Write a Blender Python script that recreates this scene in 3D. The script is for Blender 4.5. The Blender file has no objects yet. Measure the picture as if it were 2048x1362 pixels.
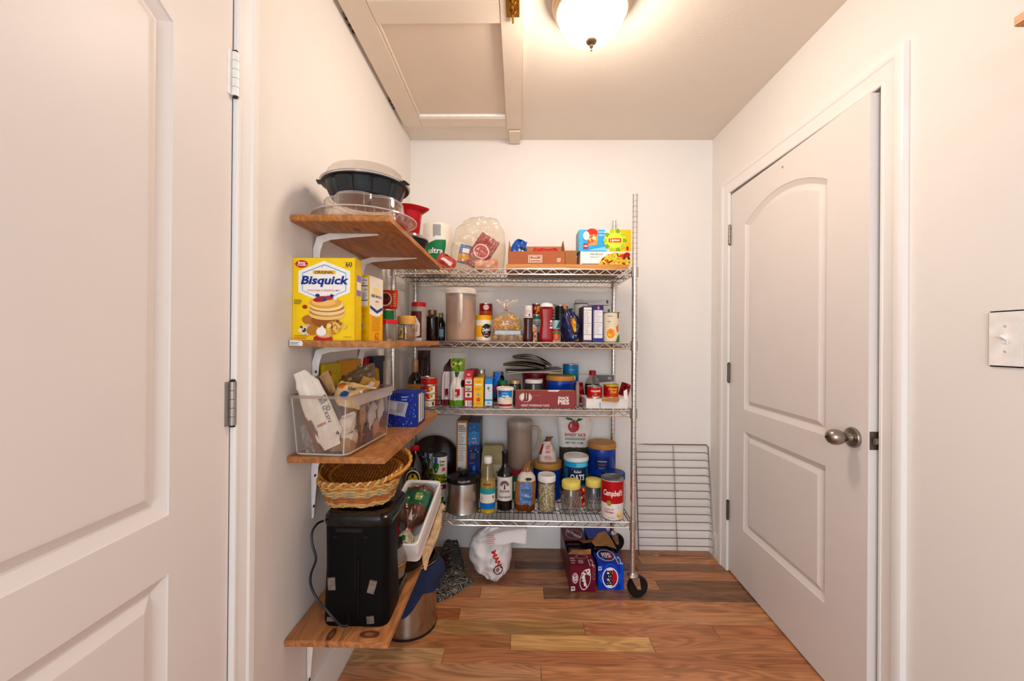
import bpy, bmesh, math, random
from mathutils import Vector, Matrix, noise as mnoise
from mathutils.geometry import tessellate_polygon
SC = bpy.context.scene
COL = SC.collection
PI = math.pi
# ---------------------------------------------------------------- camera, world, lights, exposure
F_PX = 810.0                       # focal length in pixels of the 2048-wide photograph
CAM = Vector((0.0, 0.0, 1.231))
YAW, PITCH, ROLL = 0.016, 0.002, 0.008
FWD = Vector((-math.sin(YAW)*math.cos(PITCH), math.cos(YAW)*math.cos(PITCH), math.sin(PITCH)))
_r = Vector((math.cos(YAW), math.sin(YAW), 0)); _u = _r.cross(FWD)
CR = _r*math.cos(ROLL) + _u*math.sin(ROLL)
CU = _u*math.cos(ROLL) - _r*math.sin(ROLL)
cam = bpy.data.objects.new('camera', bpy.data.cameras.new('camera')); COL.objects.link(cam)
cam.data.sensor_width = 36; cam.data.sensor_fit = 'HORIZONTAL'; cam.data.lens = F_PX/2048*36
cam.data.clip_start = 0.02
cam.matrix_world = Matrix(((CR.x, CU.x, -FWD.x, CAM.x), (CR.y, CU.y, -FWD.y, CAM.y), (CR.z, CU.z, -FWD.z, CAM.z), (0, 0, 0, 1)))
SC.camera = cam
SC.view_settings.view_transform = 'Standard'; SC.view_settings.look = 'None'
SC.view_settings.gamma = 1.0; SC.view_settings.use_curve_mapping = False
SC.view_settings.exposure = 0.66
SC.cycles.transparent_max_bounces = 48
LAMP = 44.0                        # radiance of the ceiling lamp's glass
wd = bpy.data.worlds.new('world'); SC.world = wd; wd.use_nodes = True
wd.node_tree.nodes['Background'].inputs[0].default_value = (0.93, 0.96, 1.0, 1)
wd.node_tree.nodes['Background'].inputs[1].default_value = 0.5
def area_light(name, loc, rot, sx, sy, power, color):
    l = bpy.data.lights.new(name, 'AREA'); l.shape = 'RECTANGLE'; l.size = sx; l.size_y = sy
    l.energy = power; l.color = color
    o = bpy.data.objects.new(name, l); COL.objects.link(o); o.location = loc; o.rotation_euler = rot
    return o
# daylight from the window of the room behind the camera
area_light('window_daylight', (-0.5, -2.2, 1.6), (math.radians(84), 0, math.radians(-10)), 2.2, 1.8, 46, (0.84, 0.92, 1.0))

def W(u, v, Y):
    """point where the sight line of photo pixel (u, v) meets the upright plane at depth Y"""
    d = FWD + CR*((u-1024)/F_PX) - CU*((v-681)/F_PX)
    return CAM + d*(Y/d.y)
def WZ(u, v, Z):
    d = FWD + CR*((u-1024)/F_PX) - CU*((v-681)/F_PX)
    return CAM + d*((Z-CAM.z)/d.z)
def S(x0, x1, yt, zb, Y):
    a = W(x0, yt, Y); b = W(x1, yt, Y)
    return (a.x+b.x)/2, b.x-a.x, (a.z+b.z)/2-zb
# ---------------------------------------------------------------- materials
def lin(h):
    if not isinstance(h, str): return tuple(h)
    h = h.lstrip('#'); o = []
    for i in (0, 2, 4):
        c = int(h[i:i+2], 16)/255
        o.append(c/12.92 if c <= .04045 else ((c+.055)/1.055)**2.4)
    return tuple(o)
_M = {}
def newmat(name):
    m = bpy.data.materials.new(name); m.use_nodes = True
    nt = m.node_tree; return m, nt, nt.nodes['Principled BSDF']
def nd(nt, t, **k):
    n = nt.nodes.new(t)
    for a, b in k.items():
        if a.startswith('i_'):
            key = a[2:]
            n.inputs[int(key) if key.isdigit() else key.replace('_', ' ')].default_value = b
        else: setattr(n, a, b)
    return n
def M(h, rough=.5, metal=0, var=.07, scale=30, bump=0, bscale=None, coat=0, stretch=None, trans=0):
    k = (h, rough, metal, var, scale, bump, bscale, coat, stretch, trans)
    if k in _M: return _M[k]
    m, nt, p = newmat('paint')
    L = nt.links.new
    tc = nd(nt, 'ShaderNodeTexCoord'); src = tc.outputs['Object']
    if stretch:
        mp = nd(nt, 'ShaderNodeMapping'); mp.inputs['Scale'].default_value = stretch; L(src, mp.inputs[0]); src = mp.outputs[0]
    nz = nd(nt, 'ShaderNodeTexNoise', i_Scale=scale, i_Detail=3); L(src, nz.inputs['Vector'])
    mr = nd(nt, 'ShaderNodeMapRange'); L(nz.outputs[0], mr.inputs[0])
    for i, x in zip((1, 2, 3, 4), (.3, .7, 1-var, 1+var)): mr.inputs[i].default_value = x
    c = lin(h); l = .25*c[0]+.6*c[1]+.15*c[2]; ch = max(c)-min(c)
    if ch > .12 and not metal: c = tuple(max(.001, (l+(x-l)*1.12))**1.08 for x in c)
    vm = nd(nt, 'ShaderNodeVectorMath', operation='SCALE'); vm.inputs[0].default_value = c
    L(mr.outputs[0], vm.inputs['Scale']); L(vm.outputs[0], p.inputs['Base Color'])
    p.inputs['Roughness'].default_value = rough; p.inputs['Metallic'].default_value = metal
    p.inputs['Coat Weight'].default_value = coat
    if not metal: p.inputs['Specular IOR Level'].default_value = .28
    if trans: p.inputs['Transmission Weight'].default_value = trans
    if bump:
        nb = nd(nt, 'ShaderNodeTexNoise', i_Scale=bscale or scale*4, i_Detail=4); L(src, nb.inputs['Vector'])
        b = nd(nt, 'ShaderNodeBump', i_Strength=1.0, i_Distance=bump); L(nb.outputs[0], b.inputs['Height']); L(b.outputs[0], p.inputs['Normal'])
    _M[k] = m
    return m
def clear(h='#ffffff', k=.16, rough=.08, bump=0):
    """thin clear plastic or glass: see-through, k = share of milky haze, with a Fresnel gloss"""
    kk = ('clear', h, k, rough, bump)
    if kk in _M: return _M[kk]
    m, nt, p = newmat('clear'); L = nt.links.new
    out = nt.nodes['Material Output']
    tr = nd(nt, 'ShaderNodeBsdfTransparent'); tr.inputs[0].default_value = (*lin(h), 1)
    df = nd(nt, 'ShaderNodeBsdfDiffuse'); df.inputs[0].default_value = (*lin(h), 1); tl = nd(nt, 'ShaderNodeBsdfTranslucent'); tl.inputs[0].default_value = (*lin(h), 1)
    m0 = nd(nt, 'ShaderNodeMixShader'); m0.inputs[0].default_value = .4; L(df.outputs[0], m0.inputs[1]); L(tl.outputs[0], m0.inputs[2])
    gl = nd(nt, 'ShaderNodeBsdfGlossy'); gl.inputs['Roughness'].default_value = rough
    m1 = nd(nt, 'ShaderNodeMixShader'); m1.inputs[0].default_value = k*k*.9+k*.12; L(tr.outputs[0], m1.inputs[1]); L(m0.outputs[0], m1.inputs[2])
    lw = nd(nt, 'ShaderNodeLayerWeight', i_Blend=.5); pw = nd(nt, 'ShaderNodeMath', operation='POWER'); L(lw.outputs['Facing'], pw.inputs[0]); pw.inputs[1].default_value = 4
    fr = nd(nt, 'ShaderNodeMath', operation='MULTIPLY_ADD'); L(pw.outputs[0], fr.inputs[0]); fr.inputs[1].default_value = .75; fr.inputs[2].default_value = .07; m2 = nd(nt, 'ShaderNodeMixShader')
    L(fr.outputs[0], m2.inputs[0]); L(m1.outputs[0], m2.inputs[1]); L(gl.outputs[0], m2.inputs[2])
    nz = nd(nt, 'ShaderNodeTexNoise', i_Scale=35, i_Detail=2)
    tc = nd(nt, 'ShaderNodeTexCoord'); L(tc.outputs['Object'], nz.inputs['Vector'])
    b = nd(nt, 'ShaderNodeBump', i_Strength=1.0, i_Distance=bump or .0003); L(nz.outputs[0], b.inputs['Height'])
    L(b.outputs[0], gl.inputs['Normal'])
    L(m2.outputs[0], out.inputs[0]); _M[kk] = m
    return m
def emit(h, s):
    m, nt, p = newmat('glow')
    p.inputs['Base Color'].default_value = (.9, .88, .85, 1); p.inputs['Emission Color'].default_value = (*lin(h), 1); p.inputs['Emission Strength'].default_value = s
    return m
def timber(base, axis, scale=1.0, rough=.38, knots=(), objcolor=False, contrast=.35):
    """wood: streaks and cathedral grain along one axis; knots = (x, y, rx, ry) in object space"""
    m, nt, p = newmat('timber'); L = nt.links.new
    tc = nd(nt, 'ShaderNodeTexCoord'); oi = nd(nt, 'ShaderNodeObjectInfo')
    off = nd(nt, 'ShaderNodeVectorMath', operation='SCALE'); off.inputs[0].default_value = (7.3, 3.1, 1.7)
    if objcolor: L(oi.outputs['Random'], off.inputs['Scale'])
    else: off.inputs['Scale'].default_value = scale*2
    ad = nd(nt, 'ShaderNodeVectorMath', operation='ADD'); L(tc.outputs['Object'], ad.inputs[0]); L(off.outputs[0], ad.inputs[1])
    def noise(sl, sc_, det, dist=0):
        mp = nd(nt, 'ShaderNodeMapping'); s = [sc_]*3; s[axis] = sl; mp.inputs['Scale'].default_value = s
        L(ad.outputs[0], mp.inputs[0]); n = nd(nt, 'ShaderNodeTexNoise', i_Scale=scale, i_Detail=det, i_Distortion=dist); L(mp.outputs[0], n.inputs['Vector']); return n.outputs[0]
    broad = noise(1.6, 11, 2, .5); fine = noise(6, 170, 3); mid = noise(2.2, 30, 3, .9)
    # cathedral bands: contour lines of the broad noise
    mul = nd(nt, 'ShaderNodeMath', operation='MULTIPLY'); L(broad, mul.inputs[0]); mul.inputs[1].default_value = 75
    sn = nd(nt, 'ShaderNodeMath', operation='SINE'); L(mul.outputs[0], sn.inputs[0])
    a1 = nd(nt, 'ShaderNodeMath', operation='MULTIPLY_ADD'); L(sn.outputs[0], a1.inputs[0]); a1.inputs[1].default_value = .22
    L(mid, a1.inputs[2])
    a2 = nd(nt, 'ShaderNodeMath', operation='MULTIPLY_ADD'); L(fine, a2.inputs[0]); a2.inputs[1].default_value = .55; L(a1.outputs[0], a2.inputs[2])
    mr = nd(nt, 'ShaderNodeMapRange'); L(a2.outputs[0], mr.inputs[0])
    for i, x in zip((1, 2, 3, 4), (.35, 1.25, 1-contrast, 1+contrast*.6)): mr.inputs[i].default_value = x
    if objcolor: csrc = oi.outputs['Color']
    else:
        rg = nd(nt, 'ShaderNodeRGB'); rg.outputs[0].default_value = (*lin(base), 1); csrc = rg.outputs[0]
    vm = nd(nt, 'ShaderNodeVectorMath', operation='SCALE'); L(csrc, vm.inputs[0]); L(mr.outputs[0], vm.inputs['Scale'])
    res = vm.outputs[0]
    for (kx, ky, rx, ry) in knots:
        mp = nd(nt, 'ShaderNodeMapping', vector_type='POINT'); mp.inputs['Location'].default_value = (-kx/rx, -ky/ry, 0); mp.inputs['Scale'].default_value = (1/rx, 1/ry, 0)
        L(tc.outputs['Object'], mp.inputs[0])
        ln = nd(nt, 'ShaderNodeVectorMath', operation='LENGTH'); L(mp.outputs[0], ln.inputs[0])
        cr = nd(nt, 'ShaderNodeValToRGB'); e = cr.color_ramp.elements
        e[0].position = .25; e[0].color = (.5, .5, .5, 1); e[1].position = 1.15; e[1].color = (0, 0, 0, 1)
        for pos, val in ((.55, .95), (.72, .85), (.85, .25)):
            q = e.new(pos); q.color = (val, val, val, 1)
        wob = nd(nt, 'ShaderNodeMath', operation='MULTIPLY_ADD'); L(mid, wob.inputs[0]); wob.inputs[1].default_value = .5; L(ln.outputs['Value'], wob.inputs[2])
        sub = nd(nt, 'ShaderNodeMath', operation='SUBTRACT'); L(wob.outputs[0], sub.inputs[0]); sub.inputs[1].default_value = .25
        L(sub.outputs[0], cr.inputs[0])
        mx = nd(nt, 'ShaderNodeMix', data_type='RGBA'); L(cr.outputs[0], mx.inputs[0]); L(res, mx.inputs[6]); mx.inputs[7].default_value = (*lin('#4a2415'), 1)
        res = mx.outputs[2]
    L(res, p.inputs['Base Color']); p.inputs['Roughness'].default_value = rough; p.inputs['Specular IOR Level'].default_value = .4
    b = nd(nt, 'ShaderNodeBump', i_Strength=.5, i_Distance=.0006); L(a2.outputs[0], b.inputs['Height']); L(b.outputs[0], p.inputs['Normal'])
    return m
CHROME = M('#efedea', .2, 1, .04, 60); STEEL = M('#dcd8d4', .25, 1, .05, 8, stretch=(1, 1, 30)); CHROME_SHADED = M('#7c7874', .3, 1, .06, 60); ZINC = M('#c4c0ba', .35, 1, .05, 50); NICKEL = M('#9a9088', .3, 1, .06, 60)  # shelf chrome has a darker copy, shade painted in, for deck and middle wires
TIN = M('#c8c6c2', .28, 1); BRASS = M('#b08030', .3, 1); IRON = M('#2a2522', .5, .6)
GLASS = clear('#f4f7f5', .12, .03); CLEAR = clear('#fbf8f6', .16, .1, .0006); FILM = clear('#fdfaf8', .26, .12, .002)
WHITE = M('#efece8', .5); BLACK = M('#0f0f10', .28); RUBBER = M('#141313', .45)
CARD = M('#a8794f', .75, var=.1); CARDIN = M('#b98a5e', .8)
# ---------------------------------------------------------------- mesh builder
class B:
    def __init__(s): s.v = []; s.f = []; s.m = []; s.mats = []
    def mi(s, mat):
        if mat not in s.mats: s.mats.append(mat)
        return s.mats.index(mat)
    def face(s, ids, mat): s.f.append(tuple(ids)); s.m.append(s.mi(mat))
    def poly(s, pts, mat):
        n = len(s.v); s.v += [tuple(p) for p in pts]; s.face(range(n, n+len(pts)), mat)
    def box(s, x0, y0, z0, x1, y1, z1, mat, **o):
        n = len(s.v)
        s.v += [(x0, y0, z0), (x1, y0, z0), (x1, y1, z0), (x0, y1, z0), (x0, y0, z1), (x1, y0, z1), (x1, y1, z1), (x0, y1, z1)]
        for k, q in (('front', (0, 1, 5, 4)), ('right', (1, 2, 6, 5)), ('back', (2, 3, 7, 6)), ('left', (3, 0, 4, 7)), ('top', (4, 5, 6, 7)), ('bottom', (3, 2, 1, 0))):
            s.face([n+i for i in q], o.get(k, mat))
        return s
    def loft(s, rings, mat, closed=True, c0=False, c1=False):
        n = len(s.v); k = len(rings[0])
        for r in rings: s.v += [tuple(p) for p in r]
        for i in range(len(rings)-1):
            mm = mat[i] if isinstance(mat, list) else mat
            for j in range(k if closed else k-1):
                j2 = (j+1) % k
                s.face((n+i*k+j, n+i*k+j2, n+(i+1)*k+j2, n+(i+1)*k+j), mm)
        m0 = mat[0] if isinstance(mat, list) else mat; m1 = mat[-1] if isinstance(mat, list) else mat
        if c0: s.face([n+j for j in reversed(range(k))], m0)
        if c1: s.face([n+(len(rings)-1)*k+j for j in range(k)], m1)
        return s
    def lathe(s, prof, mat, n=28, x=0, y=0, sx=1, sy=1, tf=None):
        rings = []; c0 = c1 = False
        if prof[0][0] == 0: prof = prof[1:]; c0 = True; z0 = prof[0][1]
        if prof[-1][0] == 0: prof = prof[:-1]; c1 = True
        for r, z in prof:
            ring = [(x+sx*r*math.cos(2*PI*i/n), y+sy*r*math.sin(2*PI*i/n), z) for i in range(n)]
            if tf: ring = [tf(*p) for p in ring]
            rings.append(ring)
        return s.loft(rings, mat, True, c0, c1)
    def tube(s, pts, r, mat, n=6, closed=False):
        pts = [Vector(p) for p in pts]; N = len(pts); rings = []; up = None
        for i, p in enumerate(pts):
            if closed: t = pts[(i+1) % N]-pts[i-1]
            else: t = pts[min(i+1, N-1)]-pts[max(i-1, 0)]
            t.normalize()
            if up is None: up = t.orthogonal().normalized()
            up = (up-t*up.dot(t)); up = up.normalized() if up.length > 1e-6 else t.orthogonal().normalized()
            w = t.cross(up); rr = r[i] if isinstance(r, (list, tuple)) else r
            rings.append([p+(up*math.cos(2*PI*k/n)+w*math.sin(2*PI*k/n))*rr for k in range(n)])
        if closed:
            rings.append(rings[0]); return s.loft(rings, mat)
        return s.loft(rings, mat, True, True, True)
    def build(s, name, parent=None, bevel=0, seg=2, smooth=35, loc=None, recalc=True, bang=40):
        me = bpy.data.meshes.new(name); me.from_pydata(s.v, [], s.f)
        for m in s.mats: me.materials.append(m)
        me.polygons.foreach_set('material_index', s.m)
        if recalc or bevel:
            bm = bmesh.new(); bm.from_mesh(me)
            if bevel:
                es = [e for e in bm.edges if len(e.link_faces) == 2 and e.calc_face_angle(0) > math.radians(bang)]
                bmesh.ops.bevel(bm, geom=es, offset=bevel, segments=seg, affect='EDGES', clamp_overlap=True)
            bmesh.ops.recalc_face_normals(bm, faces=bm.faces); bm.to_mesh(me); bm.free()
        if smooth:
            me.polygons.foreach_set('use_smooth', [True]*len(me.polygons)); me.set_sharp_from_angle(angle=math.radians(smooth))
        me.update()
        o = bpy.data.objects.new(name, me); COL.objects.link(o)
        if parent is not None: o.parent = parent
        if loc is not None: o.location = loc
        return o
def T(name, label, cat, loc=(0, 0, 0), rz=0, grp=None, rot=None):
    o = bpy.data.objects.new(name, None); COL.objects.link(o); o.empty_display_size = .03
    o.location = loc; o.rotation_euler = rot or (0, 0, math.radians(rz))
    o['label'] = label; o['category'] = cat
    if grp: o['group'] = grp
    return o
def tag(o, label, cat, grp=None):
    o['label'] = label; o['category'] = cat
    if grp: o['group'] = grp
    return o
def struct(o): o['kind'] = 'structure'; return o
def rrect(w, d, r, n=4, z=0, x=0, y=0):
    o = []
    for cx, cy, a in ((w/2-r, d/2-r, 0), (-w/2+r, d/2-r, 90), (-w/2+r, -d/2+r, 180), (w/2-r, -d/2+r, 270)):
        for i in range(n+1):
            t = math.radians(a+90*i/n); o.append((x+cx+r*math.cos(t), y+cy+r*math.sin(t), z))
    return o
# ---------------------------------------------------------------- flat print: thin lettering and shapes laid on a surface
_TX = {}
def text_mesh(s, bold=.0, shear=0.0):
    k = (s, bold, shear)
    if k in _TX: return _TX[k]
    cu = bpy.data.curves.new('lettering', 'FONT'); cu.body = s; cu.resolution_u = 2; cu.offset = bold; cu.shear = shear; cu.fill_mode = 'FRONT'
    ob = bpy.data.objects.new('lettering', cu)
    me = bpy.data.meshes.new_from_object(ob)
    vs = [(v.co.x, v.co.y) for v in me.vertices]; fs = [tuple(p.vertices) for p in me.polygons]
    bpy.data.objects.remove(ob); bpy.data.curves.remove(cu); bpy.data.meshes.remove(me)
    x0 = min(v[0] for v in vs); x1 = max(v[0] for v in vs); y0 = min(v[1] for v in vs); y1 = max(v[1] for v in vs)
    vs = [((x-(x0+x1)/2)/(x1-x0), (y-(y0+y1)/2)/(y1-y0)) for x, y in vs]
    _TX[k] = (vs, fs, (x1-x0)/(y1-y0)); return _TX[k]
class D:
    """print on a surface: F(u, v, lift) gives the 3-D point; sizes in metres; w, h the sheet"""
    def __init__(s, F, w, h, step=None, vstep=None, lift=.0004):
        s.F = F; s.w = w; s.h = h; s.step = step and step*.5; s.vstep = vstep and vstep*.6; s.L = []; s.lift = lift
    def add(s, vs, fs, c): s.L.append((vs, fs, c if not isinstance(c, str) else M(c, .42, var=.04))); return s
    def poly(s, pts, c, unit=True):
        if unit: pts = [(x*s.w/2, y*s.h) for x, y in pts]
        tr = tessellate_polygon([[Vector((x, y, 0)) for x, y in pts]])
        return s.add(pts, [tuple(t) for t in tr], c)
    # unit coordinates: x from -1 to 1 across, y from 0 to 1 up
    def rect(s, x0, y0, x1, y1, c): return s.add([(x*s.w/2, y*s.h) for x, y in ((x0, y0), (x1, y0), (x1, y1), (x0, y1))], [(0, 1, 2, 3)], c)
    def ell(s, cx, cy, rx, ry, c, n=20, rot=0, ring=0):
        """rx in half-widths, ry in heights; ring: inner share left open"""
        a = math.radians(rot); P = []
        for q in ((1,) if not ring else (1, ring)):
            for i in range(n):
                t = 2*PI*i/n; x = rx*s.w/2*math.cos(t)*q; y = ry*s.h*math.sin(t)*q
                P.append((cx*s.w/2+x*math.cos(a)-y*math.sin(a), cy*s.h+x*math.sin(a)+y*math.cos(a)))
        if ring: return s.add(P, [(i, (i+1) % n, n+(i+1) % n, n+i) for i in range(n)], c)
        P.append((cx*s.w/2, cy*s.h)); return s.add(P, [(i, (i+1) % n, n) for i in range(n)], c)
    def text(s, t, x, y, c, hh=None, ww=None, bold=.012, shear=0, rot=0, mirror=1):
        """centred at (x, y); hh cap height in sheet heights and/or ww width in half-widths*2"""
        vs, fs, asp = text_mesh(t, bold, shear)
        H = hh*s.h if hh else None; Wd = ww*s.w if ww else None
        if H is None: H = Wd/asp
        if Wd is None: Wd = H*asp
        a = math.radians(rot)
        P = [(x*s.w/2+px*Wd*math.cos(a)-py*H*math.sin(a), y*s.h+px*Wd*math.sin(a)+py*H*math.cos(a)) for px, py in vs]
        return s.add(P, fs, c)
    def scrawl(s, t, x, y, c, hh=.04, ww=.4, **k):
        """print too blurred to read: a row of short uneven strokes"""
        R = random.Random(len(t)); n = len(t)*2; P = []; Fs = []; hh = hh or .04
        for i in range(n):
            xa = x-ww+2*ww*(i+.1)/n; xb = xa+2*ww/n*R.uniform(.4, .8); q = hh*R.uniform(.3, .5); j = len(P)
            P += [(u*s.w/2, v*s.h) for u, v in ((xa, y-q), (xb, y-q), (xb, y+q), (xa, y+q))]; Fs.append((j, j+1, j+2, j+3))
        return s.add(P, Fs, c)
    def lines(s, x0, y0, x1, y1, n, c, seed=1, fill=.45, full=.75):
        R = random.Random(seed); P = []; Fs = []; dy = (y1-y0)/n
        for i in range(n):
            xe = x0+(x1-x0)*R.uniform(full, 1); ya = y0+dy*i
            k = len(P); P += [(x*s.w/2, y*s.h) for x, y in ((x0, ya), (xe, ya), (xe, ya+dy*fill), (x0, ya+dy*fill))]; Fs.append((k, k+1, k+2, k+3))
        return s.add(P, Fs, c)
    def bars(s, x0, y0, x1, y1, n=14, seed=2):
        s.rect(x0, y0, x1, y1, '#f2f0ec'); R = random.Random(seed); P = []; Fs = []; dx = (x1-x0)/n
        for i in range(n):
            if R.random() < .2: continue
            xa = x0+dx*(i+.15); xb = xa+dx*R.uniform(.3, .7); k = len(P)
            ya = y0+(y1-y0)*.1; yb = y1-(y1-y0)*.08
            P += [(x*s.w/2, y*s.h) for x, y in ((xa, ya), (xb, ya), (xb, yb), (xa, yb))]; Fs.append((k, k+1, k+2, k+3))
        return s.add(P, Fs, '#2a2a30')
    def blobs(s, cx, cy, rx, ry, cols, n=14, seed=1, size=.35):
        R = random.Random(seed)
        for i in range(n):
            a = R.uniform(0, 2*PI); q = math.sqrt(R.random())*(1-size*.6)
            z = size*R.uniform(.6, 1.2)
            s.ell(cx+rx*q*math.cos(a), cy+ry*q*math.sin(a), rx*z, ry*z*R.uniform(.6, 1), R.choice(cols), 9, R.uniform(0, 180))
        return s
    def build(s, parent, name='printed_label'):
        b = B(); i = 0
        for vs, fs, c in s.L:
            bm = bmesh.new(); bv = [bm.verts.new((x, y, 0)) for x, y in vs]
            for f in fs:
                try: bm.faces.new([bv[k] for k in f])
                except ValueError: pass
            for st, ax in ((s.step, 0), (s.vstep, 1)):
                if not st: continue
                lo = min(v[ax] for v in vs); hi = max(v[ax] for v in vs); k = math.floor(lo/st)+1
                while k*st < hi:
                    co = [0, 0, 0]; co[ax] = k*st; no = [0, 0, 0]; no[ax] = 1
                    bmesh.ops.bisect_plane(bm, geom=bm.verts[:]+bm.edges[:]+bm.faces[:], plane_co=co, plane_no=no, dist=1e-6); k += 1
            bm.verts.index_update(); n0 = len(b.v); h = s.lift+i*.00006; i += 1
            for v in bm.verts: b.v.append(tuple(s.F(v.co.x, v.co.y, h)))
            for f in bm.faces: b.face([n0+v.index for v in f.verts], c)
            bm.free()
        return b.build(name, parent, smooth=0, recalc=False)
def cyl(r):
    if callable(r): return lambda u, v, h: ((r(v)+h)*math.sin(u/r(v)), -(r(v)+h)*math.cos(u/r(v)), v)
    return lambda u, v, h: ((r+h)*math.sin(u/r), -(r+h)*math.cos(u/r), v)
# ---------------------------------------------------------------- builders of pantry things
def carton(name, label, cat, px, zb, Y, depth, front, side=None, top=None, art=None, rart=None, rz=0, grp=None, part='carton', lart=None, h=None, tart=None):
    x, w, hh = S(px[0], px[1], px[2], zb, Y); h = h or hh
    r = T(name, label, cat, (x, Y, zb), rz, grp)
    g = lambda c: c if not isinstance(c, str) else M(c, .42, var=.05)
    f = g(front); sd = g(side or front); tp = g(top or side or front)
    b = B(); b.box(-w/2, 0, 0, w/2, depth, h, f, right=sd, left=sd, top=tp, back=f); b.build(part, r, bevel=.0012)
    b = B(); b.box(-w/2+.003, depth*.48, h, w/2-.003, depth*.52, h+.0006, tp); b.build('flap_seam', r, smooth=0)
    if art: d = D(lambda u, v, l: (u, -l, v), w, h); art(d); d.build(r)
    if rart: d = D(lambda u, v, l: (w/2+l, depth/2+u, v), depth, h); rart(d); d.build(r, 'side_print')
    if lart: d = D(lambda u, v, l: (-w/2-l, depth/2-u, v), depth, h); lart(d); d.build(r, 'side_print')
    if tart: d = D(lambda u, v, l: (u, depth*v/h, h+l+.0006), w, h); tart(d); d.build(r, 'top_print')
    return r
def can(name, label, px, zb, Y, color, art=None, grp=None, rz=0, cat='can', h=None, lidc=None, pull=False, r=None, x=None):
    xx, w, hh = S(px[0], px[1], px[2], zb, Y); h = h or hh; R_ = r or w/2; x = xx if x is None else x
    o = T(name, label, cat, (x, Y, zb), rz, grp)
    b = B(); b.lathe([(R_*.985, .003), (R_, .005), (R_, h*.25), (R_, h-.006), (R_*.985, h-.004)], color if not isinstance(color, str) else M(color, .38, var=.04)); b.build('body', o)
    lm = lidc or TIN
    b = B(); b.lathe([(R_*.97, .006), (R_*1.015, .004), (R_*1.02, .001), (R_*.97, 0), (R_*.9, .003), (0, .003)], lm); b.build('bottom_rim', o)
    b = B(); b.lathe([(R_*.975, h-.007), (R_*1.02, h-.004), (R_*1.02, h-.0005), (R_*.97, h), (R_*.93, h-.003), (R_*.8, h-.003), (R_*.76, h-.0015), (R_*.72, h-.003), (0, h-.003)], lm); b.build('lid', o)
    if pull:
        b = B(); b.tube([(R_*.35*math.cos(a)*.7, -R_*.55+R_*.3*math.sin(a), h) for a in [2*PI*i/12 for i in range(12)]], .0014, TIN, 5, True); b.build('pull_tab', o)
    if art: d = D(cyl(R_), 2*R_, h, R_*.16); art(d); d.build(o)
    return o
def turned(o, parts, n=28):
    for nm, prof, mat in parts:
        b = B(); b.lathe(prof, mat, n); b.build(nm, o)
def sm(t): t = max(0, min(1, t)); return t*t*(3-2*t)
def bag(o, w, h, t, prof, mat, wr=.004, seed=1, nu=18, nv=22, name='bag', bands=None, pw=.55, cr=0, cf=22):
    """pouch: prof rows (v, left, right, thickness) as shares of w/2, w/2 and t; returns surface map for print"""
    R = random.Random(seed); wv = [(R.uniform(-9, 9), R.uniform(-9, 9), R.uniform(0, 6)) for _ in range(4)]
    def row(v):
        for a, c in zip(prof, prof[1:]):
            if v <= c[0]:
                k = sm((v-a[0])/max(1e-6, c[0]-a[0])); return [a[i]+(c[i]-a[i])*k for i in (1, 2, 3)]
        return list(prof[-1][1:])
    def wrk(u, v): return sum(math.sin(a*u+b_*v+c) for a, b_, c in wv)*.35*wr
    def P(u, v, sgn, l=0):
        L_, R_, tk = row(v); x = (L_+(R_-L_)*(u+1)/2)*w/2
        y = sgn*(tk*t/2*(max(0, 1-abs(u)**2.4))**pw) + wrk(u*1.3, v*1.3+sgn)*(1-abs(u)**6)
        if cr: q = Vector((x*cf, v*h*cf, seed*3.7+sgn)); y += cr*(abs(mnoise.noise(q))*2-.6+.6*mnoise.noise(q*2.3))*(1-abs(u)**6)*(.3+.7*min(1, v*8))
        return Vector((x, y+sgn*l, v*h+(wrk(u*2, 3+sgn) if 0 < v < 1 else 0)*.3))
    b = B(); n0 = 0; idx = {}
    for sg in (-1, 1):
        for j in range(nv+1):
            for i in range(nu+1):
                u = -1+2*i/nu; v = j/nv
                if sg == 1 and i in (0, nu): idx[(sg, i, j)] = idx[(-1, i, j)]; continue
                idx[(sg, i, j)] = len(b.v); b.v.append(tuple(P(u, v, sg)))
    for sg in (-1, 1):
        for j in range(nv):
            mm = mat
            for v0, v1, m_ in (bands or ()):
                if v0 <= (j+.5)/nv < v1: mm = m_
            for i in range(nu): b.face([idx[(sg, i, j)], idx[(sg, i+1, j)], idx[(sg, i+1, j+1)], idx[(sg, i, j+1)]], mm)
        # close the foot
    b.face([idx[(-1, i, 0)] for i in range(nu+1)]+[idx[(1, i, 0)] for i in range(nu-1, 0, -1)], mat)
    b.face([idx[(-1, i, nv)] for i in range(nu+1)]+[idx[(1, i, nv)] for i in range(nu-1, 0, -1)], mat)
    b.build(name, o, smooth=50)
    def Fm(u, v, l):
        vv = max(0, min(1, v/h)); L_, R_, tk = row(vv); half = (R_-L_)/2*w/2; mid = (R_+L_)/2*w/2
        uu = max(-.999, min(.999, (u-mid)/max(1e-5, half)))
        p = P(uu, vv, -1, l+.0012); return (p.x, p.y, v)
    return lambda ww=None, hh=None: D(Fm, ww or w, hh or h, w/14, h/16)
def clamp_in(obj, root, x0, x1, y0, y1, z0, zt=9):
    """press a soft packet against the inside of what holds it"""
    bpy.context.view_layer.update()
    for m in [c for c in obj.children if c.type == 'MESH']:
        A = root.matrix_world.inverted()@m.matrix_world; Ai = A.inverted(); e = .0009 if 'label' in m.name else 0
        for v in m.data.vertices:
            p = A@v.co
            if p.z < zt: v.co = Ai@Vector((min(max(p.x, x0-e), x1+e), min(max(p.y, y0-e), y1+e), max(p.z, z0-e)))
        m.data.update()
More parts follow.
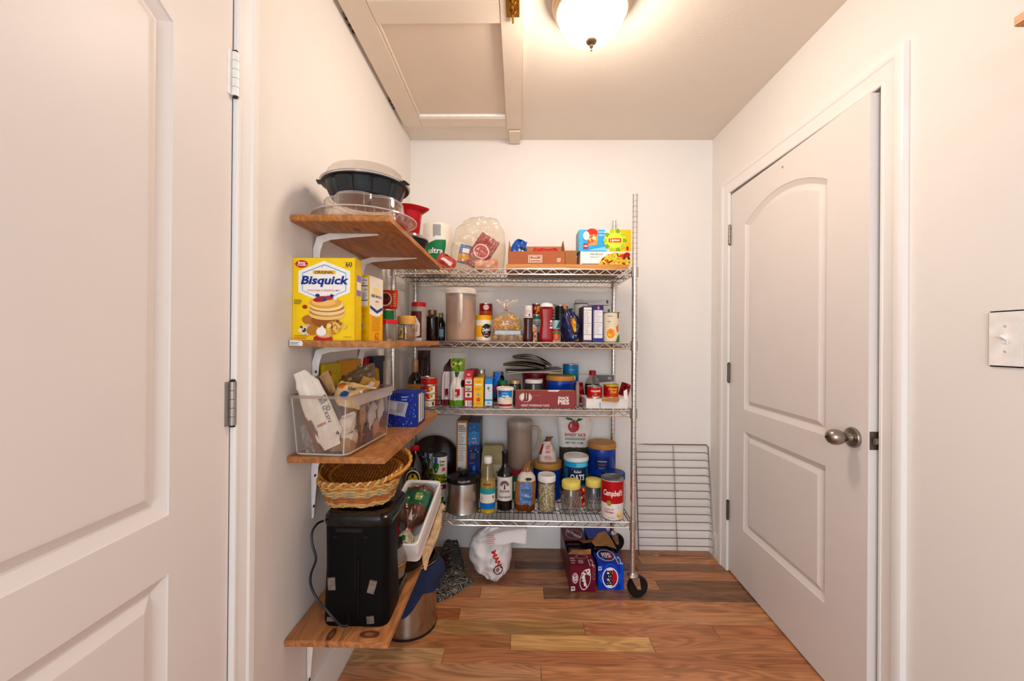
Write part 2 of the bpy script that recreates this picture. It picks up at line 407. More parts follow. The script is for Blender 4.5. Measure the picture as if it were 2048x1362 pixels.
POUCH = [(0, -.92, .92, .75), (.08, -1, 1, 1), (.4, -1, 1, .95), (.75, -.97, .97, .55), (.93, -.96, .96, .12), (1, -.96, .96, .03)]
PILLOW = [(0, -.95, .95, .04), (.08, -.97, .97, .2), (.3, -1, 1, .9), (.5, -1, 1, 1), (.7, -1, 1, .9), (.92, -.97, .97, .2), (1, -.95, .95, .04)]
# ================================================================ the room
XL, XR, YB, ZC, YN = -0.659, 1.147, 2.430, 2.44, -0.9
PAINT = M('#eee8e2', .55, var=.012, scale=3, bump=.0004, bscale=160)
PAINTC = M('#ebe1d6', .7, var=.012, scale=3, bump=.0005, bscale=120)
TRIMP = M('#f0ebe7', .3, var=.01, scale=5)
DOORP = M('#e7dfda', .38, var=.012, scale=6, bump=.0002, bscale=90)
# doorways: left y .005-.928, right y 1.272-2.203
DL0, DL1, DR0, DR1, DZ = -0.008, 0.918, 1.296, 2.214, 2.046
b = B()
b.box(XL-.3, DL1+.018, 0, XL, YB+.1, ZC, PAINT); b.box(XL-.3, YN, 0, XL, DL0-.018, ZC, PAINT)
b.box(XL-.3, DL0-.018, DZ+.018, XL, DL1+.018, ZC, PAINT); b.box(XL-.3, DL0-.018, 0, XL-.1, DL1+.018, DZ+.018, PAINT)  # second box: unseen backing added behind the door against light leaks
struct(b.build('wall_left', smooth=0, recalc=False))
b = B()
b.box(XR, DR1+.018, 0, XR+.3, YB+.1, ZC, PAINT); b.box(XR, YN, 0, XR+.3, DR0-.018, ZC, PAINT)
b.box(XR, DR0-.018, DZ+.018, XR+.3, DR1+.018, ZC, PAINT); b.box(XR+.1, DR0-.018, 0, XR+.3, DR1+.018, DZ+.018, PAINT)  # second box: unseen slab, added to stop light leaking through the door gap
struct(b.build('wall_right', smooth=0, recalc=False))
b = B(); b.box(XL, YB, 0, XR, YB+.1, ZC, PAINT); struct(b.build('wall_back', smooth=0, recalc=False))
b = B(); b.box(XL-.3, YN, ZC, XR+.3, YB+.1, ZC+.1, PAINTC); struct(b.build('ceiling', smooth=0, recalc=False))
b = B(); b.box(XL-.3, YN, -.06, XR+.3, YB+.1, -.012, M('#2a1a10', .8)); floor = struct(b.build('floor', smooth=0, recalc=False))
# floor boards, each its own piece
OAK = timber('#a5673d', 0, 1.0, .24, objcolor=True, contrast=.42)
def plank(x0, x1, y0, y1, col):
    o = plank_mesh(x1-x0, y1-y0); o.location = (x0, y0, 0); o.color = (*[min(.9, 1.08*c**.96) for c in lin(col)], 1)
def plank_mesh(w, d):
    g = .0006; b = B(); c = .0012
    b.loft([[(g, g, -.012), (w-g, g, -.012), (w-g, d-g, -.012), (g, d-g, -.012)], [(g, g, -c), (w-g, g, -c), (w-g, d-g, -c), (g, d-g, -c)],
            [(g+c, g+c, 0), (w-g-c, g+c, 0), (w-g-c, d-g-c, 0), (g+c, d-g-c, 0)]], OAK, c1=True)
    return b.build('plank', floor, smooth=0)
edges = [YB]+[WZ(1046, v, 0).y for v in (1107, 1122.5, 1138, 1155, 1174, 1196.5, 1218, 1242, 1269, 1299, 1329.5, 1364)]
XA, XZ = XL-.12, XR+.12
# per row from the back wall: (photo column of the left end, colour)
rows = [
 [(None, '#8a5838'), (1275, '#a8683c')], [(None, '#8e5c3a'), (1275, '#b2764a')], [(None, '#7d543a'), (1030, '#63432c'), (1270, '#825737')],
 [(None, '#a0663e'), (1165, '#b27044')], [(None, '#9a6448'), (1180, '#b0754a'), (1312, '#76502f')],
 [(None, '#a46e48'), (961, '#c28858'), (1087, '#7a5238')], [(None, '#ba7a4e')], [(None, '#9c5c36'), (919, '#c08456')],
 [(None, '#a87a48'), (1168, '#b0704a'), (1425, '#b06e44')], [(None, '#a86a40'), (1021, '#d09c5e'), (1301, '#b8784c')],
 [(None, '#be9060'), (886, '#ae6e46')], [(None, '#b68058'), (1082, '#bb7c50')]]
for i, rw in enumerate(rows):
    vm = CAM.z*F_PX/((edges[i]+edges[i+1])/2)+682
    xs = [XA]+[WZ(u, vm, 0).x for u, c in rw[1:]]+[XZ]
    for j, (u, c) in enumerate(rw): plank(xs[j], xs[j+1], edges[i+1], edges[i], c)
R = random.Random(5); y = edges[-1]; k = 0
while y > YN:
    y2 = max(YN, y-.081); xj = R.uniform(-.3, .8)
    for x0, x1 in ((XA, xj), (xj, XZ)): plank(x0, x1, y2, y, R.choice(['#b67c50', '#a8683c', '#bb7648', '#9c5c34', '#be8650']))
    y = y2
# baseboards
def moulding(name, pts, prof, P, mat=TRIMP):
    b = B(); b.loft([[P(s, o, z) for o, z in prof] for s in pts], mat, closed=True, c0=True, c1=True)
    return struct(b.build(name, smooth=25))
BASE = [(0, 0), (.014, 0), (.014, .088), (.0125, .094), (.0125, .104), (.009, .112), (.009, .118), (.005, .126), (.004, .133), (0, .133)]
moulding('baseboard_back', (XL, XR), BASE, lambda s, o, z: (s, YB-o, z))
moulding('baseboard_left', (DL1+.068, YB), BASE, lambda s, o, z: (XL+o, s, z))
moulding('baseboard_right', (DR1+.088, YB), BASE, lambda s, o, z: (XR-o, s, z))
moulding('baseboard_right', (YN, DR0-.088), BASE, lambda s, o, z: (XR-o, s, z))
# door casings
CAS = [(0, -.005), (0, .009), (.004, .012), (.012, .0125), (.014, .0105), (.03, .012), (.05, .0145), (.056, .0185), (.066, .0195), (.078, .0195), (.084, .017), (.085, -.005)]
def casing(name, y0, y1, P, k_=1.0):
    b = B(); rings = []
    for k in range(4):
        rings.append([P((y0-o if k < 2 else y1+o), (0 if k in (0, 3) else DZ+o), p) for o, p in [(q*k_, w_) for q, w_ in CAS]])
    b.loft(rings, TRIMP, closed=True, c0=True, c1=True)
    # jamb lining and stop
    for (ya, yb, za, zb) in ((y0-.018, y0, 0, DZ), (y1, y1+.018, 0, DZ), (y0-.018, y1+.018, DZ, DZ+.018)):
        p, q = P(ya, za, -.1), P(yb, zb, -.0005)
        b.box(min(p[0], q[0]), ya, za, max(p[0], q[0]), yb, zb, TRIMP)
    for (ya, yb, za, zb) in ((y0, y0+.012, 0, DZ), (y1-.012, y1, 0, DZ), (y0, y1, DZ-.012, DZ)):
        p, q = P(ya, za, -.075), P(yb, zb, -.04)
        b.box(min(p[0], q[0]), ya, za, max(p[0], q[0]), yb, zb, TRIMP)
    return struct(b.build(name, smooth=25))
casing('trim_1', DL0, DL1, lambda y, z, p: (XL+p, y, z), .8)
casing('trim_2', DR0, DR1, lambda y, z, p: (XR-p, y, z))
# panel doors
def inset(pts, d):
    n = len(pts); o = []
    for i in range(n):
        p, a, c = Vector(pts[i]), Vector(pts[i-1]), Vector(pts[(i+1) % n])
        e1 = (p-a).normalized(); e2 = (c-p).normalized(); n1 = Vector((-e1.y, e1.x)); n2 = Vector((-e2.y, e2.x))
        m = (n1+n2).normalized(); o.append(tuple(p+m*(d/max(.3, m.dot(n1)))))
    return o
def panel_door(name, w, sa, sc, h=2.032, t=.035):
    a, c = sa, w-sc
    lower = [(a, .287), (c, .287), (c, .786), (a, .786)]
    upper = [(a, .897), (c, .897)]+[(c+(a-c)*i/18, 1.832+.080*(1-(2*i/18-1)**2)) for i in range(19)]
    b = B(); holes = [lower, upper]
    outer = [(0, .008), (w, .008), (w, h), (0, h)]
    polys = [[Vector((x, z, 0)) for x, z in outer]]+[[Vector((x, z, 0)) for x, z in reversed(q)] for q in holes]
    flat = outer+[p for q in holes for p in reversed(q)]
    for tri in tessellate_polygon(polys): b.poly([(flat[i][0], 0, flat[i][1]) for i in tri], DOORP)
    b.poly([(x, t, z) for x, z in outer], DOORP)
    for i in range(4):
        p, q = outer[i], outer[(i+1) % 4]; b.poly([(p[0], 0, p[1]), (q[0], 0, q[1]), (q[0], t, q[1]), (p[0], t, p[1])], DOORP)
    prof = [(0, 0), (.002, .003), (.005, .0045), (.022, .0135), (.026, .0135), (.045, .0035), (.049, .003)]
    for q in holes:
        b.loft([[(x, dd, z) for x, z in inset(q, d)] for d, dd in prof], DOORP)
        b.poly([(x, prof[-1][1], z) for x, z in inset(q, prof[-1][0])], DOORP)
    o = b.build(name, smooth=20, recalc=False)
    return struct(o)
def hinge(door, x, z, side, mat, plate=True):
    b = B(); H = .1
    for i in range(5):
        z0 = z-H/2+i*H/5; b.lathe([(0, z0+.0006), (.0075, z0+.0006), (.0075, z0+H/5-.0006), (0, z0+H/5-.0006)], mat, 14, x=x, y=-.007)
    b.lathe([(0, z-H/2-.004), (.005, z-H/2-.004), (.005, z-H/2), (0, z-H/2)], IRON, 10, x=x, y=-.007)
    b.lathe([(0, z+H/2), (.006, z+H/2), (.004, z+H/2+.005), (0, z+H/2+.005)], IRON, 10, x=x, y=-.007)
    if plate:
        p = x-side*.017; b.box(min(x, p), -.002, z-H/2, max(x, p), .001, z+H/2, mat)
    return b.build('hinge', door, smooth=40)
WHITEP = M('#f4f0ec', .3)
WL = .912
door1 = panel_door('door_1', WL, .185, .158); door1.location = (XL, DL1-.003-WL, 0); door1.rotation_euler = (0, 0, PI/2)
for z, m in ((1.836, WHITEP), (1.084, M('#a59d95', .35, .7)), (.33, WHITEP)): hinge(door1, WL+.001, z, 1, m)
door2 = panel_door('door_2', .904, .147, .187); door2.location = (XR-.001, DR1-.004, 0); door2.rotation_euler = (0, 0, math.radians(-92.0))
for z, m in ((1.816, NICKEL), (1.071, M('#6a625a', .4, .9)), (.329, M('#6a625a', .4, .9))): hinge(door2, -.001, z, -1, m, False)
b = B()
tf = lambda x, y, z: (.846+x, -z, .921+y)
b.lathe([(.033, 0), (.034, .004), (.031, .010), (.015, .013), (.0125, .020), (.012, .028), (.017, .034), (.0235, .045), (.0265, .058), (.025, .070), (.019, .080), (.010, .086), (0, .088)], NICKEL, 32, tf=tf)
kn = b.build('door_knob', door2, smooth=45)
b = B(); b.lathe([(0, .0861), (.004, .0875), (.004, .0895), (0, .0897)], IRON, 12, tf=tf); b.build('lock_button', kn, smooth=40)
b = B(); b.box(.9041, .004, .895, .906, .031, .953, M('#70675e', .4, .9)); b.build('latch_plate', door2, bevel=.0008)
b = B(); b.box(.9061, .010, .914, .9165, .024, .934, M('#8d857c', .3, 1)); b.build('latch_bolt', door2, bevel=.002)
b = B(); b.box(.452, -.004, 1.985, .456, .0005, 1.993, M('#a8988a', .5)); b.build('nail', door2, smooth=0)
# light switch on the right wall
sw = T('light_switch', 'white toggle light switch plate on the wall right of the closed door', 'light switch', (XR, .968, 1.246))
b = B(); b.box(-.006, -.036, -.0665, .0, .036, .0665, WHITEP); b.build('plate', sw, bevel=.003)
b = B(); b.box(-.0075, -.0055, -.012, -.005, .0055, .012, WHITEP); b.build('toggle_slot', sw, bevel=.0008)
b = B(); b.loft([[(-.006, s*.004, z) for s, z in ((-1, -.004), (1, -.004), (1, .006), (-1, .006))], [(-.019, s*.003, z) for s, z in ((-1, .004), (1, .004), (1, .010), (-1, .010))]], WHITEP, c0=True, c1=True); b.build('toggle', sw, bevel=.0006)
for z in (.030, -.030):
    b = B(); b.lathe([(0, -.0005), (.003, 0), (.0025, .0012), (0, .0014)], M('#d8d4ce', .35, .5), 10, tf=lambda x, y, zz: (-.006-zz, x, z+y)); b.build('screw', sw)
# small plank shelf at the top right
KW = timber('#d08a3c', 1, 1.0, .4)
ks = T('wooden_shelf', 'short wooden shelf end high on the right wall above the light switch', 'shelf', (XR, .782, 1.833))
b = B(); b.box(-.214, -.75, 0, 0, 0, .0195, KW); b.build('board', ks, bevel=.002)
b = B(); b.tube([(-.006, -.3, -.16), (-.006, -.3, -.012), (-.02, -.3, -.006), (-.16, -.3, -.006)], .006, WHITEP, 8); b.build('bracket', ks)
# ceiling lamp
lx, ly = .246, 1.415
lamp = T('ceiling_lamp', 'round flush ceiling lamp with lit white glass bowl and bronze finial', 'lamp', (lx, ly, ZC))
LB = M('#a8957c', .38, .85, .1, 20)
b = B(); b.lathe([(0, -.001), (.134, -.001), (.138, -.010), (.140, -.026), (.137, -.040), (.131, -.047), (.131, -.054), (.126, -.062), (.121, -.064), (.116, -.058), (.114, -.044), (0, -.042)], LB, 48); b.build('rim', lamp)
b = B(); b.lathe([(.1145, -.05), (.1155, -.064), (.112, -.084), (.101, -.108), (.082, -.130), (.055, -.147), (.028, -.156), (0, -.158)], emit('#ffeedb', LAMP), 48); b.build('glass_bowl', lamp)
b = B(); b.lathe([(0, -.150), (.020, -.153), (.021, -.158), (.018, -.165), (.010, -.170), (.0055, -.174), (.008, -.179), (.0055, -.184), (.002, -.187), (.0035, -.191), (.002, -.195), (0, -.196)], M('#77644f', .4, .8), 20); b.build('finial', lamp)
# attic hatch in the ceiling
HP = M('#e9dccd', .55, var=.02, scale=8, bump=.0004, bscale=60)
hz = ZC
hat = T('attic_hatch', 'painted wooden attic hatch door set in the ceiling along the left wall', 'hatch', (0, 0, hz))
xa, xb, xc, xd = -.641, -.543, -.0755, .008
ya, yb = .62, 2.234
b = B(); b.box(xb, ya, -.008, xc, 2.15, -.001, M('#e3d4c4', .6, var=.02, scale=6)); b.build('panel', hat, smooth=0)
for x0, x1, y1, nm in ((xa, xb, yb, 'stile'), (xc, xd, 2.262, 'stile')):
    b = B(); b.box(x0, ya, -.024, x1, y1, -.001, HP); b.build(nm, hat, bevel=.0015)
for y0, y1 in ((2.152, yb), (1.405, 1.508), (ya, ya+.09)):
    b = B(); b.box(xb+.0012, y0, -.0235, xc-.0012, y1, -.001, HP); b.build('rail', hat, bevel=.0015)
b = B(); b.box(xb+.002, 2.138, -.020, xc-.002, 2.151, -.006, M('#f7f4f2', .35)); b.build('bead', hat, bevel=.001)
b = B(); b.box(xb+.0012, 1.509, -.017, xb+.010, 2.137, -.006, HP); b.build('bead', hat, bevel=.001)
b = B(); b.box(xd+.001, .62, -.012, xd+.007, 2.19, -.001, HP); b.build('edge_strip', hat, smooth=0)
for y in (1.53, 2.046):
    b = B(); b.box(-.6575, y-.05, -.009, -.6415, y+.05, -.002, M('#8e8378', .5, .5))
    for k in (-1, 0, 1): b.lathe([(0, -.013), (.006, -.0125), (.0065, -.009), (0, -.009)], IRON, 10, x=-.650, y=y+k*.032)
    b.build('hinge', hat, smooth=30)
b = B(); b.box(-.054, 1.40, -.0262, -.006, 1.512-.035, -.0241, BRASS); bolt = b.build('barrel_bolt', hat, bevel=.0006)
b = B(); b.tube([(-.030, 1.38, -.031), (-.030, 1.495, -.031)], .0042, M('#c99a3e', .25, 1), 10)
for y in (1.41, 1.45): b.tube([(-.040, y, -.026), (-.036, y, -.035), (-.024, y, -.035), (-.020, y, -.026)], .003, BRASS, 6)
b.tube([(-.030, 1.43, -.031), (-.030, 1.43, -.048)], .003, BRASS, 8); b.build('bolt_rod', bolt)
b = B(); b.box(-.062, 2.275, -.030, -.000, 2.412, -.001, HP); b.box(-.060, 2.29, -.0305, -.02, 2.30, -.029, HP)
tag(b.build('ceiling_block', bevel=.002, loc=(0, 0, ZC)), 'small painted wood block on the ceiling at the far end of the hatch', 'wood block')
# ================================================================ shelves
ZR = (1.587, 1.230, .903, .364); YF, YR, RX0, RX1 = 1.970, 2.398, -.614, .560
rack = T('wire_shelving_rack', 'chrome wire shelving rack on black casters against the back wall', 'shelving rack', (0, 0, 0))
CHR2 = M('#a8a39d', .3, 1, .1, 40)
for x in (RX0, RX1):
    for y in (YF, YR):
        b = B(); b.lathe([(0, .118), (.0127, .118), (.0127, 1.940), (.0135, 1.941), (.0135, 1.947), (0, 1.949)], STEEL, 16, x=x, y=y)
        z = .16
        while z < 1.93:
            b.lathe([(.0127, z-.001), (.01315, z), (.0127, z+.001)], CHR2, 16, x=x, y=y); z += .0254
        p = b.build('post', rack)
        a = {(RX0, YF): .5, (RX1, YF): .55, (RX0, YR): 2.4, (RX1, YR): .75}[(x, y)]
        ca = B(); ca.lathe([(0, .096), (.024, .098), (.027, .106), (.020, .112), (.016, .120), (0, .121)], ZINC, 18, x=x, y=y)
        d = Vector((math.cos(a), math.sin(a)*.35, 0)).normalized(); n = Vector((-d.y, d.x, 0)); c = Vector((x, y, .051))+d*.026
        for sg in (-1, 1):
            q = n*(.0185*sg); q2 = n*(.0205*sg); A = Vector((x, y, .1))
            ca.loft([[A-d*.014+o, A+d*.026+o, c+d*.010+Vector((0, 0, -.008))+o, c-d*.010+Vector((0, 0, -.006))+o] for o in (q, q2)], ZINC, c0=True, c1=True)
        ca.tube([c-n*.024, c+n*.024], .006, ZINC, 10)
        cs = ca.build('caster_fork', rack, smooth=40)
        wb = B(); wb.lathe([(0, -.014), (.030, -.014), (.034, -.0155), (.046, -.0155), (.0495, -.011), (.0505, 0), (.0495, .011), (.046, .0155), (.034, .0155), (.030, .014), (0, .014)], RUBBER, 32,
                           tf=lambda px, py, pz: tuple(c+d*px+Vector((0, 0, py))+n*pz))
        wb.build('wheel', cs, smooth=40)
def zigzag(a, b_, z0, z1, n):
    a = Vector(a); b_ = Vector(b_); o = []
    for i in range(n+1):
        p = a.lerp(b_, i/n); o.append((p.x, p.y, z0 if i % 2 else z1))
    return o
for si, z in enumerate(ZR):
    fr = B(); zl = z-.030
    for zz, r in ((z-.0044, .0036), (zl, .0034)):
        for p, q in (((RX0+.012, YF), (RX1-.012, YF)), ((RX0+.012, YR), (RX1-.012, YR)), ((RX0, YF+.012), (RX0, YR-.012)), ((RX1, YF+.012), (RX1, YR-.012))):
            fr.tube([(p[0], p[1], zz), (q[0], q[1], zz)], r, CHROME, 8)
    sh = fr.build('wire_shelf', rack, smooth=40)
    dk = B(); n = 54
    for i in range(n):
        x = RX0+.018+(RX1-RX0-.036)*i/(n-1); dk.tube([(x, YF, z-.0022), (x, YR, z-.0022)], .0016, CHROME_SHADED, 5)
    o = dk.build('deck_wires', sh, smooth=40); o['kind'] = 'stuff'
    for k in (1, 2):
        y = YF+(YR-YF)*k/3; t = B(); t.tube([(RX0+.004, y, z-.006), (RX1-.004, y, z-.006)], .003, CHROME_SHADED, 6); t.tube([(RX0+.004, y, z-.026), (RX1-.004, y, z-.026)], .0028, CHROME_SHADED, 6)
        t.tube(zigzag((RX0+.01, y, 0), (RX1-.01, y, 0), z-.026, z-.006, 40), .0022, CHROME_SHADED, 6); t.build('middle_truss', sh, smooth=50)
    for nm, p, q, m in (('front_truss', (RX0+.014, YF, 0), (RX1-.014, YF, 0), 36), ('rear_truss', (RX0+.014, YR, 0), (RX1-.014, YR, 0), 36), ('side_truss', (RX0, YF+.014, 0), (RX0, YR-.014, 0), 14), ('side_truss', (RX1, YF+.014, 0), (RX1, YR-.014, 0), 14)):
        t = B(); t.tube(zigzag(p, q, zl+.002, z-.005, m), .0029, CHROME, 6); t.build(nm, sh, smooth=50)
    for x in (RX0, RX1):
        for y in (YF, YR):
            c = B(); c.lathe([(.013, z-.040), (.0175, z-.040), (.0175, z+.006), (.013, z+.006)], ZINC, 18, x=x, y=y); c.build('collar', sh, smooth=40)
# boards on the left wall
BX0, BX1 = XL+.002, -.366
SP = {'#': 0}
def wall_board(zt, y0, y1, col, label, knots=(), x1=BX1, arms=((1.292, .205), (1.66, .235)), leg=.22):
    mat = timber(col, 1, 1.0, .42, knots=knots, contrast=.42)
    t = T('wall_shelf', label, 'shelf', (0, 0, zt), grp='wooden boards on the left wall')
    b = B(); b.box(BX0, y0, -.019, x1, y1, 0, mat); b.build('board', t, bevel=.0015)
    for y, L in arms:
        br = B()
        for k in range(2):
            pass
        z = -.0195; x = BX0
        # stamped bracket: ribbed arm under the board and tapering leg on the wall
        def sec(px, pz, w, d, nx, nz): return [(px, y-w, pz), (px+nx*d*.25, y-w*.5, pz+nz*d*.25), (px+nx*d, y, pz+nz*d), (px+nx*d*.25, y+w*.5, pz+nz*d*.25), (px, y+w, pz)]
        br.loft([sec(x+L, z, .006, .003, 0, -1), sec(x+L*.6, z, .010, .010, 0, -1), sec(x+.05, z, .012, .018, .1, -1), sec(x+.012, z-.012, .013, .020, .7, -.7), sec(x, z-.05, .012, .018, 1, -.1), sec(x, z-leg*.6, .010, .010, 1, 0), sec(x, z-leg, .006, .003, 1, 0)], WHITEP, closed=True, c0=True, c1=True)
        o = br.build('bracket', t, smooth=40)
        sc = B()
        for zz in (-.10, -leg+.02): sc.lathe([(0, 0), (.0045, 0), (.004, .002), (0, .003)], IRON, 10, tf=lambda px, py, pz: (BX0+.0105+pz if zz > -.15 else BX0+.005+pz, y-.0095+px if zz > -.15 else y-.004+px, zz+py))
        sc.build('screw', o, smooth=40)
    return t
wall_board(1.590, 1.150, 1.930, '#bb7632', 'topmost brown board on the left wall, under the black bowl stack', knots=((-.50, 1.24, .013, .02),), x1=-.371)
b2 = wall_board(1.229, 1.150, 1.870, '#b4763c', 'second board from the top on the left wall, under the yellow mix box')
b = B(); b.loft([[(q, 1.1492, zz) for q, zz in ((-.655, -.016), (-.619, -.016), (-.616, -.008), (-.620, -.001), (-.655, .001))], [(q, 1.1485, zz) for q, zz in ((-.655, -.016), (-.619, -.016), (-.616, -.008), (-.620, -.001), (-.655, .001))]], WHITE, c0=True, c1=True)
st = b.build('price_sticker', b2, smooth=0)
d = D(lambda u, v, l: (-.637+u, 1.1485-l, -.016+v), .034, .016); d.lines(-.85, .35, .7, .8, 2, '#6a7a8a'); d.rect(-.9, .1, .6, .2, '#8aa0b0'); d.build(st, 'sticker_print')
wall_board(.898, 1.145, 1.895, '#b4743e', 'third board from the top on the left wall, holding the clear bin', x1=-.377)
wall_board(.378, 1.140, 1.930, '#bb7a48', 'lowest board on the left wall, holding the black coffee maker', x1=-.362, knots=((-.425, 1.170, .036, .020), (-.535, 1.166, .014, .034)), arms=((1.275, .20), (1.66, .2)), leg=.24)
# chrome oven rack leaning in the corner
ov = T('oven_rack', 'grey wire oven rack leaning against the back wall beside the door', 'rack', (0, 0, 0))
A0, A1 = WZ(1427, 1113, .005), W(1417, 891, YB-.008)
OX0 = A1.x-.43
ob = lambda s, t, off=0: (OX0+(A0.x-OX0)*s if t > .5 else OX0+(A0.x-OX0)*s, A0.y+(A1.y-A0.y)*t-off*.94, A0.z+(A1.z-A0.z)*t+.003)
WR = M('#8d8076', .35, 1, .1)
b = B()
fr = [ob(0, 0), ob(.2, 0), ob(.24, 0, .006), ob(.27, 0, .006), ob(.3, 0), ob(.97, 0), ob(1, .012), ob(1, .985), ob(.975, 1), ob(.29, 1), ob(.25, 1, .005), ob(.2, 1, .005), ob(.16, 1), ob(.0, 1)]
b.tube(fr, .0034, WR, 8, True); b.build('frame', ov)
for i in range(13):
    t = 1-(i+1)*.0703
    b = B(); b.tube([ob(0, t), ob(.01, t, .007), ob(.955, t, .007), ob(.985, t-.012, .003), ob(1, t-.013)], .0023, WR, 6); b.build('rung', ov)
b = B(); b.tube([ob(.52, 0), ob(.52, 1)], .003, WR, 6); b.build('cross_bar', ov)
# ================================================================ top board: party trays and tubs
Z1, Z2, Z3, Z4 = 1.5905, 1.2295, .8985, .3785
def lobed(r, k, n=6): return lambda a: r*(1-k+k*abs(math.cos(a*n/2))**.35)
cx, cy = -.490, 1.285
t = T('party_tray', 'round clear plastic party tray at the bottom of the stack on the top board', 'tray', (cx, cy, Z1))
b = B(); b.lathe([(0, .002), (.128, .002), (.134, .004), (.146, .018), (.150, .019), (.157, .0185), (.158, .021), (.150, .0225), (.145, .021), (.132, .006), (0, .0045)], CLEAR, 56); b.build('tray', t)
b = B(); b.lathe([(0, .0), (.126, .0), (.127, .0018), (0, .0018)], clear('#f2b8ae', .3, .2), 40); b.build('pink_liner', t)
b = B(); b.tube([(.1575*math.cos(2*PI*i/72), .1575*math.sin(2*PI*i/72), .0205) for i in range(72)], .0022, clear('#ffffff', .5, .08), 6, True)  # milky rim and ribs also imitate highlights on the clear plastic
for k in range(36): a = 2*PI*k/36; b.tube([(.1345*math.cos(a), .1345*math.sin(a), .005), (.147*math.cos(a), .147*math.sin(a), .019)], .0010, clear('#ffffff', .4, .08), 4)
o = b.build('ribs_and_highlights', t, smooth=50); o['kind'] = 'stuff'
t = T('serving_tray', 'clear plastic lobed serving tray turned upside down under the black bowl', 'tray', (cx, cy, Z1+.0228))
b = B(); f = lobed(.128, .24, 5); N = 120; rings = []
for q, z in ((1.13, 0), (1.13, .003), (1.06, .004), (1.0, .012), (.955, .045), (.93, .052), (.86, .0535)):
    k = min(1, max(0, (1.10-q)/.1)); rings.append([((.128*q*(1-k)+f(2*PI*i/N+.35)*q*k)*math.cos(2*PI*i/N), (.128*q*(1-k)+f(2*PI*i/N+.35)*q*k)*math.sin(2*PI*i/N), z) for i in range(N)])
b.loft(rings, CLEAR, c1=True); b.build('tray', t, smooth=50)
HZ = clear('#ffffff', .42, .08)
b = B(); b.tube(rings[4][::2], .0016, HZ, 5, True); b.tube(rings[6][::2], .0016, HZ, 5, True)  # milky tubes stand in for highlight lines along the clear edges
for k in range(10): i = k*12; b.tube([rings[3][i], rings[4][i], rings[5][i]], .0011, HZ, 4)
o = b.build('ribs_and_highlights', t, smooth=50); o['kind'] = 'stuff'
t = T('black_bowl', 'black ribbed plastic bowl stacked on the clear lobed tray', 'bowl', (cx, cy, Z1+.077))
b = B(); N = 108; rings = []; BK = M('#23262a', .3, coat=.2)
for r, z in ((.085, 0), (.103, .004), (.113, .024), (.119, .043), (.121, .046), (.132, .047), (.133, .050), (.122, .0505), (.114, .040), (.1, .008), (.08, .004)):
    rings.append([(r*(1-(.045 if z > .003 and z < .044 and r < .12 and i % 9 == 0 else 0))*math.cos(2*PI*i/N), r*(1-(.045 if z > .003 and z < .044 and r < .12 and i % 9 == 0 else 0))*math.sin(2*PI*i/N), z) for i in range(N)])
b.loft(rings, BK, c0=True, c1=True); b.build('bowl', t, smooth=30)
t = T('dome_cover', 'clear domed plastic cover on top of the black ribbed bowl', 'cover', (cx, cy, Z1+.128))
b = B(); b.lathe([(.136, 0), (.137, .003), (.128, .004), (.124, .010)], clear('#d9d9d8', .55, .15), 56); b.lathe([(.124, .010), (.112, .037), (.108, .041), (0, .042)], CLEAR, 20); b.build('lid', t)
b = B()
for a0 in (1.0, 3.3, -.35): b.loft([[(r*math.cos(a0+k*.06), r*math.sin(a0+k*.06), .001+z) for r, z in ((.128, 0), (.145, .0), (.145, .003), (.128, .003))] for k in range(5)], BK, c0=True, c1=True)
b.build('lid_tab', t)
t = T('food_tub', 'dark plastic bowl with clear lid below the red tub on the top board', 'tub', (-.462, 1.66, Z1))
turned(t, [('bowl', [(0, 0), (.06, 0), (.068, .006), (.083, .046), (.086, .048), (.086, .051), (.08, .051), (.062, .006), (0, .004)], M('#171413', .35)), ('lid', [(.0865, .0512), (.087, .055), (.076, .060), (.073, .068), (0, .069)], clear('#f3ece6', .35, .15))], 36)
t = T('red_tub', 'tall red plastic tub with a flared pouring lip behind the tray stack', 'tub', (-.456, 1.655, Z1+.0695))
RED = M('#b8202a', .35, coat=.2)
b = B(); N = 40; rings = []
for r, z in ((.040, 0), (.044, .004), (.054, .09), (.058, .098), (.070, .108), (.071, .111), (.060, .110), (.052, .09), (.041, .006)):
    rings.append([(r*math.cos(2*PI*i/N)*(1+(.22*math.exp(-((2*PI*i/N+.5*PI*0) if i < N/2 else (2*PI-2*PI*i/N))**2*6) if z > .095 else 0)), r*math.sin(2*PI*i/N), z) for i in range(N)])
b.loft(rings, RED, c0=True, c1=True); b.build('tub', t, smooth=50)
# ================================================================ rack, top shelf
za = ZR[0]
x, w, h = S(847, 902, 449, za, 2.23)
t = T('paper_towel_roll', 'wrapped white paper towel roll with a green printed badge on the top wire shelf', 'paper towels', (x, 2.23, za))
b = B(); b.lathe([(0, .004), (.02, .003), (.055, 0), (w/2, .008), (w/2*.985, h*.3), (w/2, h*.6), (w/2*.99, h-.008), (.055, h), (.02, h-.006), (0, h-.006)], M('#f1e8dd', .45, bump=.0015, scale=20), 36); b.build('roll', t)
d = D(cyl(w/2), w, h, .012)
d.rect(-.10, .70, .45, .93, '#9a9a9c'); d.rect(.05, .08, .45, .72, '#dfe9ea')
d.poly([(-.75, .29), (-.25, .18), (.3, .05), (.55, .15), (.85, .54), (.86, .66), (.1, .64), (-.55, .57), (-.8, .43)], '#1f7a4c')
d.text('ultra', .10, .44, '#3a2420', ww=.53, bold=.05); d.text('ultra', .10, .442, '#ffffff', ww=.51, bold=.015); d.build(t)
gb = S(902, 1012, 434, za, 2.155)
t = T('plastic_grocery_bag', 'crumpled see-through plastic grocery bag holding snacks on the top wire shelf', 'plastic bag', (gb[0], 2.155, za+.003), rz=4)
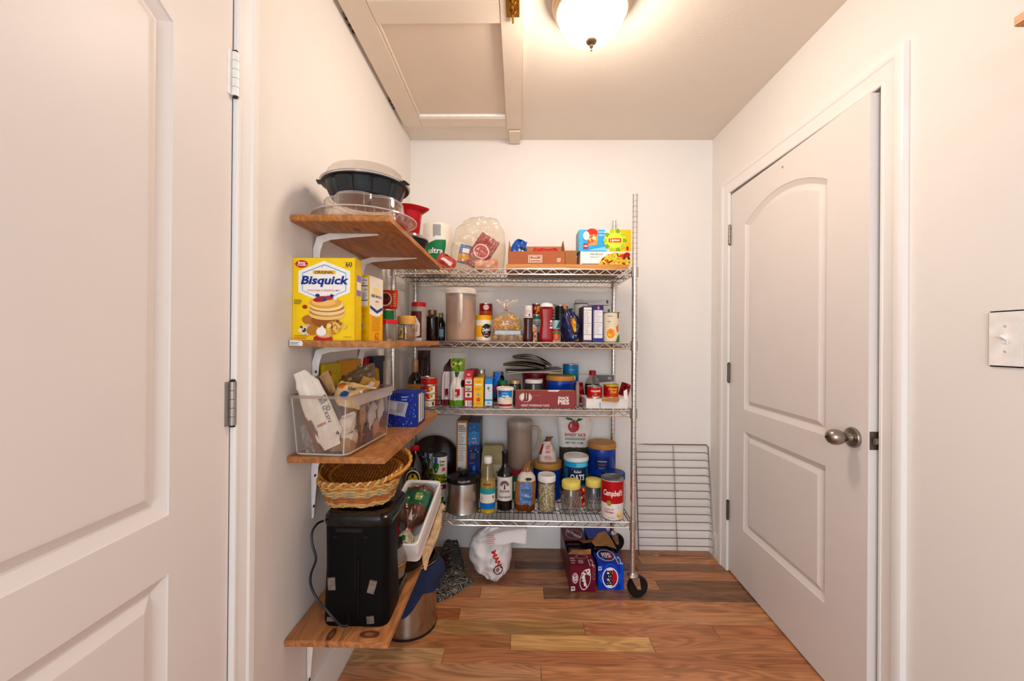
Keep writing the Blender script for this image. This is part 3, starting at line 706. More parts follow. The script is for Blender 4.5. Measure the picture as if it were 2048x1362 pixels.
bag(t, gb[1], gb[2]-.012, .20, [(0, -.9, .85, .7), (.1, -1, .95, 1), (.45, -.98, 1, 1), (.75, -.85, .95, .85), (.93, -.55, .78, .55), (1, -.35, .6, .25)], clear('#fffaf2', .27, .2, .006), .012, 11, nu=44, nv=48, name='bag', pw=.5, cr=.022, cf=20)
t = T('snack_pouch', 'dark red foil snack pouch inside the see-through grocery bag', 'pouch', (gb[0]-.030, 2.12, za+.030), rot=(-.06, math.radians(32), 0))
f = bag(t, .115, .19, .045, PILLOW, M('#8e1f22', .3, coat=.2, bump=.001), .004, 5); d = f(); d.ell(.0, .5, .75, .2, '#f0e6dc'); d.ell(0, .5, .66, .17, '#b03030'); d.scrawl('COOKIES', 0, .5, '#f5ece0', ww=.5, rot=0); d.lines(-.6, .15, .5, .3, 4, '#d8b0a0'); d.build(t)
t = T('snack_pouch', 'small blue and yellow snack packet in the grocery bag, left of the red pouch', 'pouch', (gb[0]-.075, 2.125, za+.05), rot=(0, .2, .1))
f = bag(t, .07, .10, .03, PILLOW, M('#3f6db0', .3, coat=.2), .004, 6, bands=[(.1, .5, M('#e0a83a', .35))]); d = f(); d.rect(-.5, .55, .5, .8, '#e9eef4'); d.build(t)
t = T('snack_pouch', 'clear packet with pale crackers at the foot of the grocery bag', 'pouch', (gb[0]+.045, 2.10, za+.008), rot=(-.3, .1, .1))
bag(t, .12, .075, .035, PILLOW, M('#d9a58c', .4, bump=.002), .006, 9)
t = T('snack_pouch', 'crumpled red and clear packet beside the paper towel roll', 'pouch', (W(886, 520, 2.05).x, 2.05, za+.016), rot=(-.4, .5, .2))
f = bag(t, .10, .075, .035, PILLOW, M('#b04a46', .35, coat=.2), .007, 14, cr=.006, cf=40); d = f(); d.rect(-.6, .3, .6, .55, '#e9d6cc'); d.build(t)
t = T('chopping_board', 'honey coloured wooden board lying across the right half of the top wire shelf', 'board', (0, 0, za))
p0, p1 = W(1012, 533, 1.985), W(1262, 533, 1.985)
b = B(); b.box(p0.x, 1.985, 0, p1.x-.012, 2.34, .0235, timber('#d0893c', 0, 1.0, .4, contrast=.25)); b.build('board', t, bevel=.0025)
zb = za+.0237
x, w, _ = S(1016, 1130, 505, zb, 2.02)
t = T('cardboard_tray', 'open brown cardboard tray holding snack bags on the wooden board', 'cardboard tray', (x, 2.02, zb), rz=-1.5)
ctray = t; bx = M('#a86848', .7, var=.08, scale=12); hh = S(1016, 1130, 502.5, zb, 2.02)[2]; hb = S(1016, 1130, 487, zb, 2.14)[2]
b = B(); b.box(-w/2, 0, 0, w/2, .19, .002, CARDIN)
for (y0, y1, h0, h1, m) in ((0, .002, hh, hh, bx), (.188, .19, hb, hb, CARDIN)): b.box(-w/2, y0, 0, w/2, y1, h0, m)
for s in (-1, 1):
    xo = s*w/2; xi = s*(w/2-.002)
    b.loft([[(xo, 0, 0), (xo, .19, 0), (xo, .19, hb+.012), (xo, .10, hb+.010), (xo, .0, hh)], [(xi, 0, 0), (xi, .19, 0), (xi, .19, hb+.012), (xi, .10, hb+.010), (xi, 0, hh)]], CARDIN, c0=True, c1=True)
b.build('tray', t, smooth=0)
d = D(lambda u, v, l: (u, -l, v), w, hh); d.rect(-.28, .2, .2, .72, '#f4e8da'); d.rect(-.26, .23, .18, .69, '#a05a3c'); d.rect(-.23, .27, .15, .65, '#f4e8da'); d.rect(-.215, .29, .135, .63, '#a05a3c')
d.text('GRAHAM', -.04, .42, '#f6ece0', ww=.17, bold=.03); d.scrawl('honey', -.04, .575, '#f6ece0', hh=.06, ww=.09); d.lines(.72, .25, .86, .55, 3, '#f4e8da'); d.build(t)
for i, (px, c, c2, lb, rx, ry) in enumerate(((1031, '#1f4fa0', '#0e1420', 'blue foil snack bag standing at the left end of the cardboard tray', -.1, .25), (1051, '#20324a', '#6a2a20', 'dark foil snack bag between the blue bag and the red packets', -.1, -.2))):
    p = W(px, 500, 2.07); t = T('snack_bag', lb, 'snack bag', (p.x, 2.065+i*.035, zb+.004), rot=(rx, ry, .2))
    f = bag(t, .085 if i == 0 else .05, .142-i*.015, .04, [(0, -.95, .95, .5), (.3, -1, 1, 1), (.7, -1, .9, .8), (.9, -.8, .7, .2), (1, -.55, .75, .04)], M(c, .28, coat=.3, bump=.001), .007, 21+i); d = f(); d.ell(.25, .55, .4, .2, c2); d.scrawl('Rx' if i == 0 else 'S', .25, .55, '#f0f0f0', hh=.13, bold=.03); d.build(t); clamp_in(t, ctray, -w/2+.004, w/2-.004, .004, .184, .004)
for i, px in enumerate((1073, 1092, 1108)):
    p = W(px, 500, 2.06); t = T('snack_bag', ('small red foil packet lying beside the dark foil bag in the tray', 'middle small red foil packet in the cardboard tray', 'small red foil packet at the right end of the cardboard tray')[i], 'snack bag', (p.x, 2.055, zb+.012), rot=(-.35, (.3, .1, -.15)[i], .1), grp='red packets in the cardboard tray')
    f = bag(t, .075, .092, .03, PILLOW, M('#b42a30', .3, coat=.2), .004, 31+i); d = f(); d.text('M', -.1, .55, '#f4e8e0', hh=.22, bold=.03); d.build(t); clamp_in(t, ctray, -w/2+.004, w/2-.004, .004, .184, .004)
carton('cardboard_box', 'plain brown cardboard box end between the tray and the tea box', 'box', (1130.5, 1153.5, 501), zb, 2.06, .2, M('#a5744c', .7), part='box')
def art_salad(d):
    d.text('FREE BELOW', -.35, .80, '#20242e', ww=.26); d.lines(-.62, .55, -.2, .68, 2, '#9aa0b0'); d.rect(-.95, .04, -.25, .14, '#7d7a9a')
    d.poly([(-.3, .02), (-.2, .35), (.05, .75), (.35, .92), (.99, .9), (.99, .02)], '#e0b84a'); d.blobs(.4, .42, .62, .42, ['#f0d060', '#7a2a1c', '#e8c040', '#2a2018', '#c8402a', '#f2e09a', '#88a040'], 44, 3, .2); d.ell(.86, .78, .12, .16, '#a01c20'); d.rect(.3, .25, .98, .42, '#d8b050')
carton('pasta_box', 'white pasta salad box lying under the tea box on the wooden board', 'box', (1161, 1261, 503), zb, 2.015, .13, '#efeae4', '#cfc9c2', art=art_salad)
hz_ = S(1161, 1261, 503, zb, 2.015)[2]
def art_tea(d):
    d.rect(-1, 0, -.82, 1, '#58b0dc'); d.rect(.18, 0, 1, 1, '#f2bd22'); d.poly([(.18, 1), (.18, 0), (.0, 0), (.08, .5), (.0, 1)], '#d8e6c8')
    d.poly([(-.70, .98), (-.26, .98), (-.3, .3), (-.66, .25)], '#e9a06a'); d.ell(-.5, .86, .22, .2, '#c8402c'); d.blobs(-.48, .55, .2, .3, ['#e07a2c', '#f6d9b8', '#f0b070', '#c85a24', '#fff0dc'], 26, 4, .3)
    d.rect(-.84, .12, -.64, .36, '#b02030'); d.text('100', -.74, .24, '#ffffff', ww=.07); d.ell(-.72, .72, .12, .2, '#f4f6f8')
    d.text('COLD BREW', -.08, .88, '#ffffff', ww=.17); d.text('ICED TEA', -.08, .74, '#ffffff', ww=.15); d.ell(.38, .5, .42, .45, '#f7da5a')
    for k in range(10): a = k*.63; d.ell(.38+.34*math.cos(a), .5+.42*math.sin(a), .12, .1, ('#78a83c', '#a8c850')[k % 2], 10, math.degrees(a))
    d.ell(.38, .5, .31, .36, '#f8e060'); d.rect(.14, .41, .62, .6, '#c02028'); d.text('Lipton', .38, .505, '#fff6d8', ww=.19, bold=.02); d.ell(.86, .14, .05, .1, '#b02030')
    d.poly([(-.66, .02), (.1, .02), (.0, .2), (-.4, .12)], '#8fd0ee')
carton('tea_box', 'light blue and yellow iced tea box on top of the pasta salad box', 'box', (1158, 1262, 459.5), zb+hz_+.0022, 2.022, .11, '#4aa6dc', '#8fbcd8', art=art_tea)
# ================================================================ second board: yellow boxes, packets, jars
def art_bisq(d):
    d.rect(-1, 0, 1, 1, '#f4d313')
    d.poly([(-.82, .84), (0, .965), (.82, .84), (.82, .585), (0, .45), (-.82, .585)], '#f6f3ee'); 
    hx = [(-.7, .82), (0, .925), (.7, .82), (.7, .6), (0, .485), (-.7, .6)]; hy = [(-.675, .81), (0, .912), (.675, .81), (.675, .605), (0, .5), (-.675, .605)]
    d.poly(hx, '#7fb0d8'); d.poly(hy, '#f6f3ee')
    d.ell(-.72, .925, .2, .047, '#c01f2e'); d.poly([(-.98, .925), (-.8, .94), (-.8, .91)], '#c01f2e'); d.text('Betty', -.71, .938, '#ffffff', ww=.12, bold=.02); d.text('Crocker', -.71, .914, '#ffffff', ww=.15, bold=.02)
    d.text('60', .78, .925, '#2a2a4a', ww=.105, bold=.02); d.lines(.6, .945, .95, .962, 1, '#c8b030'); d.lines(.6, .885, .95, .9, 1, '#c8b030'); d.text('f', -.05, .89, '#c06a6a', hh=.03, shear=.4)
    d.rect(-.36, .805, .36, .848, '#f0c02c'); d.text('ORIGINAL', 0, .826, '#3a3a3a', ww=.3, bold=.03)
    d.text('Bisquick', .02, .715, '#15358a', ww=.76, hh=.135, bold=.035, shear=.2)
    d.text('PANCAKE & BAKING MIX', 0, .605, '#d8707a', ww=.52, hh=.022)
    for i, c in enumerate(('#b57a42', '#9a5c2c')): d.ell(-.28+i*.3, .235-i*.01, .42, .075, c, rot=-8)
    d.ell(.1, .32, .58, .075, '#e9c98e'); d.ell(.1, .345, .56, .06, '#c88a4a'); d.ell(.12, .375, .56, .075, '#efd29a'); d.ell(.1, .40, .55, .06, '#b5743a'); d.ell(.08, .43, .55, .075, '#f2dba8'); d.ell(.05, .455, .52, .07, '#e0a95c'); d.ell(0, .46, .38, .045, '#f0c47c')
    d.ell(-.08, .50, .26, .035, '#a82a3a', rot=8); d.ell(.15, .515, .14, .028, '#b8344a'); d.ell(.02, .50, .07, .025, '#2a4a8a'); d.ell(-.2, .545, .07, .02, '#23386a'); d.ell(.25, .54, .06, .02, '#23386a'); d.poly([(.3, .49), (.38, .56), (.42, .49)], '#f6efe6'); d.ell(-.6, .405, .08, .025, '#a83a2a')
    d.blobs(-.52, .13, .26, .075, ['#e9dcc8', '#2a2430', '#c89a6a', '#f0e6d8', '#d8c0a0'], 22, 6, .25); d.ell(-.36, .12, .17, .06, '#b5803c')
    d.blobs(.42, .17, .32, .1, ['#d9a95a', '#e9c070', '#c08a3c', '#f0d090', '#8a5a2a'], 34, 7, .25)
    d.ell(.0, .02, .3, .05, '#b83038'); d.ell(.05, .06, .22, .03, '#e0b080'); d.ell(-.05, .105, .16, .05, '#f6f2ee'); d.poly([(-.18, .11), (-.02, .185), (.1, .11)], '#f6f2ee')
    d.lines(-.92, .44, -.68, .5, 3, '#6a6a40'); d.lines(-.9, .02, -.45, .075, 2, '#e08a30'); d.lines(.65, .04, .95, .06, 1, '#d0a020')
    d.rect(.93, .0, 1, 1, '#f0cb10')
carton('pancake_mix_box', 'big yellow pancake mix box at the near end of the second board', 'box', (586, 712, 516), Z2, 1.168, .045, '#f4d313', '#e6c41a', '#d8b820', art=art_bisq,
       rart=lambda d: (d.rect(-.7, .55, .7, .8, '#8a7fc0'), d.rect(-.7, .62, .7, .72, '#f2e8c8')))
def art_nut(d):
    d.rect(-.85, .53, .85, .965, '#f4f2ec'); d.text('Nutrition Facts', 0, .925, '#15358a', ww=.72, hh=.02, bold=.04)
    for y in (.83, .61): d.rect(-.8, y, .8, y+.014, '#2a3a8a')
    d.lines(-.78, .85, .5, .9, 2, '#8a92b8'); d.text('Calories', -.4, .78, '#2a3a7a', ww=.36, hh=.02); d.text('220', .55, .78, '#2a3a7a', ww=.2, hh=.025); d.lines(-.78, .64, .8, .76, 7, '#7a84b0', 5, .35, .5)
    d.lines(-.85, .44, .85, .5, 3, '#d8b830'); d.text('P A C', 0, .37, '#6a6a3a', ww=.45, hh=.02); d.rect(-.42, .2, .36, .27, '#dfe8f0'); d.ell(-.2, .235, .16, .028, '#3a5aa8', ring=.6); d.ell(.14, .235, .16, .028, '#3a5aa8', ring=.6); d.lines(-.8, .1, .8, .17, 4, '#d8b830')
def art_pan(d):
    d.rect(-1, 0, 1, .5, '#f0b416'); d.poly([(-1, .5), (-1, .42), (.1, .36), (1, .46), (1, .55)], '#f4efe6'); d.rect(-1, .44, 1, 1, '#efe4d8')
    d.poly([(-.9, .55), (.1, .48), (.95, .55), (.95, .50), (.1, .43), (-.9, .5)], '#2c3f86'); d.ell(0, .77, .6, .07, '#f0d9a0'); d.scrawl('Dunes', .05, .70, '#24307a', ww=.8, hh=.05, bold=.04); d.scrawl('mix', .1, .62, '#c04a3a', ww=.25); d.lines(-.6, .15, .7, .4, 9, '#c89018'); d.text('62', .1, .07, '#9a6a10', ww=.3)
carton('baking_mix_box', 'narrow yellow and white mix box standing behind the big yellow box', 'box', (707.5, 739.5, 550.5), Z2, 1.275, .105, '#f2cd1c', '#f4efe4', '#e9d640', art=art_nut, rart=art_pan, rz=-4)
x, w, h = S(756, 794, 640, Z2, 1.47)
t = T('food_storage_tub', 'clear plastic tub with red lid beside the narrow yellow mix box', 'tub', (x, 1.47, Z2))
turned(t, [('tub', [(0, .0), (w/2*.86, .0), (w/2*.9, .004), (w/2*.97, h-.012), (w/2*.93, h-.012), (w/2*.84, .005), (0, .003)], clear('#f4ede8', .3, .2)), ('lid', [(w/2*.9, h-.014), (w/2*1.03, h-.013), (w/2*1.03, h-.002), (w/2*.96, h), (0, h-.001)], M('#cf2a38', .35))], 32)
can('green_can', 'green labelled can under the red packet on the second board', (757, 788, 619), Z2, 1.585, '#1f6a38', lambda d: (d.rect(-1, .12, -.35, .9, '#e8ddd0'), d.blobs(.35, .5, .5, .35, ['#2f8a3e', '#154a26', '#3aa048', '#0f3a1c'], 22, 3, .3)))
zq = S(757, 788, 619, Z2, 1.585)[2]
x, w, h = S(758, 795, 580, Z2+zq, 1.57)
t = T('soup_packet', 'orange red packet with a soup bowl picture on top of the green can', 'packet', (x, 1.575, Z2+zq+.001), rot=(0, .03, -.1))
f = bag(t, w, h-.001, .022, [(0, -.97, .97, .5), (.1, -1, 1, .9), (.5, -1, 1, 1), (.9, -1, 1, .6), (1, -1, 1, .2)], M('#c0401c', .35, coat=.2), .002, 41); d = f()
d.ell(-.25, .5, .72, .37, '#d8c8bc'); d.ell(-.28, .52, .62, .31, '#5a1c12'); d.blobs(-.25, .52, .45, .22, ['#8a2a1c', '#3a120c', '#a8402c'], 12, 5, .4); d.lines(.6, .15, .85, .85, 6, '#e9a050'); d.build(t)
x, w, h = S(796, 830, 632, Z2, 1.62)
t = T('glass_jar', 'glass jar of brown grains with a wide tan lid on the second board', 'jar', (x, 1.62, Z2))
rr = w/2; hj = h*.80
turned(t, [('jar', [(0, 0), (rr*.9, 0), (rr, .005), (rr, hj*.72), (rr*.93, hj*.80), (rr*.93, hj*.82), (rr*.9, hj*.82), (rr*.96, hj*.7), (rr*.95, .006), (0, .004)], GLASS), ('grains', [(0, .004), (rr*.93, .005), (rr*.94, hj*.66), (0, hj*.68)], M('#a5642a', .7, var=.5, scale=160, bump=.002, bscale=160)), ('lid', [(rr*.9, hj*.80), (rr*1.02, hj*.82), (rr*1.04, h*.95), (rr*.95, h), (0, h)], M('#c89a58', .45, var=.2, scale=90))], 30)
d = D(cyl(rr), 2*rr, h, .01); d.rect(-.75, .1, -.1, .52, '#d8cf9a'); d.blobs(-.4, .3, .28, .16, ['#8a7a30', '#b8a850', '#4a6a2a', '#e9e0b8'], 16, 2, .3); d.build(t)
# ================================================================ rack, second shelf
zs = ZR[1]
def spice(nm, label, px, Y, glass, capc, cat='jar', sh=.72, neck=.62, label_art=None, fill=None, caph=.12, flat=1, capr=None, grp=None, base=None):
    x, w, h = S(px[0], px[1], px[2], base or zs, Y); r = w/2
    t = T(nm, label, cat, (x, Y, base or zs), grp=grp); hn = h*(1-caph)
    cr = capr or neck*1.08
    P = [(0, 0), (r*.9, 0), (r, .006), (r, h*sh), (r*.97, h*(sh+.03)), (r*(neck+.12), h*(sh+(1-caph-sh)*.6)), (r*neck, h*(sh+(1-caph-sh)*.85)), (r*neck, hn)]
    parts = [('body', P+[(0, hn)], glass)]
    if fill: parts.append(('contents', [(0, .003), (r*.94, .004), (r*.95, h*fill[1]), (0, h*fill[1]+.0005)], fill[0]))
    parts.append(('cap', [(0, hn-.004), (r*cr, hn-.004), (r*cr*1.0, hn), (r*cr, h-.002), (r*cr*.93, h), (0, h)], capc))
    turned(t, parts, 30)
    if label_art: d = D(cyl(r), w, h, r*.16); label_art(d); d.build(t)
    return t
REDC = M('#c81e28', .35)
spice('spice_jar', 'clear spice jar with red cap and dark red label beside the second board', (822, 853, 605), 2.06, M('#a89a90', .3, var=.1), REDC, sh=.78, neck=.86, caph=.09,
      label_art=lambda d: (d.rect(-.98, .08, .62, .76, '#5a1418'), d.poly([(-.9, .22), (-.2, .66), (.4, .44), (.4, .14), (-.3, .08)], '#e9dfd6'), d.text('A', -.25, .52, '#4a1014', hh=.08), d.text('BLACK', .02, .32, '#8a1a20', ww=.42, rot=80, bold=.02), d.rect(-.98, .0, .62, .08, '#d9d0c8')))
spice('dark_jar', 'dark brown syrup jar with a dull gold lid beside the red capped spice jar', (851, 878, 620), 2.14, M('#1c0c0a', .12, coat=.5), M('#8a6a44', .4, .7), sh=.74, neck=.6, caph=.13)
spice('sauce_bottle', 'small dark bottle with gold cap just left of the big pitcher', (873, 891, 626), 2.21, M('#14100e', .12, coat=.5), M('#9a8a50', .4, .6), cat='bottle', sh=.62, neck=.5, caph=.14, label_art=lambda d: (d.rect(-.5, .1, .9, .5, '#31566a'), d.rect(-.3, .15, .8, .42, '#a8bcc8')))
def pitcher(label, px, zb_, Y, fillc, lidc, hand, fillv=.76, body='#e2d2c2'):
    x, w, h = S(px[0], px[1], px[2], zb_, Y); r = w/2
    t = T('pitcher', label, 'pitcher', (x, Y, zb_))
    P = [(0, 0), (r*.90, 0), (r*.93, .006), (r*.97, h*.75), (r*.985, h*.9), (r*.95, h*.9), (r*.93, h*.74), (r*.88, .008), (0, .006)]
    turned(t, [('body', P, clear('#f6ece2', .42, .3)), ('contents', [(0, .007), (r*.885, .009), (r*.925, h*fillv*.97), (0, h*fillv*.97+.0005)], fillc),
               ('lid', [(r*.9, h*.89), (r*.99, h*.89), (r*1.0, h*.93), (r*.99, h*.97), (r*.9, h*.995), (r*.5, h), (0, h*.995)], lidc)], 40)
    b = B(); a = math.radians(hand); dx, dy = math.cos(a), math.sin(a)
    H = [(r*.93, h*.84), (r*1.35, h*.83), (r*1.5, h*.76), (r*1.48, h*.6), (r*1.32, h*.42), (r*1.08, h*.34), (r*.92, h*.31)]
    b.tube([(dx*q, dy*q, z) for q, z in H], [.010, .010, .010, .010, .009, .009, .008], clear(body, .6, .35) if hand > -60 else M('#e9dccd', .4), 8); b.build('handle', t, smooth=50)
    return t
pitcher('tall white lidded pitcher of tan powder on the second wire shelf', (891, 953, 577.5), zs, 2.10, M('#c9aa92', .8, var=.06, scale=25), M('#efe3d6', .4), -82, fillv=.80)
def art_mayo(d):
    d.rect(-1, .17, 1, .60, '#f0b21e'); d.ell(.42, .40, .62, .27, '#1c1c20'); d.text("Duke's", .4, .45, '#f6f2ea', ww=.5, hh=.14, bold=.03, shear=.2, rot=6); d.text('REAL', .42, .34, '#f0f0f0', ww=.18); d.rect(.05, .27, .85, .30, '#c8405a'); d.lines(.1, .2, .8, .25, 1, '#e9e0d0')
spice('mayonnaise_jar', 'white mayonnaise jar with yellow lid and yellow label right of the pitcher', (951, 985, 631), 2.135, M('#ece4d2', .25, coat=.3), M('#f0b418', .4), sh=.74, neck=.86, caph=.15, label_art=art_mayo)
zc = zs
RC = M('#8e1420', .35)
can('soup_can', 'lower dark red can behind the yellow lidded mayonnaise jar', (958, 983, 640), zs, 2.26, '#7a1a1c', lambda d: d.rect(-1, .2, 1, .5, '#c8a040'))
hq = S(958, 983, 640, zs, 2.26)[2]
can('soup_can', 'upper dark red can with orange band behind the yellow lidded mayonnaise jar', (959, 985, 607.5), zs+hq+.0008, 2.26, '#9a1220', lambda d: (d.ell(.1, .75, .45, .16, '#e8d8d0'), d.scrawl('Chef', .1, .75, '#9a1220', ww=.28), d.rect(-1, .12, 1, .5, '#c85a2a'), d.lines(-.8, .2, .8, .45, 3, '#5a1a14')))
x, w, h = S(984, 1046, 661, zs, 2.04)
t = T('clamshell_box', 'clear plastic clamshell of pale walnut cookies under the noodle bag', 'clamshell', (x, 2.04, zs))
b = B(); b.loft([rrect(w*.9, .10, .012, 4, z=0.001, y=.05), rrect(w, .115, .014, 4, z=h*.6, y=.05), rrect(w*1.03, .12, .014, 4, z=h*.62, y=.05), rrect(w*1.03, .12, .014, 4, z=h*.66, y=.05), rrect(w*.95, .11, .014, 4, z=h-.004, y=.05), rrect(w*.88, .10, .012, 4, z=h, y=.05)], CLEAR, c0=True, c1=True); b.build('box', t, smooth=40)
b = B(); b.box(-w*.4, -.0105, h*.66, w*.42, -.0095, h*.98, M('#b8c0c8', .4)); b.build('label', t, smooth=0)
R = random.Random(4)
for i in range(11):
    px, py = (-.4+.27*(i % 4))*w+R.uniform(-.004, .004), .018+.034*(i//4); rad = .0155*R.uniform(.9, 1.1)
    o = B(); o.lathe([(0, -rad), (rad*.6, -rad*.8), (rad, 0), (rad*.62, rad*.78), (0, rad)], M('#d8ae80', .8, var=.25, scale=120, bump=.003, bscale=110), 12)
    q = o.build('cookie', None, loc=(x+px, 2.04+py, zs+.003+rad+(.010 if i % 3 == 1 else 0)), smooth=60); tag(q, 'pale knobbly cookie ball inside the clear clamshell', 'cookie', 'cookies in the clear clamshell')
xn, wn, hn_ = S(979, 1046, 600, zs+h, 2.07)
t = T('noodle_bag', 'clear bag of yellow egg noodles tied at the neck on the clamshell', 'bag', (xn, 2.085, zs+h+.004))
NP = [(0, -.85, .82, .75), (.12, -1, 1, 1), (.32, -.92, .95, 1), (.5, -.5, .55, .6), (.62, -.14, .12, .16), (.67, -.09, .08, .1), (.8, -.42, .4, .12), (1, -.7, .75, .1)]
bag(t, wn, hn_, .085, NP, clear('#fdf4e8', .3, .12, .004), .006, 17, name='bag')
b = B()
for i in range(110):
    u = R.uniform(-.82, .82); v = R.uniform(.03, .44); lim = .95 if v < .3 else .95-(v-.3)*3.2
    if abs(u) > lim: continue
    c = Vector((u*wn/2*.88, R.uniform(-.032, .028)*(1-u*u*.7), v*hn_)); a = R.uniform(0, PI); bb = R.uniform(-.9, .9); d = Vector((math.cos(a)*math.cos(bb), math.sin(a)*.5, math.sin(bb)))*.012
    n = Vector((-d.z, 0, d.x)).normalized()*.0032
    b.loft([[c-d*1.0-n, c-d*1.0+n], [c-d*.3-n+Vector((0, -.003, .003)), c-d*.3+n+Vector((0, -.003, .003))], [c+d*.4-n, c+d*.4+n], [c+d-n+Vector((0, .002, .003)), c+d+n+Vector((0, .002, .003))]], M(R.choice(['#e9b03c', '#f0c458', '#d89a2c', '#f2d074']), .5), closed=False)
o = b.build('noodles', t, smooth=60); o['kind'] = 'stuff'
b = B(); b.tube([(.006*math.cos(k), .006*math.sin(k)-.002, hn_*.645+.001*math.sin(k*2)) for k in [i*.6 for i in range(11)]], .0016, REDC, 5); b.tube([(.0, -.008, hn_*.645), (-.003, -.010, hn_*.75), (.001, -.010, hn_*.9)], .0014, REDC, 5); b.build('twist_tie', t)
x, w, h = S(1047, 1066, 612, zs, 2.03); r = w/2
t = T('sauce_bottle', 'slim barbecue sauce bottle with white shrink neck on the second wire shelf', 'bottle', (x, 2.03, zs))
turned(t, [('bottle', [(0, 0), (r*1.05, 0), (r*1.12, .006), (r*1.12, h*.2), (r*.95, h*.32), (r*.9, h*.5), (r*1.02, h*.62), (r*.92, h*.665), (r*.9, h*.67), (0, h*.67)], M('#3a0f0e', .12, coat=.6)),
           ('neck_wrap', [(r*.9, h*.665), (r*.98, h*.67), (r*.98, h*.69), (r*.9, h*.7), (r*.88, h*.95), (r*.9, h*.955), (r*.9, h), (0, h)], M('#ece6e2', .4))], 28)
d = D(cyl(r*.885), 2*r, h, .003); d.lines(-.7, .76, .8, .9, 4, '#c8a8a0'); d.ell(.25, .74, .18, .025, '#3a3a44'); d.rect(-1.2, .695, 1.2, .712, '#2a2a30'); d.build(t)
x, w, h = S(1079, 1107, 605.5, zs, 2.035); r = w/2
t = T('ketchup_bottle', 'red squeeze ketchup bottle with white cap on the second wire shelf', 'bottle', (x, 2.035, zs))
b = B(); rings = []
for k, z in ((.86, 0), (1.0, .008), (1.02, h*.12), (.93, h*.3), (.82, h*.42), (.82, h*.55), (.92, h*.68), (1.0, h*.78), (1.0, h*.83), (.9, h*.88), (.7, h*.89)): rings.append([(p[0], p[1], z) for p in rrect(w*k, w*.62*k, w*.25*k, 5)])
b.loft(rings, M('#960e14', .28, coat=.15), c0=True, c1=True); b.build('bottle', t, smooth=60)
turned(t, [('cap', [(0, h*.885), (r*.93, h*.885), (r*.95, h*.9), (r*.9, h*.955), (r*.55, h*.985), (r*.3, h), (0, h)], M('#f0ece8', .4))], 26)
d = D(lambda u, v, l: (u, -w*.30-l, v), w, h); d.ell(.62, .52, .16, .03, '#e8d8d4'); d.ell(.62, .36, .2, .025, '#e8d8d4'); d.lines(.45, .42, .8, .48, 2, '#e0c8c4'); d.build(t)
can('food_can', 'red and gold can on top of the grey green can behind the sauce bottle', (1064, 1083, 610), zs+.138, 2.14, '#8a1a1e', lambda d: (d.blobs(.1, .5, .8, .35, ['#c89a30', '#6a1014', '#e0b850'], 16, 9, .3)), h=.062)
can('food_can', 'grey green can with silver lid between sauce bottle and ketchup bottle', (1064, 1083, 632), zs, 2.14, '#a8b0a8', lambda d: (d.rect(-1, .86, 1, 1, '#2f6a50'), d.lines(-.8, .55, .8, .8, 4, '#4a5a5a'), d.rect(-1, .0, 1, .36, '#2a3a48'), d.blobs(-.2, .25, .5, .2, ['#8a3a2a', '#c8b8a8', '#3a5a7a'], 10, 3, .3)), h=.1372)
can('food_can', 'small picture can with orange label just right of the slim sauce bottle', (1060, 1075, 650), zs, 2.07, '#c8a898', lambda d: (d.blobs(0, .45, .7, .4, ['#c8502a', '#e0a070', '#8a3020', '#e9d0c0'], 18, 8, .3)))
can('food_can', 'tall grey labelled can directly behind the ketchup bottle', (1093, 1111, 608.5), zs, 2.215, '#9a9490', lambda d: (d.rect(.1, .3, .95, .95, '#d8d4d0'), d.lines(.2, .4, .85, .9, 6, '#5a5450')))
can('food_can', 'tall black can between the ketchup bottle and the blue bag', (1111, 1130, 611), zs, 2.19, '#17171a', lambda d: d.lines(-.3, .5, .9, .8, 4, '#4a4a50'))
carton('food_box', 'slim dark blue packet with orange strip behind the navy bag', 'packet', (1119, 1136, 612), zs, 2.27, .04, '#23384a', art=lambda d: (d.blobs(.2, .6, .7, .3, ['#4a8ac0', '#1c2c3a', '#8ab8d8'], 14, 3, .3), d.poly([(-.2, .98), (.4, .98), (.9, .8), (.5, .78)], '#d87a3c')))
def art_melon(d):
    d.rect(-1, .55, 1, 1, '#b8d4d8'); d.poly([(-.2, .62), (.5, .95), (1, .9), (1, .66)], '#3f7a7a'); d.rect(-1, .48, 1, .6, '#c83a58'); d.rect(-1, 0, 1, .48, '#d8e0b8'); d.ell(0, .38, .75, .14, '#5a9a3c'); d.ell(0, .22, .7, .2, '#d86a50'); d.ell(-.1, .24, .45, .12, '#e88a70')
can('food_can', 'short can with watermelon picture between ketchup bottle and navy bag', (1103, 1122, 641), zs, 2.125, '#c8d8c8', art_melon)
x, w, h = S(1123, 1165, 617, zs, 2.03)
t = T('navy_bag', 'navy blue foil coffee bag folded over at the top on the second wire shelf', 'bag', (x, 2.065, zs+.003), rot=(0, -.05, .1))
f = bag(t, w*1.02, h*1.0, .08, [(0, -.55, .5, .8), (.1, -.8, .75, 1), (.4, -1, 1, 1), (.7, -.9, .85, .7), (.85, -.5, .5, .4), (.95, -.35, .3, .2), (1, -.2, .35, .08)], M('#141d45', .25, coat=.5, bump=.002), .007, 19, nu=24, nv=28, cr=.008, cf=30); d = f()
d.poly([(-.05, .6), (.25, .72), (.42, .55), (.42, .3), (.2, .26)], '#d8a03c'); d.rect(-.08, .52, .12, .68, '#c05a3c'); d.blobs(.1, .16, .4, .1, ['#4a6ab0', '#2a3a80', '#8aa0d0'], 8, 2, .3); d.build(t)
b = B(); b.loft([[(-.030, -.012, h*.98), (-.016, -.014, h*.99)], [(-.040, -.014, h*1.15), (-.026, -.016, h*1.16)]], M('#c07a4c', .5), closed=False)
b.v += [(v[0], v[1]+.001, v[2]) for v in b.v]; b.build('folded_tab', t, smooth=0)
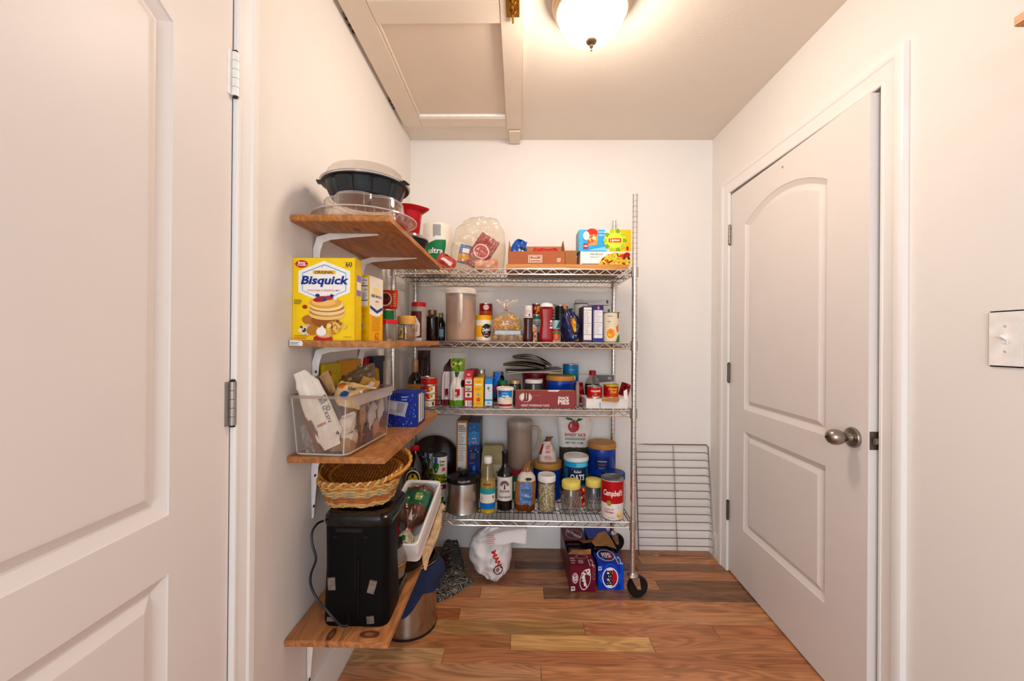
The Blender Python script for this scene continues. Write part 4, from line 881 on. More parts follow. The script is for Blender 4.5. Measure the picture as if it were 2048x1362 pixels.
def art_fruit(d):
    d.rect(-1, .5, 1, .95, '#e2dcd0'); d.scrawl('PEACH', 0, .82, '#4a6a70', ww=.35); d.lines(-.6, .6, .6, .74, 3, '#8a9a90'); d.rect(-1, .1, 1, .48, '#d89a30'); d.blobs(0, .3, .9, .18, ['#e8b040', '#f0c860', '#c88020'], 14, 3, .3)
can('food_can', 'tall cream and orange fruit can behind the purple edged box', (1148, 1176, 607), zs, 2.24, '#d8d0c0', art_fruit, lidc=M('#3a5a4a', .4, .6))
def art_nf(edge):
    def f(d):
        d.rect(-.8, .06, .82, .96, '#e6e0dc')
        for y in (.88, .52, .2): d.rect(-.75, y, .78, y+.012, '#5a5060')
        d.lines(-.7, .56, .7, .86, 9, '#a8a0a8', 3, .35, .5); d.lines(-.7, .24, .7, .5, 8, '#b0a8b0', 4, .35, .5)
    return f
carton('food_box', 'purple edged food box with nutrition panel right of the navy bag', 'box', (1166, 1185, 612), zs, 2.035, .14, '#4a2a58', '#3a1c46', '#2a1a30', art=art_nf(0))
def art_nf2(d):
    art_nf(0)(d); d.rect(-1, .86, 1, 1, '#232a6a'); d.poly([(-.3, .9), (0, .985), (.3, .9), (.1, .9), (.1, .87), (-.1, .87), (-.1, .9)], '#e07a8a'); d.rect(-1, 0, 1, .11, '#2c3a8a'); d.rect(-.95, .11, -.82, .86, '#3a4a98'); d.rect(.84, .11, .98, .86, '#3a4a98')
carton('food_box', 'blue topped white food box right of the purple edged box', 'box', (1187, 1207, 610), zs, 2.03, .13, '#d8d8e4', '#2a3480', '#232a6a', art=art_nf2)
def art_pump(d):
    d.rect(-1, .0, 1, 1, '#ded2bc'); d.scrawl('SLICED', -.35, .86, '#4a4a40', ww=.3); d.scrawl('YAMS', -.45, .68, '#4a4a40', ww=.2); d.poly([(.35, .5), (.75, .62), (.8, .35), (.5, .33)], '#d8842c'); d.ell(-.25, .28, .62, .2, '#f2e6d0'); d.ell(-.25, .29, .52, .17, '#e8982c'); d.blobs(-.25, .3, .4, .13, ['#f0b040', '#d87a1c', '#f6c868'], 14, 5, .35); d.poly([(.3, 0), (.98, 0), (.98, .3), (.6, .2)], '#4a7a3a'); d.rect(.72, .25, .98, .95, '#ece6de'); d.lines(.76, .4, .95, .9, 8, '#a8a098'); d.rect(.55, .8, .8, .98, '#7a4a2a')
can('food_can', 'cream can with orange fruit bowl picture at the right end of the second shelf', (1206, 1239, 625), zs, 2.05, '#ded2bc', art_pump, lidc=M('#5a6a44', .4, .5))
for i, (y0, y1, xx0, xx1, lb) in enumerate(((599, 610, 1153, 1219, 'upper long white box lying behind the fruit cans'), (611, 640, 1158, 1222, 'lower long white box behind the fruit cans'))):
    zz = W(1190, y1, 2.31).z if i == 0 else zs
    carton('pasta_carton', lb, 'box', (xx0, xx1, y0), zz, 2.31, .06, '#d0c8c0', art=lambda d: (d.rect(.8, .3 if i == 0 else .6, .93, .9, '#3a5a52'), d.lines(-.9, .4, .6, .85, 2, '#b8a8a8'), d.rect(-.95, .5, -.6, .9, '#c8b0a8')))
# ================================================================ third board and third rack shelf
x0, x1 = W(566, 804, 1.095).x, W(703, 804, 1.095).x
bw, bl, bh = .178, .315, .176
bn = T('clear_bin', 'long clear plastic bin full of food packets on the third board', 'bin', (-.5405, 1.112+bl/2, Z3+.0005), rz=-5)
def brect(w, d, r, z): return [(px, py, z) for px, py, _ in rrect(w, d, r, 5)]
b = B(); BINM = clear('#f7f3f0', .24, .06, .0004)
b.loft([brect(bw-.034, bl-.034, .02, .004), brect(bw-.022, bl-.022, .025, .014), brect(bw-.004, bl-.004, .02, bh-.009)], BINM, c0=True); b.build('bin', bn, smooth=50)
b = B(); HZ2 = clear('#fffdfa', .62, .08)
b.tube(brect(bw-.022, bl-.022, .025, .012), .0022, HZ2, 6, True)
for i in (2, 8, 14, 20): b.tube([brect(bw-.022, bl-.022, .025, .014)[i], brect(bw-.004, bl-.004, .02, bh-.009)[i]], .0018, HZ2, 6)
o = b.build('moulded_edges', bn, smooth=50); o['kind'] = 'stuff'
b = B(); b.loft([brect(bw-.004, bl-.004, .02, bh-.009), brect(bw+.006, bl+.006, .022, bh-.008), brect(bw+.008, bl+.008, .022, bh), brect(bw+.002, bl+.002, .02, bh+.001), brect(bw-.003, bl-.003, .02, bh-.008)], clear('#e6ddd8', .45, .1), closed=True); b.build('rim', bn, smooth=40)
for s in (-1, 1):
    b = B(); b.box(s*(bw/2+.0035)-.0008, -bl/2+.02, bh-.032, s*(bw/2+.0035)+.0008, bl/2-.02, bh-.001, clear('#efe6e0', .7, .1)); b.build('grip_band', bn, bevel=.0006)
def pk(label, u, v, Y, w, h, t, col, rot, art=None, prof=PILLOW, seed=1, wr=.004, rough=.4, cr=.003, bands=None, coat=.15, nm='food_packet'):
    p = W(u, v, Y); o = T(nm, label, 'packet', p, rot=tuple(math.radians(a) for a in rot))
    f = bag(o, w, h, t, prof, col if not isinstance(col, str) else M(col, rough, coat=coat, bump=.001), wr, seed, bands=bands, cr=cr, cf=45)
    if art: d = f(); art(d); d.build(o)
    return o
def art_br(d):
    d.rect(.42, .1, .95, .92, '#ddd5c8'); d.text('DRIED', .78, .52, '#2a2a2a', hh=.042, ww=.60, rot=-90, bold=.02); d.text('BRACKEN', .53, .44, '#2a2a2a', hh=.042, ww=.92, rot=-90, bold=.02); d.text('4', .66, .13, '#2a2a2a', hh=.05, bold=.05)
    d.scrawl('wild fern', -.1, .3, '#b87a4a', ww=.35, rot=-90)
pk('cream packet lettered dried bracken leaning left in the front of the bin', 668, 893, 1.14, .078, .235, .022, '#e4dace', (-6, -25, 8), art_br, seed=3, cr=.001, wr=.0015, prof=[(0, -.7, .5, .1), (.06, -.75, .55, .2), (.15, -1, 1, .8), (.5, -1, 1, 1), (.8, -.85, .9, .7), (.93, -.62, .5, .25), (1, -.6, .25, .05)])
pk('dark brown packet standing behind the cream bracken packet', 690, 880, 1.175, .07, .205, .03, '#5a4438', (-6, -34, 5), seed=4)
pk('folded brown paper packet at the left front of the bin', 648, 903, 1.145, .045, .125, .03, '#7a5240', (-4, -20, 10), seed=5, rough=.55)
pk('crumpled clear wrapper at the bottom left corner of the bin', 628, 905, 1.15, .045, .085, .025, FILM, (-2, -18, 0), seed=6, wr=.008)
pk('white paper packet edge at the left wall of the bin', 640, 880, 1.165, .055, .125, .02, '#dcdad8', (-4, -14, 0), seed=7)
o = T('bottle_cap_jar', 'small grey lidded jar in the back left corner of the bin', 'jar', W(592, 830, 1.20)+Vector((.018, 0, -.004)))
turned(o, [('jar', [(0, 0), (.018, 0), (.02, .004), (.02, .024), (0, .024)], M('#8a9aa0', .3)), ('lid', [(.021, .024), (.0215, .038), (.018, .041), (0, .041)], M('#3a3e42', .4))], 20)
TAN = '#d9b684'
def art_tan(d): d.ell(-.45, .38, .22, .16, '#2a5a9a'); d.text('oz', -.2, .66, '#3a5a8a', ww=.2, bold=.03); d.bars(.25, .16, .85, .62); d.ell(-.75, .75, .2, .15, '#d06a2a')
pk('tan snack packet with barcode and blue dot lying across the bin', 700, 816, 1.20, .115, .085, .035, TAN, (-38, 12, 10), art_tan, seed=8, wr=.005)
pk('tan packet with orange end folded at the back left of the bin', 655, 795, 1.25, .07, .085, .03, '#e0b888', (-25, -35, 0), lambda d: d.poly([(-.8, .6), (-.2, .95), (0, .6)], '#c8642a'), seed=9)
pk('gold and silver packet standing behind the barcode packet', 722, 808, 1.27, .06, .085, .03, '#b8894a', (-15, 18, 0), lambda d: d.rect(.1, .1, .6, .9, '#b8b4b0'), seed=10)
pk('tan packet with a small black print at the right side of the bin', 738, 805, 1.30, .095, .075, .03, '#d0a468', (-30, -24, 20), lambda d: (d.rect(-.3, .45, .1, .8, '#e4ded4'), d.text('X', -.1, .62, '#2a3a4a', hh=.2, bold=.04)), seed=11)
def art_ol(d): d.blobs(-.45, .4, .4, .25, ['#c8a860', '#8a6a3a', '#6a5230'], 9, 3, .4); d.poly([(-.3, .12), (.9, .2), (.95, .02), (-.1, .0)], '#1f5a34')
pk('olive brown packet leaning up at the back of the bin', 718, 783, 1.38, .135, .085, .03, '#7a6248', (-10, -14, 0), art_ol, seed=12, prof=[(0, -.9, .9, .5), (.2, -1, 1, 1), (.6, -.95, 1, .8), (.85, -.4, 1.02, .3), (1, .5, 1.03, .05)])
pk('clear packet of pale brown slices lying at the bottom of the bin', 676, 906, 1.16, .10, .075, .05, '#a88468', (-25, 10, 0), seed=13, wr=.008, bands=[(.55, .9, M('#d8ccc0', .3))])
pk('white paper packet with twisted end in the right middle of the bin', 690, 870, 1.165, .095, .055, .035, '#dfd0c4', (-20, -22, 15), seed=14, wr=.007)
pk('white and lilac packet in the right rear of the bin', 736, 850, 1.31, .085, .08, .04, '#cfc4c4', (-10, 12, -60), lambda d: d.rect(-.2, .2, .8, .7, '#b8acb8'), seed=15, wr=.006)
pk('navy and orange packet low in the right rear of the bin', 722, 885, 1.30, .10, .06, .04, '#2a2c56', (-15, 18, -60), lambda d: d.poly([(.2, .2), (.7, .9), (.9, .4)], '#c8704a'), seed=16)
pk('brown striped packet standing against the right wall of the bin', 722, 865, 1.235, .05, .12, .028, '#b88a68', (-4, 6, -50), lambda d: d.rect(-.3, .1, .1, .9, '#8a4a2a'), seed=17)
pk('pale lilac packet leaning in the far right corner of the bin', 752, 842, 1.36, .085, .10, .04, '#d4c8c4', (-12, 8, -40), lambda d: d.rect(-.5, .2, .3, .5, '#c0b0b4'), seed=52, wr=.006)
pk('pink brown packet under the lilac packets in the bin', 740, 868, 1.34, .11, .06, .04, '#b89484', (-15, 6, -50), seed=53, wr=.006)
for o in [q for q in COL.objects if q.name.startswith(('food_packet', 'bottle_cap_jar')) and q.parent is None]: clamp_in(o, bn, -bw/2+.0185, bw/2-.0185, -bl/2+.0185, bl/2-.0185, .008, bh+.004)
# boxes along the wall behind the bin: their long faces look into the room
def wallbox(label, y0, y1, zt, d_, front, art, x0=XL+.006, nm='food_box'):
    t = T(nm, label, 'box', (x0+d_, y0, Z3)); h = zt-Z3; L = y1-y0; f = M(front, .42, var=.05); b = B(); b.box(-d_, 0, 0, 0, L, h, f); b.build('carton', t, bevel=.0012)
    d = D(lambda u, v, l: (l, L/2+u, v), L, h); art(d); d.build(t); return t
wallbox('yellow food box nearest the camera behind the clear bin', 1.325, 1.455, 1.150, .012, '#e0c81c', lambda d: (d.ell(.1, .3, .9, .55, '#f0dc30', 24), d.rect(-.7, .75, -.2, .9, '#b8783c'), d.rect(-.5, .55, .3, .66, '#c8a828'), d.ell(.5, .1, .3, .1, '#3a7a3a')))
wallbox('orange and red food box behind the middle of the clear bin', 1.458, 1.640, 1.155, .012, '#e8a82a', lambda d: (d.ell(-.8, .5, .4, .3, '#8a2a1c'), d.text('XL', .35, .55, '#c8401c', ww=.22, bold=.05), d.rect(.55, .6, .85, .9, '#4a9ac0')))
wallbox('red food box with pale band behind the far half of the bin', 1.680, 1.735, 1.155, .012, '#b81f30', lambda d: (d.rect(-.2, .75, .8, .84, '#e8b0a8'), d.rect(-.9, .1, -.4, .7, '#d04a3c')))
wallbox('dark navy box with yellow hexagon lettered honey behind the tissue box', 1.737, 1.888, 1.160, .028, '#161a3c', lambda d: (d.poly([(-.95, .5), (-.7, .82), (-.1, .78), (.1, .5), (-.1, .2), (-.7, .18)], '#c8a832'), d.text('honey', -.42, .5, '#20160c', ww=.36, bold=.05), d.rect(.7, .08, .92, .9, '#b8a898'), d.text('O', .8, .75, '#c87a3c', hh=.08)))
# blue tissue style box
def art_tis(d):
    d.scrawl('ANTI VIRAL', .12, .88, '#c8d4f0', ww=.2); d.scrawl('TISSUES', .12, .8, '#c8d4f0', ww=.2)
    R2 = random.Random(3)
    for i in range(70):
        q = R2.uniform(.012, .04); d.ell(R2.uniform(-.95, .9), R2.uniform(.04, .95), q*1.1, q, R2.choice(['#2f5ac0', '#4a7ad8', '#274aa8', '#6a9ae0']), 8)
    d.poly([(-.95, .80), (.42, .72), (.18, .30), (-.95, .40)], '#a8aab4'); d.poly([(-.95, .76), (-.2, .70), (-.35, .5), (-.95, .55)], '#c4c6cc'); d.poly([(-.3, .72), (.2, .7), (.02, .42), (-.4, .42)], '#8a8c98')
carton('tissue_box', 'dark blue dotted carton with silver patch at the end of the third board', 'box', (775, 835, 786), Z3, 1.552, .13, '#182a86', '#1a2460', '#223a9c', art=art_tis, rart=lambda d: (d.rect(-.7, .1, -.3, .95, '#e8e4e4'), d.rect(-.15, .08, .2, .95, '#dcd8d8'), d.rect(.35, .1, .6, .9, '#cfcbcb')))
zt = ZR[2]
x, w, h = S(816, 845, 719, zt, 2.13)
t = T('wine_bottle', 'dark bottle with copper foil neck and tan label behind the blue dotted carton', 'bottle', (x, 2.13, zt)); r = w/2
turned(t, [('bottle', [(0, 0), (r*.95, 0), (r, .006), (r, h*.5), (r*.85, h*.6), (r*.42, h*.7), (r*.38, h*.74), (0, h*.74)], M('#0f0c0a', .1, coat=.6)), ('foil', [(r*.40, h*.70), (r*.43, h*.72), (r*.42, h*.95), (r*.40, h), (0, h)], M('#b0845a', .4, .4, var=.2, scale=60))], 28)
d = D(cyl(r), w, h, .006); d.rect(-1.05, .30, 1.05, .45, '#c09058'); d.rect(-1.05, .42, 1.05, .435, '#8a5a2a'); d.rect(-1.05, .31, 1.05, .32, '#8a5a2a'); d.scrawl('TAWNY', 0, .37, '#7a4a20', ww=.7); d.build(t)
def art_salmon(k):
    def f(d):
        d.rect(-1, .0, 1, .18, '#f0e2d4'); d.poly([(.3, .05), (1, .05), (1, .95), (.55, .95)], '#f0e4d4'); d.ell(.45, .6, .26, .28, '#d8b030'); d.blobs(.45, .6, .2, .2, ['#5a8a3a', '#e8d060'], 5, 2, .5); d.text('SALMON', -.35, .42, '#f4e6dc', ww=.34, bold=.02, shear=.2)
    def g(d): d.rect(-1, .12, 1, .85, '#e6dac8'); d.rect(.62, .2, .86, .75, '#2a2420'); d.lines(-.7, .25, .3, .7, 4, '#b8a090')
    def hh(d): d.text('SALMON', -.2, .45, '#d8484c', ww=.34, bold=.02); d.rect(-1, .86, 1, .95, '#e8d0c0')
    return (g, f, f, hh)[k]
zc = zt
lbs = ('bottom can of the red salmon can stack, cream label with barcode', 'second can from the bottom of the red salmon can stack', 'third can from the bottom of the red salmon can stack', 'top can of the red salmon can stack with pull tab')
tops = (798, 785, 769.5, 753)
for k in range(4):
    h = W(864, tops[k], 2.03).z-zc
    can('salmon_can', lbs[k], (848.5, 880.5, 0), zc, 2.03, '#b81c24' if k else '#c4242a', art_salmon(k), 'stack of red salmon cans', h=h-.0004, pull=(k == 3)); zc += h
pk('dark maroon bag behind the bottle and salmon cans', 847, 811, 2.27, .075, .31, .05, '#3a1416', (0, 0, 0), prof=POUCH, seed=22, nm='food_bag')

def pouch(label, u0, u1, vt, Y, body, foot, top, art, seed, prof, rz=0):
    x, w, h = S(u0, u1, vt, zt, Y); o = T('standing_pouch', label, 'pouch', (x, Y+.03, zt), rz)
    f = bag(o, w, h, .06, prof, M(body, .38, coat=.1), .004, seed, nv=40, bands=[(0, .125, M(foot, .4)), (.72, 1, M(top, .4, var=.25, scale=30))]); d = f(); art(d); d.build(o)
def art_tea(c):
    def f(d):
        d.rect(-.15, .22, .42, .36, '#c0202c'); d.rect(-.1, .24, .05, .30, '#f0e0e0'); d.scrawl('tea', .1, .2, '#3a2a2a', ww=.2, bold=.03); d.ell(.75, .47, .24, .08, '#3a1c10'); d.poly([(-.3, .72), (.3, .72), (.1, .60), (-.2, .61)], c); d.blobs(0, .86, .85, .12, ['#7a9a2a', '#a8b850', '#4a6a1c', '#c8cc8a', '#5a5a20'], 26, 6, .2)
    return f
pouch('white standing pouch with green top and foot on the third wire shelf', 897, 929, 717, 2.025, '#e8dfd6', '#5f8f1f', '#6a8a24', art_tea('#1f5a2a'), 31, [(0, -1, 1, .9), (.3, -.95, .98, .9), (.58, -.72, .9, .45), (.8, -.8, .9, .35), (.97, -.78, .98, .1), (1, -.75, 1.0, .04)])
pouch('white standing pouch with maroon top and foot left of the green one', 880, 899, 718, 2.05, '#cfc2c2', '#6a2236', '#3f1a22', lambda d: (d.rect(.1, .22, .75, .36, '#7a1a28'), d.scrawl('tea', .4, .2, '#3a2a2a', ww=.3, bold=.03)), 32, [(0, -1, 1.1, .9), (.3, -1, 1.1, .9), (.6, -.9, 1.1, .5), (.8, -.4, 1.1, .4), (1, .75, 1.05, .05)])
def art_red(d):
    d.text('XL', 0, .89, '#f6e8e4', ww=.4, bold=.03, shear=.2); d.rect(-.7, .78, .75, .80, '#e8b0a8'); d.rect(-.75, .62, .8, .76, '#e8ded4'); d.blobs(0, .69, .5, .05, ['#1a1a20', '#4a5a70', '#8a8a90'], 9, 2, .4)
    d.rect(-.75, .44, .8, .58, '#e0d8cc'); d.ell(0, .5, .55, .05, '#7a8a5a'); d.ell(0, .52, .4, .03, '#c8b890'); d.rect(-.75, .26, .8, .40, '#f0e8e0'); d.ell(0, .33, .4, .045, '#4a6a3c'); d.ell(.1, .34, .2, .03, '#a83a30'); d.rect(-.8, .195, .85, .225, '#e0202c'); d.bars(-.85, .02, .85, .17, 10)
carton('food_box', 'slim red food box with pictures and barcode on the third wire shelf', 'box', (929, 945.5, 741), zt, 2.015, .12, '#c8182a', '#8a1420', '#7a1a22', art=art_red)
carton('food_box', 'slim yellow food box with red seal beside the slim red box', 'box', (947, 967, 756), zt, 2.015, .07, '#f0bf16', '#c89a14', '#e0b020', art=lambda d: (d.rect(-.7, .74, .7, .8, '#f0e6c0'), d.scrawl('CURRY', 0, .87, '#b8782a', ww=.5, bold=.02), d.ell(0, .42, .2, .05, '#8aa0b0'), d.ell(0, .25, .42, .065, '#c83a20'), d.scrawl('HOT', 0, .25, '#f0c020', ww=.25, bold=.03), d.scrawl('GOLD', 0, .12, '#b8601c', ww=.6, bold=.02), d.lines(-.6, .58, .6, .66, 2, '#c8921c')))
spice('relish_jar', 'jar of tan relish with silver lid behind the slim yellow box', (954, 972, 739), 2.16, M('#9a8450', .3, var=.3, scale=80), M('#b8aea4', .35, .8), sh=.78, neck=.75, caph=.09, base=zt)
carton('food_box', 'dark red box behind the slim red box', 'box', (938, 956, 738), zt, 2.17, .05, '#7a1c24')
carton('food_box', 'slim light blue and white box right of the yellow box', 'box', (970, 985, 757), zt, 2.03, .10, '#d8e4ee', '#2a5a7a', '#2a8ad0', art=lambda d: (d.rect(-1, .8, 1, 1, '#2a8ad8'), d.ell(.2, .62, .35, .09, '#d8b83c', ring=.6), d.ell(-.1, .65, .25, .05, '#3a7ac0'), d.rect(-1, .2, 1, .26, '#2a9ad0'), d.rect(-.4, .08, .3, .17, '#c8a8c0'), d.rect(-1, 0, 1, .03, '#1f6a80')), rart=lambda d: (d.rect(-1, 0, 1, .45, '#9a6a2a'), d.rect(-1, .55, .6, .9, '#2a5a8a')))
t = T('food_packet', 'bright blue packet with red corner tilted behind the slim light blue box', 'packet', (W(985, 800, 2.12).x-.002, 2.15, zt+.03), rot=(0, .22, 0))
f = bag(t, .034, .135, .02, PILLOW, M('#2a70c8', .35), .002, 3); d = f(); d.rect(.0, .25, .9, .5, '#b83038'); d.build(t)
spice('dark_jar', 'dark berry jar with silver lid behind the white and blue tub', (984, 1009, 743), 2.235, M('#160f14', .12, coat=.5), M('#b0aca8', .3, .8), sh=.76, neck=.78, caph=.09, base=zt)
spice('jam_jar', 'red jam jar with green lid behind the white and blue tub', (994, 1017, 761), 2.10, M('#6a1c1c', .15, coat=.5), M('#1f6a44', .4), sh=.8, neck=.86, caph=.12, base=zt)
spice('pickle_jar', 'small dark jar with gold lid left of the snack pie carton', (1018, 1042, 760), 2.13, M('#2a2a26', .12, coat=.5), M('#c8a878', .35, .6), sh=.76, neck=.84, caph=.11, base=zt)
x, w, h = S(993, 1028, 774, zt, 2.02); r = w/2
t = T('frosting_tub', 'white tub with blue and red label on the third wire shelf', 'tub', (x, 2.02, zt))
turned(t, [('tub', [(0, 0), (r*.86, 0), (r*.88, .004), (r*.93, h*.88), (0, h*.88)], M('#e2d8cc', .4)), ('lid', [(r*.95, h*.87), (r, h*.87), (r, h*.97), (r*.95, h), (r*.9, h-.003), (0, h-.003)], M('#efe8df', .4))], 36)
def art_frost(d):
    d.rect(-1, .5, 1, .86, '#2a84c8'); d.rect(-.95, .68, -.55, .84, '#8a3a6a'); d.scrawl('creamy', 0, .74, '#d8ecf8', ww=.36); d.text('Vanilla', .05, .6, '#ffffff', ww=.45, bold=.02, shear=.2); d.rect(-1, .2, 1, .5, '#e8dccb'); d.ell(-.5, .42, .45, .12, '#f2eadc'); d.ell(.45, .46, .5, .1, '#e0d0bc'); d.rect(-1, .09, 1, .2, '#b01c2c'); d.rect(-1, 0, 1, .09, '#c8c0b8')
d = D(cyl(lambda v: r*(.88+.05*v/h)), w*.92, h, .006); art_frost(d); d.build(t)
def art_pie(d):
    d.ell(-.66, .62, .21, .27, '#f0e6de'); d.ell(-.66, .62, .185, .235, '#7a2a24', ring=.93); d.text('JJ', -.66, .66, '#7a2a24', ww=.1, bold=.05); d.text("Pies", -.66, .52, '#7a2a24', ww=.07)
    d.text('SNACK', .60, .60, '#f6efe8', ww=.185, hh=.17, bold=.03); d.text('PIES', .60, .36, '#f6efe8', ww=.185, hh=.27, bold=.03); d.text('GREAT HOMEMADE TASTE', -.34, .15, '#f0dcd4', ww=.47, hh=.12, bold=.02)
    d.lines(-.4, .72, -.1, .76, 1, '#c88a80')
t = carton('snack_pie_carton', 'maroon snack pie carton with white lettering on the third wire shelf', 'carton', (1031, 1151.5, 782), zt, 2.0, .012, '#8e3a38', '#7a302e', '#a8745a', art=art_pie)
xq, wq, hq = S(1031, 1151.5, 782, zt, 2.0)
b = B(); b.box(-wq/2, .0125, 0, -wq/2+.003, .07, hq*.98, CARDIN); b.box(wq/2-.003, .0125, 0, wq/2, .07, hq*.98, CARDIN); b.box(-wq/2, .067, 0, wq/2, .07, hq*.98, CARDIN); b.build('open_back', t, smooth=0)
b = B(); b.loft([[(-.05+.06, -.001, hq*.98), (.0+.06, -.001, hq*.96), (.01+.06, .004, hq*1.06), (-.045+.06, .004, hq*1.04)], [(-.05+.06, .001, hq*.98), (.06, .001, hq*.96), (.07, .006, hq*1.06), (.015, .006, hq*1.04)]], M('#e4d4c8', .6), c0=True, c1=True); b.build('torn_flap', t, smooth=0)
x, w, h = S(1044, 1098, 743, zt, 2.31); r = w/2
t = T('biscuit_tub', 'dark red biscuit tub carrying folded magazines', 'tub', (x, 2.31, zt))
turned(t, [('tub', [(0, 0), (r*.9, 0), (r*.96, h*.9), (0, h*.9)], M('#7a1822', .35)), ('lid', [(r*.97, h*.89), (r*1.02, h*.9), (r*1.02, h*.97), (r*.96, h), (0, h)], M('#8e2430', .35))], 36)
d = D(cyl(lambda v: r*(.9+.06*v/h)), w*.95, h, .01); d.text('AMARETTI', 0, .72, '#f0e4dc', ww=.55, hh=.12, bold=.03); d.rect(-.6, .48, .6, .6, '#e8e0d8'); d.build(t)
spice('glass_jar', 'clear jar with white lid in front of the dark red biscuit tub', (1048, 1087, 759), 2.135, M('#2f2a2a', .1, coat=.6), M('#e2dcd6', .4), sh=.74, neck=.84, caph=.10, base=zt)
zm = zt+h+.001
for i, (lb, c, w_, rx, ry, rz) in enumerate((('folded newspaper lying on the dark red biscuit tub', '#b8aca0', .30, 0, -2, 4), ('lower curled dark magazine on the folded newspaper', '#4a3c30', .22, 0, 4, -8), ('topmost curled magazine with gold edge on the stack', '#3a3226', .20, 0, 12, 6))):
    p = W((1066, 1050, 1062)[i], 742, 2.29); t = T('magazine', lb, 'magazine', (p.x, 2.26, zm+(0, .030, .056)[i]), rot=(0, math.radians(ry), math.radians(rz)), grp='folded papers on the biscuit tub')
    for k in range(4 if i == 0 else 3):
        b = B(); n = 14; up = []; lo = []
        for j in range(n+1):
            u = j/n; X = (u-.5)*w_; bend = (.004*math.sin(u*5+k) if i == 0 else .028*math.sin(PI*u)*(.4+.3*k)*(1 if i == 2 else .5)); up.append((X, 0, k*.0045+bend+.003)); lo.append((X, 0, k*.0045+bend))
        ring = up+lo[::-1]; b.loft([[(px, -.09, pz) for px, _, pz in ring], [(px, .09, pz) for px, _, pz in ring]], M(('#d8ccbc', '#a89a8a', '#e0d6c8', '#6a5a4c')[k] if i == 0 else ('#2a241c', '#8a7a4a', '#4a3e2e')[k], .5), c0=True, c1=True); b.build('page', t, smooth=40)
def coffee(label, px, zb_, Y, art=True, h=None, rz=0):
    x, w, hh = S(px[0], px[1], px[2], zb_, Y); h = h or hh; r = w/2
    t = T('coffee_tub', label, 'coffee tub', (x, Y, zb_), rz); BL = M('#123f9a', .35, coat=.2)
    b = B(); N = 40; rings = []
    for q, z in ((.86, 0), (.96, .006), (.98, h*.08), (.93, h*.12), (.95, h*.2), (.95, h*.66), (.98, h*.74), (.94, h*.80), (.93, h*.84)):
        rings.append([(r*q*math.cos(2*PI*i/N)*(1-(.16 if .2 < z/h < .70 and min(abs(i-32), abs(i-33)) < 2 else 0)), r*q*math.sin(2*PI*i/N)*(1-(.16 if .2 < z/h < .70 and min(abs(i-32), abs(i-33)) < 2 else 0)), z) for i in range(N)])
    b.loft(rings, BL, c0=True, c1=True); b.build('tub', t, smooth=60)
    b = B(); b.lathe([(r*.9, h*.835), (r*.99, h*.84), (r*1.0, h*.86), (r*.99, h*.97), (r*.95, h), (r*.9, h-.002), (0, h-.002)], M('#b5854a', .45), 40); b.build('lid', t)
    if art: d = D(cyl(r*.955), w, h, .01); d.rect(-1.3, .25, -.25, .62, '#0c2458'); d.scrawl('COFFEE', -.75, .5, '#c8d0e8', ww=.3); d.scrawl('classic', -.75, .4, '#c84a4a', ww=.25); d.lines(-1.0, .28, -.5, .34, 2, '#7a90c8'); d.build(t)
    return t
coffee('blue coffee tub with tan lid behind the snack pie carton', (1092, 1149, 751), zt, 2.165, art=False)
can('food_can', 'lower teal can behind the blue coffee tub on the third shelf', (1126, 1157, 780), zt, 2.29, '#1f5a7a', h=.105)
can('food_can', 'upper teal blue can standing tall behind the blue coffee tub', (1126, 1157, 728), zt+.1055, 2.29, '#1a74a8', lambda d: (d.rect(-1, .35, 1, .5, '#1f7a5a'), d.rect(-1, 0, 1, .35, '#1c4a9a'), d.ell(.25, .22, .3, .16, '#d8e0e0'), d.scrawl('PEAS', 0, .7, '#bfe0ec', ww=.35)))
spice('small_jar', 'small jar with pink label right of the blue coffee tub', (1151, 1159, 763), 2.075, M('#a89088', .3), M('#8a7a70', .4, .5), sh=.8, neck=.8, caph=.1, base=zt)
# cola bottle, cans, bags over the white carton
x, w, h = S(1170, 1200, 741, zt, 2.2); r = w/2
t = T('cola_bottle', 'dark cola bottle with red cap behind the red soup can', 'bottle', (x, 2.2, zt))
turned(t, [('cola', [(0, 0), (r*.9, 0), (r, .012), (r*.95, h*.3), (r, h*.5), (r*.96, h*.60), (0, h*.605)], M('#1c0c0a', .08, coat=.7)), ('bottle', [(r*.97, h*.60), (r*.8, h*.70), (r*.5, h*.79), (r*.36, h*.84), (r*.36, h*.86), (0, h*.86)], clear('#e8e0d8', .25, .06)), ('cap', [(r*.38, h*.855), (r*.46, h*.86), (r*.46, h*.985), (r*.4, h), (0, h)], M('#a01828', .4))], 30)
cz = W(1200, 797, 2.01).z-zt
xc, wc, hc = S(1172.5, 1256, 797, zt, 2.005)
t = T('white_carton', 'low white carton with torn brown flap at the right end of the third shelf', 'carton', (xc, 2.005, zt))
WC = M('#e4ddd8', .5); b = B(); b.box(-wc/2, 0, 0, wc/2, .15, hc-.004, WC); b.box(-wc*.18, -.001, hc*.0, -wc*.17+.003, -.0003, hc*.6, M('#8aa0c8', .5)); b.build('carton', t, bevel=.0008)
b = B(); b.loft([[(-wc*.14, -.004, hc*1.02), (wc*.30, -.004, hc*1.06), (wc*.26, -.010, hc*.72), (wc*.18, -.012, hc*.66), (-wc*.14, -.010, hc*.78)], [(-wc*.14, -.0035, hc*1.02), (wc*.30, -.0035, hc*1.06), (wc*.26, -.0095, hc*.72), (wc*.18, -.0115, hc*.66), (-wc*.14, -.0095, hc*.78)]], CARD, c0=True, c1=True); b.build('torn_flap', t, smooth=0)
